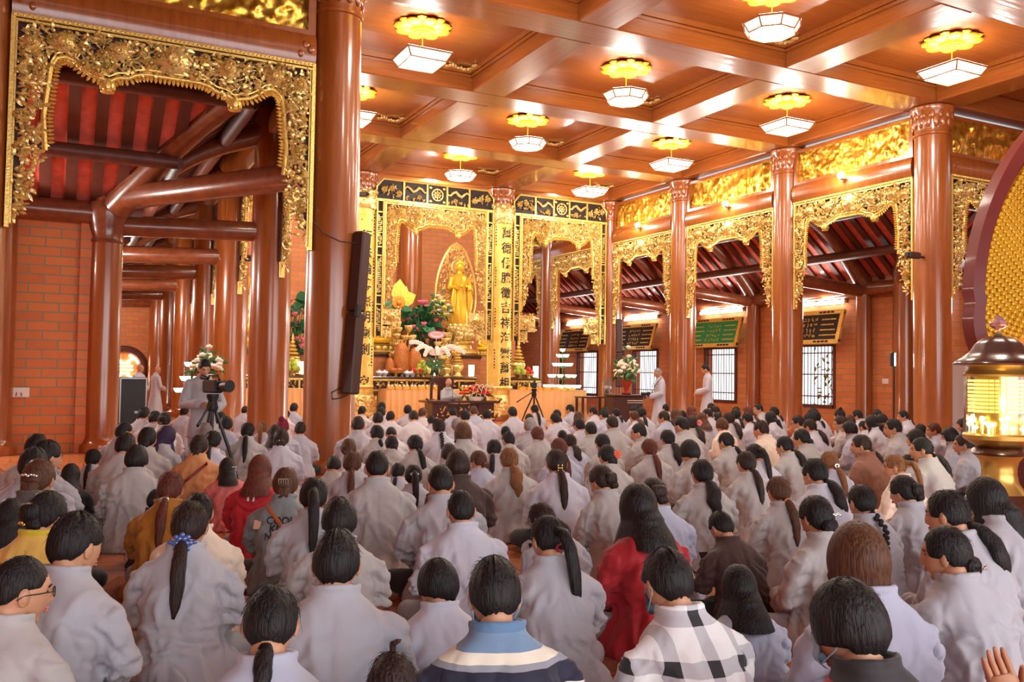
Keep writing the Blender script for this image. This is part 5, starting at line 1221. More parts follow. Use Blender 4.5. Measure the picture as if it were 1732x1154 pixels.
def hair_mat(name, c1, c2):
    mt, nt, p = new_mat(name); tc = N(nt, 'ShaderNodeTexCoord'); mp = N(nt, 'ShaderNodeMapping'); mp.inputs['Scale'].default_value = (1,1,.12)
    nt.links.new(tc.outputs['Object'], mp.inputs[0]); nz = N(nt, 'ShaderNodeTexNoise', Scale=120.0, Detail=5.0); nt.links.new(mp.outputs[0], nz.inputs['Vector'])
    rp = N(nt, 'ShaderNodeValToRGB'); rp.color_ramp.elements[0].color = srgb(*c1); rp.color_ramp.elements[1].color = srgb(*c2); rp.color_ramp.elements[0].position = .3; rp.color_ramp.elements[1].position = .75
    nt.links.new(nz.outputs[0], rp.inputs[0]); nt.links.new(rp.outputs[0], p.inputs['Base Color'])
    bp = N(nt, 'ShaderNodeBump', Strength=1.0, Distance=.008); nt.links.new(nz.outputs[0], bp.inputs['Height']); nt.links.new(bp.outputs[0], p.inputs['Normal'])
    p.inputs['Roughness'].default_value = .5; p.inputs['Specular IOR Level'].default_value = .3; return mt
HC = {'k': hair_mat('black_hair', (16,13,14), (44,36,36)), 'd': hair_mat('dark_brown_hair', (30,20,18), (66,44,36)), 'n': hair_mat('brown_hair', (62,36,24), (112,70,46)), 'o': hair_mat('golden_brown_hair', (104,62,32), (164,112,66)),
      'r': hair_mat('reddish_brown_hair', (74,34,24), (122,62,44)), 'y': hair_mat('grey_hair', (120,114,110), (196,190,184)), 'a': hair_mat('ash_brown_hair', (98,80,80), (150,130,126)), 'u': hair_mat('purple_black_hair', (36,22,48), (70,44,84)), 'c': hair_mat('crimson_head_wrap', (96,14,36), (150,30,60))}
HCN = {'k': 'black', 'd': 'dark', 'n': 'brown', 'o': 'golden brown', 'r': 'reddish brown', 'y': 'grey', 'a': 'ash brown', 'u': 'purple black', 'c': 'crimson'}
SKIN = simple('skin', srgb(206,150,116), .5, var=.06, bscale=14); SKIN.node_tree.nodes['Principled BSDF'].inputs['Subsurface Weight'].default_value = .08
SCALP = simple('shaved_scalp', srgb(176,140,116), .5, var=.1, bscale=20)
EYE = simple('eye', srgb(30,22,20), .2); LIP = simple('lips', srgb(190,118,100), .5); BROW = simple('eyebrows', srgb(40,28,24), .7)
TRO = {'g': cloth('grey_trouser_cloth', (160,156,160)), 'k': cloth('black_trouser_cloth', (30,29,33))}
SKINS = [SKIN, EYE, LIP, BROW]
def ellip(d): return Vector((.073*d.x, .092*d.y, .112*d.z))
def head_into(b, Mh):
    na, np_ = 44, 34; P = []; F = []
    for j in range(np_+1):
        t = PI*j/np_
        for i in range(na):
            a = 2*PI*i/na; d = Vector((math.sin(t)*math.sin(a), math.sin(t)*math.cos(a), math.cos(t))); p = ellip(d); x, y, z = p
            if z < 0: x *= 1-.30*min(1, -z/.112)**1.5
            if z < -.02 and y < 0: y *= 1-.45*min(1, (-z-.02)/.09)
            if y > 0:
                if z < -.05: y = max(y, .058-.25*max(0, -z-.09)) if abs(x) < .022 and d.y > .2 else y
                if -.045 < z < .02: y += math.exp(-(x/.0135)**2)*(.004+.015*max(0, min(1, (.02-z)/.05)))
                y -= .008*math.exp(-((abs(x)-.031)/.014)**2-((z-.006)/.012)**2)
                y += .005*math.exp(-((z-.026)/.009)**2-(x/.05)**2)
                y += .008*math.exp(-(x/.02)**2-((z+.062)/.010)**2)+.010*math.exp(-(x/.022)**2-((z+.095)/.012)**2)
            P.append(Mh @ Vector((x, y, z)))
    for j in range(np_):
        for i in range(na): F.append((j*na+i, j*na+(i+1)%na, (j+1)*na+(i+1)%na, (j+1)*na+i))
    b.add(P, F, 0); q = Mh.to_3x3()
    for s in (-1, 1):
        b.ball(Mh @ Vector((s*.0735, -.006, -.006)), (.010, .021, .032), 10, 8, 0, q @ Matrix.Rotation(s*.25, 3, 'Z')); b.ball(Mh @ Vector((s*.080, -.004, -.002)), (.006, .015, .024), 8, 6, 0, q @ Matrix.Rotation(s*.3, 3, 'Z'))
        b.ball(Mh @ Vector((s*.031, .0735, .004)), (.012, .006, .005), 8, 6, 1, q)
        b.tube([Mh @ Vector((s*x_, y_, z_)) for x_, y_, z_ in ((.014,.090,.020),(.03,.086,.025),(.046,.075,.02))], .0035, 5, 3)
    for zz in (-.057, -.067): b.ball(Mh @ Vector((0, .083, zz)), (.021, .011, .006), 10, 6, 2, q)
def hand_into(b, w, dr, nrm, curl=.5, side=1, mat=0, s=1.0):
    """w wrist point, dr pointing along the palm, nrm out of the back of the hand, side +1: thumb on the dr x nrm side"""
    dr = Vector(dr).normalized(); nrm = Vector(nrm); nrm = (nrm-dr*nrm.dot(dr)).normalized(); ac = dr.cross(nrm)*side; w = Vector(w)
    b.tube([w-dr*.03*s, w, w+dr*.035*s, w+dr*.075*s, w+dr*.088*s], [.024*s, .024*s, .036*s, .038*s, .03*s], 10, mat, .45, up=nrm)
    for k, (off, L) in enumerate(((.028, .070), (.010, .078), (-.009, .073), (-.027, .058))):
        p = w+dr*.075*s+ac*off*s; a = .15; pts = [p]
        for seg in (.45, .32, .25):
            a += curl*(.8+.12*k); pts.append(pts[-1]+(dr*math.cos(a)-nrm*math.sin(a))*L*seg*s)
        b.tube(pts, [.0090*s, .0088*s, .0078*s, .0058*s], 7, mat); b.ball(pts[-1], .0056*s, 6, 5, mat)
    p = w+dr*.022*s+ac*.026*s; d2 = (dr*.65+ac*.7-nrm*.25).normalized(); p2 = p+d2*.034*s; d3 = (dr*.9+ac*.25-nrm*(.2+.3*curl)).normalized()
    b.tube([p, p2, p2+d3*.026*s, p2+d3*.046*s], [.0125*s, .0105*s, .0095*s, .0065*s], 7, mat)
def remesh(mb, vox, smooth_it=3, disp=None, name='m'):
    me = mb.mesh(name, SKIN, False); o = bpy.data.objects.new('tmp', me); COL.objects.link(o)
    md = o.modifiers.new('r', 'REMESH'); md.mode = 'VOXEL'; md.voxel_size = vox; md.use_smooth_shade = True
    ms = o.modifiers.new('s', 'SMOOTH'); ms.factor = .5; ms.iterations = smooth_it
    dg = bpy.context.evaluated_depsgraph_get(); dg.update()
    out = bpy.data.meshes.new_from_object(o.evaluated_get(dg)); out.name = name; bpy.data.objects.remove(o); bpy.data.meshes.remove(me)
    if disp:
        nn = [v.normal.copy() for v in out.vertices]
        for v, n_ in zip(out.vertices, nn): v.co += n_*disp(v.co)
    out.polygons.foreach_set('use_smooth', [True]*len(out.polygons)); out.update(); return out
def join_meshes(name, a, mb, mats):
    """append the shapes of mb to the remeshed mesh a"""
    b = MB(); b.v = [tuple(v.co) for v in a.vertices]; b.f = [tuple(p.vertices) for p in a.polygons]; b.mi = [0]*len(b.f)
    b.add(mb.v, mb.f); b.mi[len(a.polygons):] = mb.mi
    bpy.data.meshes.remove(a); return b.mesh(name, mats, True, 1.2)
def capsule(b, pts, rads, n=12, flat=1.0):
    b.tube(pts, rads, n, None, flat); b.ball(pts[0], rads[0]*.98, 10, 7); b.ball(pts[-1], rads[-1]*.98, 10, 7)
RINGS = [(.0,.225,.185),(.05,.235,.19),(.10,.23,.185),(.18,.20,.155),(.28,.186,.142),(.38,.192,.137),(.45,.20,.126),(.50,.196,.115),(.54,.165,.10),(.575,.118,.088),(.597,.088,.080),(.612,.084,.077)]
def spine(h, lean): return Vector((0, -.035+math.tan(lean)*h*h/.62+.05*math.sin(PI*min(1, h/.5))*(-.6), h*(1-.09*min(1, lean*1.6))))
POSES = {  # lean, head yaw, head pitch, arms
 'u': (.10, 0, .10, 'lap'), 'h': (.24, 0, .22, 'lap'), 'L': (.14, .6, .06, 'lap'), 'R': (.14, -.6, .08, 'lap'), 'l': (.18, .3, .12, 'lap'), 'r': (.16, -.3, .12, 'lap'),
 'b': (.42, 0, .75, 'lap'), 'p': (.30, .12, .5, 'phone'), 'y': (.16, .25, .05, 'pray'), 'q': (.5, .5, .5, 'phone')}
PC = {}
def pose(key, sex, skirt, lod):
    k = (key, sex, skirt, lod)
    if k in PC: return PC[k]
    lean, hy, hp, arms = POSES[key]; wf = 1.0 if sex == 'm' else .91; vox = (.011, .018, .03)[lod]; rs_ = random.Random(hash(k) % 999 if False else len(PC))
    nb = spine(.62, lean); hc = nb+Vector((0, .042+.10*lean, .066-.04*max(0, hp-.2)))
    Mh = Matrix.Translation(hc) @ Euler((0,0,hy)).to_matrix().to_4x4() @ Euler((-hp,0,0)).to_matrix().to_4x4()
    sh = spine(.49, lean)
    J = {}
    for s in (-1, 1):
        S = sh+Vector((s*.18*wf, 0, 0)); E = Vector((s*(.24*wf), sh.y*.6+.05, .275)); W = Vector((s*.07, sh.y*.5+.27, .20))
        if arms == 'phone': W = Vector((s*.07, sh.y+.24, .30))
        if arms == 'pray': E = Vector((s*.25, sh.y+.14, .29)); W = Vector((s*.03, sh.y+.27, .42))
        J[s] = (S, E, W)
    # robe
    b = MB(); P = []; F = []; n = 28
    for h, rx, ry in RINGS:
        c = spine(h, lean); rx *= wf; sl = math.atan2(spine(h+.02, lean).y-spine(h-.02, lean).y, .04)*.8
        for i in range(n):
            a = 2*PI*i/n; ca, sa = math.cos(a), math.sin(a); e = .82
            v = Vector((rx*math.copysign(abs(ca)**e, ca), ry*math.copysign(abs(sa)**e, sa), 0)); v = Matrix.Rotation(-sl, 3, 'X') @ v; P.append(c+v)
    R_ = len(RINGS)
    for j in range(R_-1):
        for i in range(n): F.append((j*n+i, j*n+(i+1)%n, (j+1)*n+(i+1)%n, (j+1)*n+i))
    F.append(tuple(range(n-1,-1,-1))); F.append(tuple(range((R_-1)*n, R_*n))); b.add(P, F)
    for s in (-1, 1):
        S, E, W = J[s]; m1 = S.lerp(E, .5)+Vector((s*.012, -.01, 0)); m2 = E.lerp(W, .6)+Vector((0, 0, -.012))
        capsule(b, [S+Vector((-s*.03,0,.005)), S+Vector((s*.02,0,-.03)), m1, E, m2, E.lerp(W, .9)], [.058, .067, .064, .062, .068, .072])
    b.ball((0, .14, .09), (.225, .19, .085), 18, 10)
    if skirt: b.lathe([(.275, .0), (.29, .012), (.265, .05), (.23, .12), (.19, .2)], (0, -.03, 0), 26, wob=lambda a, z: 1+.06*math.sin(a*7+z*9)+.05*math.sin(a*3))
    else: b.lathe([(.25, .0), (.265, .012), (.25, .06), (.20, .15)], (0, -.035, 0), 24)
    ring = spine(.606, lean); b.tube([ring+Vector((.083*math.cos(2*PI*i/16), .076*math.sin(2*PI*i/16), (.012 if skirt else .02)-.014*math.sin(2*PI*i/16))) for i in range(16)], .0125, 8, closed=True)
    o1 = Vector((len(PC)*1.7, len(PC)*.9, 0))
    def folds(c):
        z = c.z; amp = .028*min(1, max(.12, (.62-z)/.28)); wq = noise.noise(c*4+o1)*.6; d = amp*(.35-abs(noise.noise(Vector((c.x*11+wq, c.y*8, z*3.2+wq))+o1))*1.6)
        d += .02*math.exp(-((z-.22)/.10)**2)*(.3-abs(noise.noise(Vector((c.x*4, c.y*4, z*20+abs(c.x)*9+wq*2))+o1))*1.5)
        d += .012*math.exp(-((z-.42)/.09)**2)*math.exp(-((abs(c.x)-.17)/.08)**2)*math.sin(52*(z+abs(c.x)*.9)+4*noise.noise(c*9+o1))
        if abs(c.x) > .19 and z > .2: d += .007*math.sin(z*60+6*noise.noise(c*8+o1))*math.exp(-((z-.30)/.09)**2)
        n1_ = noise.noise(Vector((c.x*13+wq*3, c.y*9, z*4.2+abs(c.x)*5))+o1*2); d -= .009*max(0, 1-abs(n1_)*6)*min(1, max(.1, (.6-z)/.2))
        n2_ = noise.noise(Vector((c.x*6, c.y*6, z*17+abs(c.x)*11+wq*3))+o1*3); d -= .009*max(0, 1-abs(n2_)*5)*(math.exp(-((z-.24)/.09)**2)+(.7 if abs(c.x) > .18 and z > .18 else 0))
        if c.y < 0: d -= .0045*math.exp(-(c.x/.006)**2)*(1 if .12 < z < .58 else 0)
        return d
    robe = remesh(b, vox, 4 if lod == 0 else 2, folds, 'robe')
    # trousers
    t = MB()
    for s in (-1, 1):
        H, K, A = Vector((s*.10, .0, .09)), Vector((s*.27, .25, .085)), Vector((-s*.06, .33+.03*s, .06))
        capsule(t, [H, H.lerp(K, .5), K], [.095, .088, .068]); capsule(t, [K, K.lerp(A, .5), A], [.066, .06, .045])
    tro = remesh(t, max(vox, .018), 3, lambda c: .005*noise.noise(c*11+o1), 'trousers')
    # body
    y = MB(); y.tube([nb+Vector((0,0,-.14)), nb+Vector((0,-.002,-.05)), nb+Vector((0,.006,.02)), hc+Vector((0,-.02,-.06)), hc+Vector((0,-.015,0))], [.06,.06,.052,.05,.05], 14)
    y.ball(spine(.44, lean), (.13*wf, .07, .10), 16, 10); y.ball(spine(.25, lean), (.13*wf, .09, .22), 16, 10)
    for s in (-1, 1):
        S, E, W = J[s]; capsule(y, [S+Vector((-s*.05,0,-.03)), S.lerp(E, .5)+Vector((-s*.01,.0,0)), E.lerp(S,.05)], [.034, .034, .03]); capsule(y, [E.lerp(S,.05), E.lerp(W, .4), W], [.03, .03, .026])
        capsule(y, [Vector((-s*.07, .34+.03*s, .055)), Vector((-s*.15, .33+.03*s, .035)), Vector((-s*.21, .31, .03))], [.036, .034, .026])
    bm_ = remesh(y, .014, 4, None, 'body'); x = MB(); head_into(x, Mh)
    for s in (-1, 1):
        S, E, W = J[s]; d = (W-E).normalized()
        if arms == 'pray': hand_into(x, W, Vector((-s*.10, .35, 1)), Vector((s, .1, .1)), .04, -s)
        elif arms == 'phone': hand_into(x, W, d+Vector((-s*.2, .3, .5)), Vector((s*.6, .3, -.5)), .55, s)
        else: hand_into(x, W, d+Vector((-s*.5, .0, -.1)), Vector((0, .2, 1)), .35, s)
    body = join_meshes('body', bm_, x, SKINS)
    top = max((Mh @ Vector((0, yy, .118))).z for yy in (-.06, -.02, .02)) + .004
    PC[k] = (robe, tro, body, Mh, Vector((hc.x, hc.y, top)), J)
    return PC[k]
# hair, modelled round the head centre (face towards +y)
RH = random.Random(3)
def cap_into(b, low, front=.42, thick=1.0, n=52, rows=18, ridg=.012, drop=None, curl=0.0, seed=0, part=True, taper=.05, push=.075):
    """low(az): lowest direction z of the hair for an azimuth (0 front, pi back); drop(az): length of a curtain below it"""
    P = []; F = []; ex = 0 if drop is None else 9; R_ = rows+1+ex
    for j in range(R_):
        for i in range(n):
            a = 2*PI*i/n; az = abs((a+PI) % (2*PI)-PI); zl = low(az); t1 = math.acos(max(-1, min(1, zl))); u = min(1, j/rows); t = t1*u
            d = Vector((math.sin(t)*math.sin(a), math.sin(t)*math.cos(a), math.cos(t)))
            g = 1+ridg*(noise.noise(Vector((a*9, seed, u*1.3)))+.6*noise.noise(Vector((a*26, seed+5, u*1.5))))
            k = thick*(1.10-taper*u**(6 if taper < .06 else 2.5)) if j < rows or ex else .95
            p = Vector((.0745*d.x*k*g*1.04, (.092*d.y)*k*g-.004, .112*d.z*k*g))
            if ex == 0 and d.y < 0 and p.z < -.02: q_ = min(1, (-p.z-.02)/.08); p.y *= 1-.20*q_; p.x *= 1-.22*q_
            if ex and p.z < 0 and az > .95: f_ = 1+(1/max(.35, math.sin(t))-1)*min(1, (az-.95)/.5); p.x *= f_; p.y *= f_; p.y -= push*.75*min(1, -p.z/.045)*min(1, max(0, (az-1.6)/.6))
            if part and d.y > -.2: p.z -= .005*math.exp(-(p.x/.006)**2)*max(0, d.z)
            if j > rows:
                s = (j-rows)/ex; L = drop(az); w_ = 1 if L > .001 else 0
                bul = math.sin(PI*s)*.012*w_; rad = Vector((d.x, d.y, 0)); rad = rad.normalized() if rad.length > .01 else rad
                p = p+Vector((0, 0, -L*s))+rad*(bul-curl*s*s*w_)+rad*(.006*noise.noise(Vector((a*14, seed, s)))*s*w_)
                if w_ and az > 1.7: p.y -= push*.4*min(1, s*1.8)*min(1, (az-1.7)/.6)
                if w_ == 0: p = Vector((.0745*d.x*.95, .092*d.y*.95-.004, .112*d.z*.95))
            P.append(p)
    for j in range(R_-1):
        for i in range(n): F.append((j*n+i, j*n+(i+1)%n, (j+1)*n+(i+1)%n, (j+1)*n+i))
    b.add(P, F)
def lows(front, side, back, mid=-.35):
    def fn(az):
        t = az/PI
        if t < .30: return front+(side-front)*max(0, (t-.20)/.10)
        if t < .62: return side+(mid-side)*max(0, (t-.50)/.12)
        return mid+(back-mid)*math.sin(PI/2*min(1, (t-.62)/.3))
    return fn
def tail_into(b, start, pts, rads, n=12, seed=0, flat=.75, ridged=True):
    back = .048 if Vector(start).y < -.05 and len(pts) > 2 else 0; base = [Vector(start)]+[Vector(p)+Vector((0, -back*min(1, .35+.4*i_), 0)) for i_, p in enumerate(pts)]; N_ = len(base)*3; path = []; rr = []
    for i in range(N_+1):
        t = i/N_*(len(base)-1); k = min(int(t), len(base)-2); u = t-k; path.append(base[k].lerp(base[k+1], u)+Vector((.004*noise.noise(Vector((t*2, seed, 1))), 0, 0))); rr.append(rads[k]+(rads[k+1]-rads[k])*u)
    s0 = len(b.v); b.tube(path, rr, n, None, flat, up=(0, 1, .05))
    if ridged:
        for q in range(s0, len(b.v)):
            i = (q-s0) % n; row = (q-s0)//n
            if row <= N_:
                v = Vector(b.v[q]); c = path[row]; b.v[q] = tuple(c+(v-c)*(1+.22*noise.noise(Vector((i*2.1, seed, row*.12)))))
def bun_into(b, c, r, seed=0):
    s0 = len(b.v); b.ball(c, (r*1.15, r*.8, r), 18, 12)
    for q in range(s0, len(b.v)):
        v = Vector(b.v[q]); d = v-Vector(c); a = math.atan2(d.z, d.x); b.v[q] = tuple(Vector(c)+d*(1+.07*math.sin(a*4+d.length*90)+.08*noise.noise(d*40+Vector((seed,0,0)))))
PULL = lows(.46, -.05, -.72)
HM = {}
def hair_mesh(t):
    if t in HM: return HM[t]
    b = MB(); sd = len(HM)*7.3
    if t == 's': cap_into(b, lows(.46, .08, -.60, -.22), ridg=.06, thick=1.04, taper=.09, seed=sd, part=False)
    elif t == 'S': cap_into(b, lows(.40, .16, -.50, -.10), ridg=.03, thick=1.0, taper=.08, seed=sd, part=False)           # cropped
    elif t == 'm': cap_into(b, lows(.30, -.35, -.74), ridg=.035, thick=1.09, seed=sd)                      # full bowl cut
    elif t == 'b': cap_into(b, lows(.34, -.45, -.55), ridg=.02, thick=1.13, drop=lambda az: .0 if az < .75 else .055, curl=.035, push=-.012, seed=sd)
    elif t == 'B': cap_into(b, lows(.40, -.35, -.5), ridg=.02, thick=1.10, drop=lambda az: .0 if az < .95 else .13, curl=-.045, seed=sd)
    elif t == 'l': cap_into(b, lows(.42, -.30, -.5), ridg=.02, thick=1.09, drop=lambda az: .0 if az < 1.2 else .24+.05*(az-1.2), curl=-.03, seed=sd)
    elif t == 'p':
        cap_into(b, PULL, ridg=.016, seed=sd); b.ball((0,-.092,-.045), (.024,.02,.022), 10, 7)
        tail_into(b, (0,-.085,-.045), [(0,-.128,-.07), (.004,-.150,-.14), (.006,-.158,-.23), (.004,-.166,-.32), (0,-.172,-.38)], [.02,.028,.034,.032,.024,.006], seed=sd)
    elif t == 'q':  # short low tail
        cap_into(b, PULL, ridg=.016, seed=sd); tail_into(b, (0,-.082,-.055), [(0,-.118,-.075), (.003,-.128,-.12), (0,-.128,-.16), (0,-.128,-.19)], [.018,.026,.026,.02,.005], seed=sd)
    elif t == 'c':  # thick curly tail
        cap_into(b, PULL, ridg=.02, seed=sd)
        tail_into(b, (0,-.085,-.04), [(0,-.128,-.07), (.012,-.150,-.13), (-.008,-.162,-.19), (.01,-.166,-.25), (0,-.168,-.32)], [.02,.04,.05,.05,.042,.012], seed=sd, n=16)
    elif t == 'h':  # high pony
        cap_into(b, PULL, ridg=.016, seed=sd); b.ball((0,-.10,.045), (.026,.022,.024), 10, 7)
        tail_into(b, (0,-.09,.045), [(0,-.140,.04), (.004,-.160,-.04), (.006,-.165,-.14), (.004,-.172,-.25), (0,-.178,-.34)], [.02,.03,.034,.032,.026,.006], seed=sd)
    elif t == 'k': cap_into(b, PULL, ridg=.016, thick=1.03, seed=sd); bun_into(b, (0,-.098,-.045), .047, sd)
    elif t == 'K': cap_into(b, PULL, ridg=.016, thick=1.04, seed=sd); bun_into(b, (0,-.10,.02), .05, sd); bun_into(b, (.025,-.10,-.03), .036, sd+3)
    elif t == 'T': cap_into(b, PULL, ridg=.016, seed=sd); bun_into(b, (0,-.03,.125), .036, sd)            # top knot
    elif t == 't':
        cap_into(b, PULL, ridg=.016, seed=sd); 
        for i in range(22):
            u = i/21; s = 1 if i % 2 else -1; r = .019*(1-.55*u); b.ball((s*r*.55, -.115-.10*min(1, u*3.5), -.06-.36*u), (r*1.05, r*.85, .017), 9, 6, None, Matrix.Rotation(s*.6, 3, 'Y'))
        tail_into(b, (0,-.21,-.41), [(0,-.215,-.45), (0,-.218,-.49)], [.012,.012,.003], 8, sd)
    elif t == 'w':  # wrapped head with a bun above
        cap_into(b, lows(.40,-.2,-.72), ridg=.03, thick=1.1, seed=sd, part=False); bun_into(b, (0,-.06,.115), .04, sd)
    elif t == 'f':  # child with two thin tufts
        cap_into(b, PULL, ridg=.02, seed=sd); tail_into(b, (0,.0,.115), [(0,-.01,.15), (.02,-.02,.16), (.03,-.02,.165)], [.01,.012,.009,.002], 8, sd); tail_into(b, (0,-.08,-.05), [(0,-.10,-.08), (0,-.10,-.12)], [.02,.022,.004], 8, sd)
    rs_ = random.Random(len(HM)+40); n_st = {'w': 0, 'S': 60}.get(t, 150)
    for _ in range(n_st):      # loose single strands
        a = rs_.uniform(.5, 5.8); u = rs_.uniform(.15, 1.25); L = rs_.uniform(.02, .07) if t not in 'sS' else rs_.uniform(.012, .03); lift = rs_.uniform(.001, .006); pts = []
        for q in range(4):
            uu = u+L*10*q/3; uu = min(uu, 1.75); az = abs((a+PI) % (2*PI)-PI)
            if math.cos(uu) < (-.3 if az > 1.6 else .1): break
            k_ = 1.085+(lift*q)/.09; ca = a+.08*q*rs_.uniform(-1, 1); sq = 1-.2*max(0, (-.112*math.cos(uu)-.02)/.09); pts.append(Vector((.0775*math.sin(uu)*math.sin(ca)*k_, .092*math.sin(uu)*math.cos(ca)*k_*sq-.004, .112*math.cos(uu)*k_)))
        if len(pts) > 2: b.tube(pts, [.0009, .0009, .0007, .0003][:len(pts)], 3)
    HM[t] = b.mesh('hair', HC['k'], True, 1.4); return HM[t]
HN = {'s': 'short %s hair', 'S': 'cropped %s hair', 'm': 'thick short %s hair', 'b': '%s bob', 'B': 'shoulder length %s hair', 'l': 'long loose %s hair', 'p': 'long %s ponytail', 'q': 'short %s ponytail', 'c': 'thick %s ponytail', 'h': 'high %s ponytail', 'k': '%s hair bun', 'K': 'pinned up %s hair', 'T': '%s topknot', 't': 'long %s braid', 'w': '%s head wrap', 'f': '%s tufts'}
def paint(o, mat):
    for s in o.material_slots[:1]: s.link = 'OBJECT'; s.material = mat
# small head accessories, modelled in the head frame
def clip_mesh(kind):
    b = MB()
    if kind == 'flower':
        for r, k in ((.036, 8), (.022, 6)):
            for i in range(k):
                a = 2*PI*i/k; b.ball((r*math.cos(a), -.012-.3*(.036-r), r*math.sin(a)), (.013,.006,.013), 7, 5)
        b.ball((0,-.02,0), .009, 7, 5, 1)
        for s in (-1, 1): b.ball((s*.052, -.006, .004), (.016, .006, .010), 7, 5)
    elif kind == 'bow':
        for s in (-1, 1): b.ball((s*.022, -.01, .0), (.022, .010, .014), 9, 6); b.tube([(s*.004,-.01,-.005),(s*.012,-.014,-.035),(s*.02,-.014,-.07)], [.008,.012,.006], 6, None, .3)
        b.ball((0,-.014,0), .009, 7, 5)
    elif kind == 'bar':
        for i in range(6): b.ball((-.035+.014*i, -.006-.004*math.sin(i), .004*math.sin(i*2.3)), (.010,.006,.008), 7, 5)
    elif kind == 'h':
        for s in (-1, 1):
            for z in (-.02, 0, .02): b.ball((s*.016, -.006, z), (.006,.005,.010), 6, 5)
        b.ball((0,-.006,0), (.014,.004,.005), 6, 5)
    elif kind == 'tie': b.tube([(.024*math.cos(2*PI*i/12), -.002, .016*math.sin(2*PI*i/12)) for i in range(12)], .007, 6, closed=True)
    elif kind == 'claw':
        for i in range(5): b.tube([(-.03+.015*i, -.004, .016), (-.03+.015*i, -.014, 0), (-.03+.015*i, -.004, -.016)], .003, 5)
        b.tube([(-.034,-.008,.016),(.034,-.008,.016)], .004, 5)
    return b
CM = {}
CLIPC = {'silver': simple('silver_clip', srgb(226,224,216), .2, .7), 'gold': simple('gold_clip', srgb(236,196,110), .25, .8), 'blue': simple('blue_jewels', srgb(90,110,170), .15, .3), 'white': simple('white_ribbon', srgb(246,236,222), .5), 'redo': simple('red_ribbon', srgb(232,90,60), .5),
         'purple': simple('purple_ribbon', srgb(150,80,160), .5), 'pinkc': simple('pink_flower_clip', srgb(240,130,120), .5), 'dred': simple('red_hair_tie', srgb(150,40,50), .5), 'orangec': simple('orange_hair_tie', srgb(220,140,60), .5), 'blackc': M['plastic']}
WHERE = {'back': (0,-.113,-.03), 'low': (0,-.125,-.062), 'high': (0,-.128,.04), 'upper': (.0,-.108,.03), 'side': (.055,-.088,.02), 'bun': (0,-.142,-.04)}
MASKM = simple('blue_face_mask', srgb(150,190,214), .7); MASKW = simple('white_face_mask', srgb(232,236,240), .7)
def mask_mesh():
    b = MB(); P = []; F = []
    for j in range(7):
        for i in range(9):
            x = -.058+.116*i/8; z = -.018-.082*j/6; y = .098-.9*x*x*9+.010*math.sin(PI*j/6)+(.006 if j in (2,4) else 0); y = .105-((abs(x)/.06)**2)*.05+.004*math.sin(j*2)-(.02 if j == 6 else 0)
            P.append((x, y, z))
    for j in range(6):
        for i in range(8): a = j*9+i; F.append((a, a+1, a+10, a+9))
    b.add(P, F); b.add([Vector(p)+Vector((0,-.003,0)) for p in P], [f_[::-1] for f_ in F])
    for s in (-1, 1):
        b.tube([(s*.058,.055,-.025),(s*.075,.02,-.004),(s*.083,-.016,.0),(s*.083,-.026,-.014),(s*.075,.0,-.045),(s*.058,.05,-.085)], .0022, 5)
    return b.mesh('face_mask', MASKM)
def glasses_mesh():
    b = MB()
    for s in (-1, 1):
        b.tube([(s*(.033+.022*math.cos(2*PI*i/14)), .097-.003*math.cos(2*PI*i/14), .002+.017*math.sin(2*PI*i/14)) for i in range(14)], .002, 5, closed=True); b.tube([(s*.055,.093,.006),(s*.082,.04,.006),(s*.086,-.01,.003),(s*.084,-.03,-.012)], .002, 5)
    b.tube([(-.011,.098,.004),(.011,.098,.004)], .002, 5); return b.mesh('glasses', M['plastic'])
MASK, GLS = mask_mesh(), glasses_mesh()
SPK = Vector((9.0, 20.7, 0))
q0 = at_depth(341, 700, 10.9); OBST = [(q0.x, q0.y), (q0.x+.02, q0.y-.5), (q0.x+.2, q0.y-.5), tuple(on_plane(903, 20.2)*t_ for t_ in (1,))+(20.2,)]
PEOPLE = []
SPECS = []
def add_person(x, y, hw, hair, col, shirt, ps='', off=0, lab='', acc='', tro='', near=None, sex=None, kmin=.81, kmax=1.15):
    rnd = random.Random(int(x*13+y*7)); sex = sex or ('m' if hair in 'sSgz' else 'f')
    if not ps: ps = rnd.choice('uuhhlr')
    lod = 0 if hw > 34 else 1 if hw > 19 else 2; skirt = sex == 'f' and shirt in ('g','w','v','b') and hw > 24 and rnd.random() < .8
    ht = pose(ps, sex, skirt, lod)[4]
    hwm = {'s': .160, 'S': .156, 'b': .178, 'm': .172, 'z': .15, 'B': .172, 'l': .172, 'w': .175}.get(hair, .166)
    d = ray(x, y); b = -d.z; a = hw/FPX                     # ray per metre of depth
    D = CH/(b+a*ht.z/hwm); k = max(kmin, min(kmax, a*D/hwm)); D = (CH-k*ht.z)/b
    lo, hi = (CH-kmax*ht.z)/b, (CH-kmin*ht.z)/b
    if near or hw > 52: lo, hi = D*.97, D*1.03
    SPECS.append(dict(x=x, y=y, hw=hw, hair=hair, col=col, shirt=shirt, ps=ps, off=off, lab=lab, acc=acc, tro=tro, sex=sex, lod=lod, skirt=skirt, ht=ht, D=D, D0=D, lo=lo, hi=hi, dx=0.0, rnd=rnd))
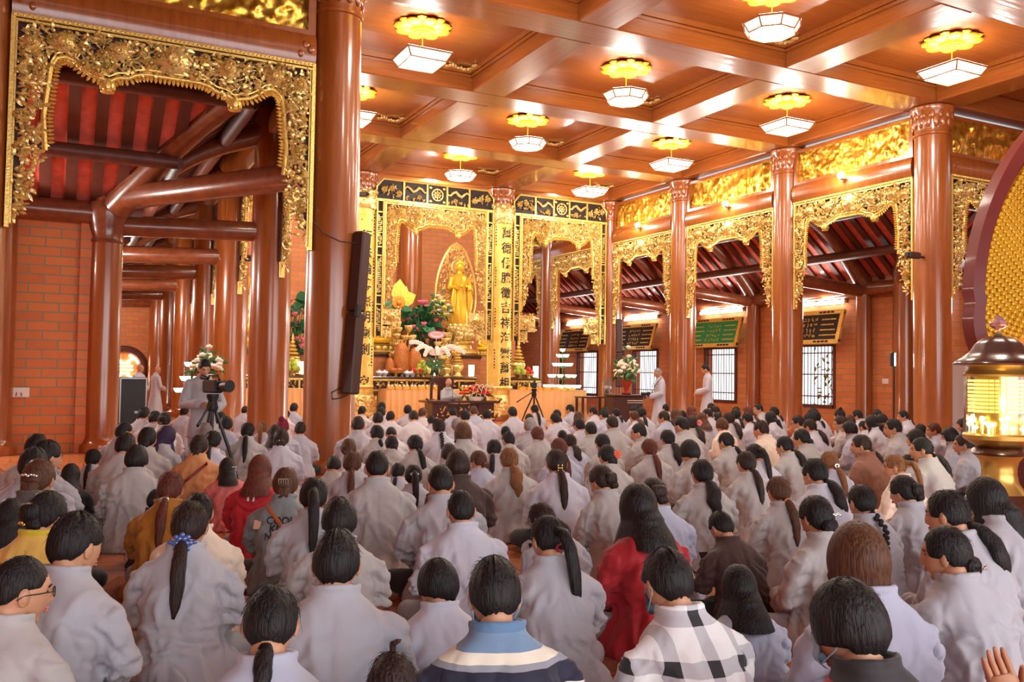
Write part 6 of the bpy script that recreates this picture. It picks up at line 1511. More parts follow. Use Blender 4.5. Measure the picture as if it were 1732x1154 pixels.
def relax():
    """shift people along their own line of sight, and a little sideways, so that nobody sits inside a neighbour or a column"""
    cols = [(XR, y) for y in YS[2:]]+[(XL, y) for y in YS[2:]]+[(OL, y) for y in YS[3:]]
    extra = [(x_, y_, .12) for x_, y_ in OBST]
    for it in range(260):
        for s in SPECS: s['P'] = (CAM+ray(s['x']+s['dx'], s['y'])*s['D']).xy; s['R'] = .35*(CH+ray(s['x'], s['y']).z*s['D'])/s['ht'].z+.03
        for i, s in enumerate(SPECS):
            for t in SPECS[i+1:]:
                v = t['P']-s['P']; r = s['R']+t['R']; L = v.length
                if L < r:
                    g = (r-L)*.35; f_, n_ = (t, s) if t['D'] >= s['D'] else (s, t)
                    f_['D'] = min(f_['hi'], f_['D']+g*.5); n_['D'] = max(n_['lo'], n_['D']-g*.5)
                    sg = 1 if t['x']+t['dx'] >= s['x']+s['dx'] else -1; px = g*FPX/s['D']*.35
                    m_ = lambda q: max(3.0, .09*q['hw'])
                    t['dx'] = max(-m_(t), min(m_(t), t['dx']+sg*px)); s['dx'] = max(-m_(s), min(m_(s), s['dx']-sg*px))
            for cx, cy in cols:
                v = s['P']-Vector((cx, cy)); r = s['R']+.46
                if v.length < r: s['D'] = max(s['lo'], s['D']-(r-v.length)*.5) if s['D'] < (Vector((cx, cy, 0))-CAM).dot(CF) else min(s['hi'], s['D']+(r-v.length)*.5)
            for cx, cy, cr in extra:
                v = s['P']-Vector((cx, cy)); r = s['R']+cr
                if v.length < r: s['D'] = max(s['lo'], s['D']-(r-v.length)*.5) if s['D'] < (Vector((cx, cy, 0))-CAM).dot(CF) else min(s['hi'], s['D']+(r-v.length)*.5)
            s['D'] += (s['D0']-s['D'])*.01
def place(s):
    x, y, hw, hair, col, shirt, ps, off, lab, acc, tro, sex, lod, skirt, D, rnd = (s[q] for q in ('x','y','hw','hair','col','shirt','ps','off','lab','acc','tro','sex','lod','skirt','D','rnd'))
    d = ray(x+s['dx'], y)
    robe, tm, body, Mh, ht, J = pose(ps, sex, skirt, lod)
    k = (CH+d.z*D)/ht.z
    Pt = CAM+d*D
    to = (SPK-Vector((Pt.x, Pt.y, 0))); ang = math.atan2(-to.x, to.y)
    rz = .55*ang+math.radians(off)+rnd.uniform(-.10, .10)
    if hw > 60: rz = .75*ang+math.radians(off)
    q = Matrix.Rotation(rz, 3, 'Z'); r0 = Pt-q @ Vector((ht.x, ht.y-.02, 0))*k
    o = empty('person', (r0.x, r0.y, 0), rz, None, 'person'); o.scale = (k, k, k)
    bo = kid(o, link('body', body)); 
    if hair == 'z': paint(bo, SKIN)
    ro = kid(o, link('robe' if shirt in ('g','w','v','b','wh','cream') else 'shirt', robe)); paint(ro, CL[shirt])
    if hw > 13: to_ = kid(o, link('trousers', tm)); paint(to_, TRO[tro or ('g' if rnd.random() < .6 else 'k')])
    if hair != 'z':
        ho = kid(o, link('hair', hair_mesh(hair))); paint(ho, HC[col]); ho.matrix_local = Mh
        s_ = 1+rnd.uniform(-.02, .02); ho.scale = (s_, s_, s_)
    else: ho = bo
    for ac in acc.split():
        p = ac.split(':')
        if p[0] in ('mask', 'maskw'): mo_ = kid(o, link('face_mask', MASK)); mo_.matrix_local = Mh; paint(mo_, MASKM if p[0] == 'mask' else MASKW)
        elif p[0] == 'glasses': go = kid(o, link('glasses', GLS)); go.matrix_local = Mh
        else:
            if p[0] not in CM: CM[p[0]] = clip_mesh(p[0]).mesh('hair_clip', [CLIPC['silver'], CLIPC['gold']])
            co = link('hair_clip', CM[p[0]], None, WHERE[p[2]]); kid(ho, co); paint(co, CLIPC[p[1]]); co['label'] = '%s hair clip' % {'redo': 'red', 'dred': 'dark red', 'pinkc': 'pink', 'orangec': 'orange', 'blackc': 'black'}.get(p[1], p[1])
    PEOPLE.append(dict(o=o, x=x, y=y, hw=hw, hair=hair, col=col, shirt=shirt, lab=lab, sex=sex, k=k, D=D, rz=rz, Mh=Mh, J=J, robe=ro))
    return o
# ---------------------------------------------------------------- the seated crowd: picture x and y of the top of the head, head width in pixels, hair, hair colour, clothes ...
A = add_person
# front part of the crowd
A(831,942,86,'s','k','stripe','h',0,'man with short black hair in a blue, navy and white striped polo shirt','mask',sex='m')
A(1135,927,80,'s','k','plaid','h',14,'man in a white plaid shirt with black squares, face mask on his ear','mask')
A(1452,985,103,'m','k','blackred','l',12,'person with a black bob, blue face mask and red and black jacket','mask',sex='m')
A(1453,890,94,'b','n','b','u',0,'woman with a smooth brown bob in a bluish robe, behind the red and black jacket')
A(1601,891,66,'k','k','g','L',6,'woman in grey robe, low black bun with a silver bar clip, face in profile','bar:silver:bun')
A(1668,809,56,'l','k','g','l',10,'woman with glasses and loose black hair in grey robe, beside the glass lantern','glasses')
A(1603,827,56,'c','k','g','l',6,'woman in grey robe, thick black ponytail, between bun woman and glasses woman','tie:gold:low')
A(1528,804,45,'K','k','g','l',4,'woman in grey robe, pinned up black hair with a sparkling silver clip','bar:silver:upper')
A(1464,819,46,'t','k','g','u',0,'woman in grey robe with a long thin black braid')
A(1387,838,54,'k','k','w','u',4,'woman in pinkish grey robe, black bun, white leaf clip above it','bar:silver:side')
A(1322,805,39,'p','n','w','u',0,'woman in grey robe, brown ponytail with an orange tie, leaning left','tie:orangec:low')
A(1258,958,58,'B','k','b','u',0,'girl with a straight black bob in bluish robe, right of the plaid shirt man')
A(1226,863,47,'s','k','brown','p',0,'boy with short hair in a dark brown shirt looking at a phone','',tro='k')
A(1078,820,58,'B','k','red','u',6,'woman in a crimson red long sleeved dress with straight black hair',tro='g')
A(1111,807,44,'K','d','b','h',0,'woman in bluish robe, pinned up dark hair, just behind the crimson dress')
A(934,870,57,'h','k','g','l',0,'woman in grey robe, long black ponytail with a dark red tie','tie:dred:back')
A(916,847,42,'q','d','g','q',10,'girl bowing over a phone, seated left of the dark red hair tie',tro='k',kmin=.6)
A(736,948,66,'m','k','v','L',8,'boy with thick black hair in pale robe turning left to smile',sex='m',kmin=.7)
A(567,897,78,'s','k','g','u',0,'man in grey robe with high collar, short black hair, front row centre left')
A(570,844,56,'m','k','w','u',0,'person with thick black hair right ahead of the high collared man')
A(467,986,90,'q','k','b','h',0,'woman in pale bluish robe with low black ponytail at the bottom edge')
A(657,1104,78,'f','d','dark','u',0,'small child with brown tufts of hair at the bottom edge','',kmin=.5,near=1)
A(777,828,49,'S','k','v','u',0,'man in pale robe with cropped hair and protruding ears, behind the smiling boy')
A(745,784,43,'S','k','g','h',0,'man in grey robe left of the dark brown shirted man')
A(772,762,40,'m','d','brown','u',0,'man in a dark brown long sleeved shirt among the grey robes',tro='g',sex='m')
A(640,761,38,'S','k','w','u',0,'broad man in beige grey robe with cropped black hair, centre left')
A(527,807,45,'h','k','g','u',0,'woman in grey robe with very long black ponytail, by the denim jacket')
A(486,791,38,'k','n','denim','u',0,'girl in a grey denim jacket with lettering on the back','claw:silver:upper',tro='k')
A(440,770,37,'B','r','hood','u',-4,'woman in a red hooded jacket with two white stripes, reddish brown hair',tro='g')
A(382,775,23,'B','k','pink','u',10,'small child in a pink top beside the red hooded jacket','bar:silver:side',kmin=.55)
A(334,735,30,'k','d','orange','u',0,'woman in an orange knit top with a red bag strap across her back')
A(290,797,42,'p','r','mustard','u',-4,'woman in a mustard knit top with reddish brown ponytail','tie:silver:low',tro='g')
A(315,846,62,'p','d','g','u',0,'woman in grey robe, long dark ponytail with a blue jewelled flower clip','flower:blue:low')
A(331,832,52,'h','k','cream','u',6,'woman in a cream top hidden ahead of the blue jewelled clip')
A(260,829,27,'m','k','dark','u',0,'dark haired child half hidden behind the mustard knit top',kmin=.6)
A(118,867,78,'s','k','g','r',-14,'man in grey robe with tousled black hair, behind the yellow blouse',tro='k')
A(36,940,74,'S','k','w','R',-20,'young man with glasses and undercut leaning forward in the bottom left corner','glasses')
A(71,830,55,'K','k','yellow','r',-8,'woman in a yellow blouse with a gold lace yoke','bar:gold:back')
A(20,845,46,'l','k','dark','u',0,'person in dark clothes with long black hair at the left edge')
A(60,775,43,'k','n','check','u',-6,'woman with brown bun in a black and grey patterned cardigan','bar:silver:upper',tro='k')
A(60,757,44,'s','k','g','u',0,'man in grey robe directly ahead of the patterned cardigan')
A(78,745,40,'s','k','g','R',-10,'man in grey robe by the brick wall, head turned right')
A(64,733,29,'k','k','w','u',0,'person in grey robe against the left brick wall')
A(120,785,27,'B','k','dark','u',0,'child with black bob sitting low by the left brick wall',kmin=.55)
A(160,759,23,'p','k','v','u',0,'small girl in pale robe beside the left wing column',kmin=.6)
A(227,753,41,'m','k','w','u',0,'person in grey robe with thick black bowl cut, left side',sex='m',tro='k')
A(209,731,30,'s','k','w','h',0,'man in grey robe ahead of the black bowl cut')
A(212,713,26,'S','k','g','R',-10,'man with shaved sides facing right beside the black case')
A(252,722,26,'k','k','w','u',0,'woman in grey robe, dark bun, right of the bowl cut')
A(283,721,27,'B','u','g','R',-25,'woman with purple black hair and a white mask, turned right','maskw')
A(343,716,28,'B','a','g','u',0,'woman with ash brown hair at the foot of the video tripod')
A(357,728,25,'p','k','v','u',0,'woman in pale robe, black ponytail, right of the orange knit top')
A(246,688,19,'s','k','g','u',0,'man seated before the black case at the left wall')
A(259,695,18,'s','k','g','r',0,'man in grey robe ahead of the bright white robe')
A(275,697,20,'K','k','wh','u',0,'woman in bright white robe, pinned up hair, left of the cameraman','claw:silver:back')
A(312,687,14,'s','k','b','u',0,'man in bluish robe just left of the standing cameraman')
A(373,697,18,'s','k','v','u',0,'man in pale robe just right of the video tripod')
A(385,704,22,'s','k','b','h',0,'man in bluish grey robe right of the video tripod, nearer of two')
A(414,687,11,'s','k','b','u',0,'man glimpsed between the second and third left columns')
A(422,714,21,'p','k','w','u',0,'woman in grey robe with a very long thin black ponytail, left aisle','tie:silver:low')
A(447,711.5,18,'h','o','v','u',0,'woman with golden brown ponytail at the foot of a left column')
A(466,719,20,'B','d','g','u',0,'woman with dark hair left of the crimson head wrap')
A(473,725,26,'k','d','v','u',0,'woman in pale robe, dark bun with a silver buckle clip','h:silver:back')
A(480,708,20,'w','c','v','u',0,'woman with a crimson head wrap')
A(487,693,13,'q','k','wh','u',0,'woman with black hair ahead of the crimson head wrap')
A(494,681.5,14,'s','k','b','u',0,'man in bluish robe seated before the peach cloth, left of the big column')
A(505,714,17,'s','d','v','u',0,'man in pale robe close to the left of the big column')
A(568,770,27,'s','k','w','p',0,'boy in grey robe holding a phone at the foot of the big column',kmin=.7)
A(599,763,33,'p','n','g','u',0,'woman in grey robe with brown ponytail right of the big column','tie:blackc:low')
A(590,742,25,'k','n','v','u',0,'woman with brown bun right beside the big column')
A(671,783,24,'q','k','v','r',0,'girl in pale robe right of the broad beige robed man','mask',kmin=.7)
A(701.5,786,30,'h','k','v','u',0,'girl in pale robe, black ponytail with a white ribbon bow','bow:white:upper',kmin=.75)
# before the altar
A(614,687,13,'s','k','wh'); A(644,680,13.5,'s','k','wh'); A(645,688,14.5,'s','k','v'); A(642.5,697,16.5,'s','k','v')
A(664,695,15,'S','k','wh'); A(690,685,13.5,'s','k','v'); A(697,693,17,'S','d','wh','',0,'balding man in white robe, widest back before the peach cloth'); A(715,689,14.5,'S','n','wh')
A(609,703.5,22,'S','d','v','u',0,'balding man in pale robe close right of the big column'); A(635,718,21,'q','k','w'); A(659,721,20,'s','k','wh','b')
A(665.6,736,22,'k','k','w'); A(705.5,735,25,'p','k','w','l',0,'','tie:blackc:low'); A(740,707,22,'t','d','v','u',0,'woman in pale robe with a long dark braid, before the desk'); A(733,703,13.5,'s','k','v')
A(769,689,13.5,'s','k','b','',0,'man in bluish robe straight before the monk at the desk'); A(786,693,16,'s','k','v'); A(773.5,706,18,'S','y','v','',0,'grey haired person left of the brown bob'); A(799,686,14,'S','n','b')
A(826.6,692,15,'s','k','v'); A(787,715,26,'b','n','w','u',0,'woman with a neat brown bob in grey robe, centre'); A(864.7,688,15.5,'s','k','v','u'); A(905,684,13,'p','k','v')
A(899,700,14.5,'s','k','v'); A(900.5,706,20.5,'S','y','g','u',0,'man with thick grey hair behind the small video tripod',sex='m'); A(859,721,16.5,'s','k','v','u',0,'','',kmin=.7); A(863.5,729.5,20,'s','k','w','l',0,'boy in grey robe with short black hair, ahead of the long wavy ponytail','',kmin=.7)
A(907,721,20.5,'k','r','w','u',0,'woman in grey robe with reddish brown bun, behind the grey haired man'); A(937,698,16,'s','k','v','u'); A(758,751,25,'m','d','g','u',0,'','',sex='f'); A(813,762,29,'k','n','b','L',0,'woman with glasses and brown bun turning left','glasses')
A(833.5,743,24,'p','k','g','r',0,'','tie:silver:low'); A(865,756,31,'c','o','w','u',0,'woman with a long wavy golden brown ponytail in grey robe'); A(940,758,33,'p','d','v','u',0,'woman in pale robe, long dark hair with a gold H shaped clip','h:gold:back')
# right of the altar
A(943,692.5,13,'q','k','v'); A(965,684,13,'q','k','b','L',0,'woman in bluish robe sitting tall before the right peach cloth'); A(980,696,16,'B','n','v'); A(981,707.5,17.5,'s','k','v')
A(1003,713,21,'S','k','w','u',0,'man in grey robe with buzz cut, below the electric fan'); A(1007,688.5,13,'p','k','v','L'); A(1021,688.5,12,'s','k','b'); A(1025,692,15,'s','k','b','l')
A(1040,690,13,'q','k','b','u',0,'','tie:silver:low'); A(1036,702,20,'S','d','w','u',0,'balding man in grey robe before the brown podium'); A(1023.5,733,25,'k','k','w'); A(1024.7,752,28,'k','k','w','l',0,'woman with a red and yellow bow clip in her black bun','flower:redo:side')
A(949,728,16.5,'s','k','v','u',0,'','',kmin=.7); A(965,733,21,'c','d','b'); A(950,740,27,'p','r','b'); A(1071,694,16,'c','n','v')
A(1089,688.5,16,'p','k','v'); A(1071,687,12,'s','k','v'); A(1081,685,12,'s','k','v','L'); A(1085,717,22,'s','k','w','L',25,'boy with short black hair bowing, his face in profile','')
A(1096.6,742,24,'p','r','w','u',0,'woman in grey robe with a copper coloured long ponytail'); A(1023,786,40,'K','d','w','l',6,'woman in grey robe with glasses, pinned up dark hair, ahead of crimson dress','glasses claw:blackc:upper')
A(1121,683,13,'s','k','v','L'); A(1121,695,17,'p','d','b','L',0,'woman with long straight dark tail below the standing monk'); A(1141.6,692,16,'B','n','v'); A(1158,694,13,'s','k','v'); A(1168,687,15,'B','r','v')
A(1154.5,704.6,21.5,'S','k','w','l',0,'tall man in grey robe with flat topped black hair, right side'); A(1174.5,703.5,19.5,'c','d','w','u',0,'woman with a pink flower clip in her dark ponytail','flower:pinkc:side'); A(1185.5,698,16,'B','n','v')
A(1200.5,691,15,'p','k','v','L',0,'woman with a white hair tie and black ponytail, below the window','tie:white:low'); A(1207,682,12,'s','k','v'); A(1212,687,13,'k','k','v'); A(1218,697,13,'l','k','v'); A(1219.6,707.5,18.5,'m','n','cream','u',10,'woman with short brown hair in cream top, right side')
A(1128,726.6,22,'c','k','w','u',0,'woman in grey robe, fanned short black ponytail with a white tie','tie:white:low'); A(1169,744.5,30,'m','k','w','l',0,'woman with short thick black hair in grey robe, right of centre','',sex='f'); A(1227,730.6,23.5,'p','k','w','l'); A(1193,775.6,39,'c','k','w','u',0,'woman with a broad loose black ponytail, behind the short haired woman')
A(1237,697,16.5,'c','d','w','u',0,'woman with a purple ribbon round her dark ponytail','bow:purple:low'); A(1249,691,16,'p','k','v'); A(1269,696.5,16.5,'q','k','v'); A(1263,688,15,'B','r','v','L'); A(1249,688,12,'s','k','v')
A(1287,683,14,'q','k','g','L',20,'woman sitting tall in profile before an outer column'); A(1308,688,13,'q','k','v','u',0,'woman with a yellow hair tie near the right column foot','tie:gold:low'); A(1302,696,17,'l','k','v'); A(1289,711,22,'s','d','cream','l',0,'person with short dark hair in cream top, right side','')
A(1326,737,24,'c','k','w','l',0,'woman with curly black ponytail and a gold clip, right side','bar:gold:low'); A(1278,749,27,'h','k','v'); A(1264,762,31,'p','d','w','u',0,'woman with long reddish dark ponytail, ahead of the orange hair tie'); A(1377,774.5,38,'c','k','v','l',0,'woman in pale robe with long wavy black hair, ahead of white leaf clip')
A(1358,725,24,'k','k','w','l',12,'woman leaning forward with a neat black bun, right side'); A(1354,703.5,18,'s','k','w','L',8,'person with glasses and short black hair by the right column','glasses')
A(1380,689,15,'s','k','v'); A(1371,698,17,'s','k','v'); A(1383,694,16,'q','k','v','u',0,'woman with white hair tie under the nearest window','tie:white:low'); A(1374,708,21,'c','d','v','l')
A(1425,692,16,'T','k','v','u',0,'woman with a black topknot against the brick wall'); A(1448.5,693,15.5,'q','k','v'); A(1437,702,14,'s','n','v'); A(1421,704,21,'s','d','w','L',8); A(1442,713,22,'m','k','b','L',8,'woman with black hair and a face mask, right side','maskw',sex='f')
A(1459,711.5,13,'q','k','v','u',0,'small girl with parted black hair, right side','',kmin=.6); A(1462,735,28,'p','d','rust','L',10,'woman in a rust brown dress sitting sideways'); A(1408,762.5,28,'p','o','b','u',0,'woman with a very long golden ponytail and pale clips','tie:silver:back')
A(1480,702,20,'l','k','v','l'); A(1485.5,692.5,13,'s','k','v'); A(1496,701,15,'m','k','v','L'); A(1511,708,23,'q','k','w','L',10,'woman in profile with short low ponytail, before the light stand'); A(1491,717.5,15,'q','k','pink','L',0,'child in a pink top on the right side','',kmin=.6)
A(1526,694,16,'p','k','v','L',10,'woman in profile at the light stand with long black hair'); A(1513,768,30,'h','o','cream','L',10,'woman in cream top with a lifted golden brown ponytail'); A(1534,769,19,'s','k','g','l',0,'child peeping between the golden ponytail and leaning woman','',kmin=.6)
A(1556,717.5,16,'s','k','v'); A(1578,714.5,19,'p','r','b','L',10,'woman in bluish robe with a long reddish ponytail, before the right column'); A(1555,726.5,23,'m','k','v','L',0,'','',sex='f'); A(1559,739,29,'c','k','w','L',14,'woman leaning forward with glossy black hair, right side')
A(1606,724,23,'m','k','g','L',6,'person with short black hair and mask left of the lantern','maskw',sex='f'); A(1629,709,15,'m','k','brown','L',6,'person half hidden behind the glass lantern','',sex='f'); A(1629,734,24,'c','d','g','L',10,'woman with long wavy dark ponytail beside the lantern')
A(1832,965,100,'s','k','g','y',62,'person at the right edge with hands pressed together, mask below the chin','mask',kmin=.8)
relax()
for s_ in SPECS: place(s_)
# labels for those told apart only by the people around them
KN = [p for p in PEOPLE if p['lab']]
SHORT = {}
def handle(l):
    l2 = l
    for s in (' in grey robe', ' in pale robe', ' in bluish robe', ' in white robe', ' in beige grey robe', ' in pinkish grey robe'): l2 = l2.replace(s, '')
    return ' '.join(l2.split(',')[0].split()[:8])
for w_ in ('with', 'a', 'the', 'of', 'and', 'in'): pass
used = set(p['lab'] for p in KN)
ANCH = [p for p in KN if len(handle(p['lab']).split()) >= 4 and len(handle(p['lab']).split()) <= 8 and handle(p['lab']).split()[-1] not in ('with','a','the','of','and','in','right','left','by','before','to','behind','at','close','her','long','his','hidden','black') and sum(handle(q['lab']) == handle(p['lab']) for q in KN) == 1]
FIX = [dict(x=775, y=655, nm='the monk at the desk'), dict(x=903, y=690, nm='the small video tripod'), dict(x=1060, y=690, nm='the brown podium'), dict(x=1115, y=690, nm='the standing monk'), dict(x=1027, y=690, nm='the electric fan')]
for nm_, t_ in (('the purple ribbon', 'purple ribbon'), ('the pink flower clip', 'pink flower clip'), ('the white tied ponytail', 'white hair tie and black'), ('the yellow hair tie', 'yellow hair tie'), ('the black topknot', 'topknot'), ('the brown haired cream top', 'short brown hair in cream'), ('the dark haired cream top', 'short dark hair in cream'), ('the rust brown dress', 'rust brown dress'), ('the pink topped child', 'child in a pink top on'), ('the flat topped man', 'flat topped black'), ('the gold clip', 'gold clip, right'), ('the glasses wearer by the column', 'glasses and short black hair by'), ('the reddish ponytail in blue', 'long reddish ponytail, before'), ('the neat black bun', 'neat black bun'), ('the masked woman', 'and a face mask, right'), ('the very long golden ponytail', 'very long golden'), ('the purple black hair', 'purple black'), ('the crimson head wrap', 'crimson head wrap'), ('the copper ponytail', 'copper coloured')):
    q_ = [p for p in PEOPLE if t_ in p['lab']][0]; FIX.append(dict(x=q_['x'], y=q_['y'], nm=nm_, p=q_))
for p in ANCH: FIX.append(dict(x=p['x'], y=p['y'], nm='the '+handle(p['lab']), p=p))
def rel(p, a):
    dx, dy = p['x']-a['x'], (p['y']-a['y'])*2.2
    return ('right of' if dx > 0 else 'left of') if abs(dx) > abs(dy) else ('behind' if dy > 0 else 'ahead of')
for p in PEOPLE:
    if p['lab']: continue
    what = '%s in %s, %s' % ({'m': 'man', 'f': 'woman'}[p['sex']], CLN.get(p['shirt'], p['shirt']), HN[p['hair']] % HCN[p['col']])
    best = None
    for a in FIX:
        r = rel(p, a); d0 = (p['x']-a['x'])**2+4.8*(p['y']-a['y'])**2
        same = sorted((q['x']-a['x'])**2+4.8*(q['y']-a['y'])**2 for q in PEOPLE if q is not a.get('p') and rel(q, a) == r and not q.get('fixed') and q['sex'] == p['sex'])
        rank = same.index(d0) if d0 in same else 9
        n_ = len((what+' '+a['nm']).split())+(4 if rank else 2)
        if n_ > 16 or rank > 3: continue
        lab = '%s, %s%s %s' % (what, ['', 'second ', 'third ', 'fourth '][rank], r, a['nm'])
        if lab in used: continue
        sc_ = d0*(1+rank*1.5)
        if best is None or sc_ < best[0]: best = (sc_, lab)
    p['lab2'] = best[1] if best else what+', amid the right side crowd'
    used.add(p['lab2'])
for p in PEOPLE:
    p['o']['label'] = p['lab'] or p['lab2']; p['o']['group'] = 'seated crowd on the tiled floor'
# ---------------------------------------------------------------- standing people and the seated monk
def figure(nm_key, sex, pose_fn, vox=.016, robe_disp=.008):
    """pose_fn gives (robe shapes, trouser shapes, body shapes, head matrix, hands list)"""
    b, t, y, Mh, hands = MB(), MB(), MB(), None, []
    Mh, hands = pose_fn(b, t, y); o1 = Vector((len(nm_key)*3.3, 1.7, 0))
    ridge = lambda c: robe_disp*(.35-abs(noise.noise(Vector((c.x*12, c.y*10, c.z*2.6))+o1))*1.6)
    robe = remesh(b, vox, 3, ridge, 'robe'); tro = remesh(t, vox, 3, None, 'trousers') if t.v else None
    bm_ = remesh(y, .014, 4, None, 'body'); x = MB(); head_into(x, Mh)
    for h in hands: hand_into(x, *h)
    return robe, tro, join_meshes('body', bm_, x, SKINS), Mh
def put_figure(fig, loc, rz, s, label, shirt, hair=None, col='k', tro='g', acc=''):
    robe, tm, body, Mh = fig; o = empty('person', loc, rz, label, 'person'); o.scale = (s, s, s); kid(o, link('body', body)); r_ = kid(o, link('robe', robe)); paint(r_, CL[shirt])
    if tm: t_ = kid(o, link('trousers', tm)); paint(t_, TRO[tro])
    if hair: h_ = kid(o, link('hair', hair_mesh(hair))); paint(h_, HC[col]); h_.matrix_local = Mh
    return o
def stand(arms, hp=.1, long=True, hy=0.0):
    def fn(b, t, y):
        P = [] ; rings = [(.95,.17,.12),(1.05,.165,.115),(1.18,.175,.115),(1.32,.19,.115),(1.40,.185,.10),(1.45,.13,.085),(1.49,.072,.065),(1.52,.066,.062)]
        if long: rings = [(.04,.30,.24),(.10,.29,.23),(.4,.25,.2),(.7,.21,.16)]+rings
        else: rings = [(.66,.21,.155),(.74,.205,.15),(.85,.19,.135)]+rings
        for r_ in range(len(rings)-1): pass
        V = []; F = []; n = 26
        for z, rx, ry in rings:
            for i in range(n): a = 2*PI*i/n; V.append((rx*math.copysign(abs(math.cos(a))**.85, math.cos(a)), ry*math.copysign(abs(math.sin(a))**.85, math.sin(a)), z))
        for j in range(len(rings)-1):
            for i in range(n): F.append((j*n+i, j*n+(i+1)%n, (j+1)*n+(i+1)%n, (j+1)*n+i))
        F.append(tuple(range(n-1,-1,-1))); F.append(tuple(range((len(rings)-1)*n, len(rings)*n))); b.add(V, F)
        hands = []
        for s in (-1, 1):
            S = Vector((s*.17, 0, 1.38)); E, W = (Vector(v) for v in arms[s]); capsule(b, [S, S.lerp(E, .5), E, E.lerp(W, .5), E.lerp(W, .88)], [.068, .064, .062, .066, .072])
            capsule(y, [S, S.lerp(E, .5), E], [.045, .04, .036]); capsule(y, [E, E.lerp(W, .5), W], [.036, .032, .026])
            d = (W-E).normalized(); hands.append((W, d, Vector((s*.5, .2, .7)) if abs(d.z) < .7 else Vector((s, -.2, .1)), .7, s))
            if not long: capsule(t, [(s*.09, 0, .86), (s*.10, .01, .48), (s*.10, -.01, .10)], [.095, .075, .06])
            capsule(y, [(s*.10, -.03, .05), (s*.10, .08, .045), (s*.10, .17, .03)], [.04, .042, .03]); capsule(y, [(s*.10, -.01, .08), (s*.1, 0, .45)], [.04, .05])
        nb = Vector((0, 0, 1.50)); hc = nb+Vector((0, .03+.12*hp, .115-.05*hp)); Mh = Matrix.Translation(hc) @ Euler((0,0,hy)).to_matrix().to_4x4() @ Euler((-hp,0,0)).to_matrix().to_4x4()
        y.tube([nb-Vector((0,0,.15)), nb, hc+Vector((0,-.02,-.05)), hc+Vector((0,-.015,0))], [.06,.055,.052,.05], 14); y.ball((0, 0, 1.25), (.15, .09, .16), 14, 10); y.ball((0, 0, 1.0), (.14, .09, .2), 14, 10); y.ball((0, 0, .75), (.14, .09, .2), 14, 10)
        for s in (-1, 1): y.tube([(s*.08, 0, .8), (s*.1, 0, .45)], [.08, .055], 10)
        return Mh, hands
    return fn
# cameraman of the left aisle with his tripod
pc = at_depth(341, 700, 10.9); f1 = figure('cameraman', 'm', stand({-1: ((-.27,.02,1.10),(-.10,.34,1.06)), 1: ((.26,.04,1.10),(.10,.36,1.12))}, .45, False), .014)
cz = PI+.10
camman = put_figure(f1, (pc.x, pc.y, 0), cz, .90, 'standing cameraman in grey buttoned robe bending to a video camera in the left aisle', 'g', 's', 'k', 'g')
fw = Matrix.Rotation(cz, 3, 'Z') @ Vector((0, 1, 0)); tp = Vector((pc.x, pc.y, 0))+fw*.50
tripod_camera((tp.x, tp.y, 0), 1.13, 'black video camera in front of the standing cameraman in the left aisle', 'black tripod held by the standing cameraman in the left aisle', cz+.35, .9, .34)
# two monks in the far left aisle
f2 = figure('monkstanding', 'm', stand({-1: ((-.25,.03,1.12),(-.05,.24,1.05)), 1: ((.25,.05,1.14),(.04,.22,1.30))}, .15, True), .016)
f3 = figure('monkwaiting', 'm', stand({-1: ((-.25,.03,1.12),(-.05,.24,1.05)), 1: ((.25,.03,1.12),(.06,.25,1.04))}, .25, True), .016)
p = at_depth(233, 690, 22.4); put_figure(f2, (p.x, p.y, 0), -2.3, .88, 'monk in long pale robe standing before the round window, hand raised to his face', 'v')
p = at_depth(262, 690, 23.0); put_figure(f3, (p.x, p.y, 0), -1.2, .86, 'monk in long pale robe standing beside the left column row, hands folded', 'v')
# monk with a camera by the right windows, and a person behind the column
p = at_depth(1116, 690, 19.6); mk_ = put_figure(f3, (p.x, p.y, 0), 1.25, .93, 'monk in long pale robe with a strapped camera, standing by the right windows', 'v', 'S', 'y')
b = MB(); b.tube([(-.09, -.02, 1.50), (-.13, .10, 1.40), (-.08, .17, 1.25), (-.02, .20, 1.12)], .016, 6, None, .4); b.tube([(.09, -.02, 1.50), (.13, .10, 1.40), (.08, .17, 1.25), (.02, .20, 1.12)], .016, 6, None, .4); kid(mk_, b.build('strap', M['plastic']))
pw = Matrix.Rotation(1.25, 3, 'Z') @ Vector((0, .26, 0)); ck = thing('photo_camera', (p.x+pw.x, p.y+pw.y, .98), 'black photo camera held by the standing monk at the right windows', 'camera', None, 1.25); MB().bevbox((0, 0, .05), (.14, .07, .10), .015).build('body', M['plastic'], ck, smooth=False); MB().lathe([(.035, 0), (.04, .1), (.045, .14)], (0, .03, .05), 16, M=Matrix.Rotation(-PI/2, 3, 'X')).build('lens', M['plastic'], ck)
p = at_depth(1194, 690, 21.6); put_figure(f3, (p.x+.05, p.y, 0), 1.0, 1.0, 'person in pale robe standing half hidden behind the third right column', 'v', 's', 'k')
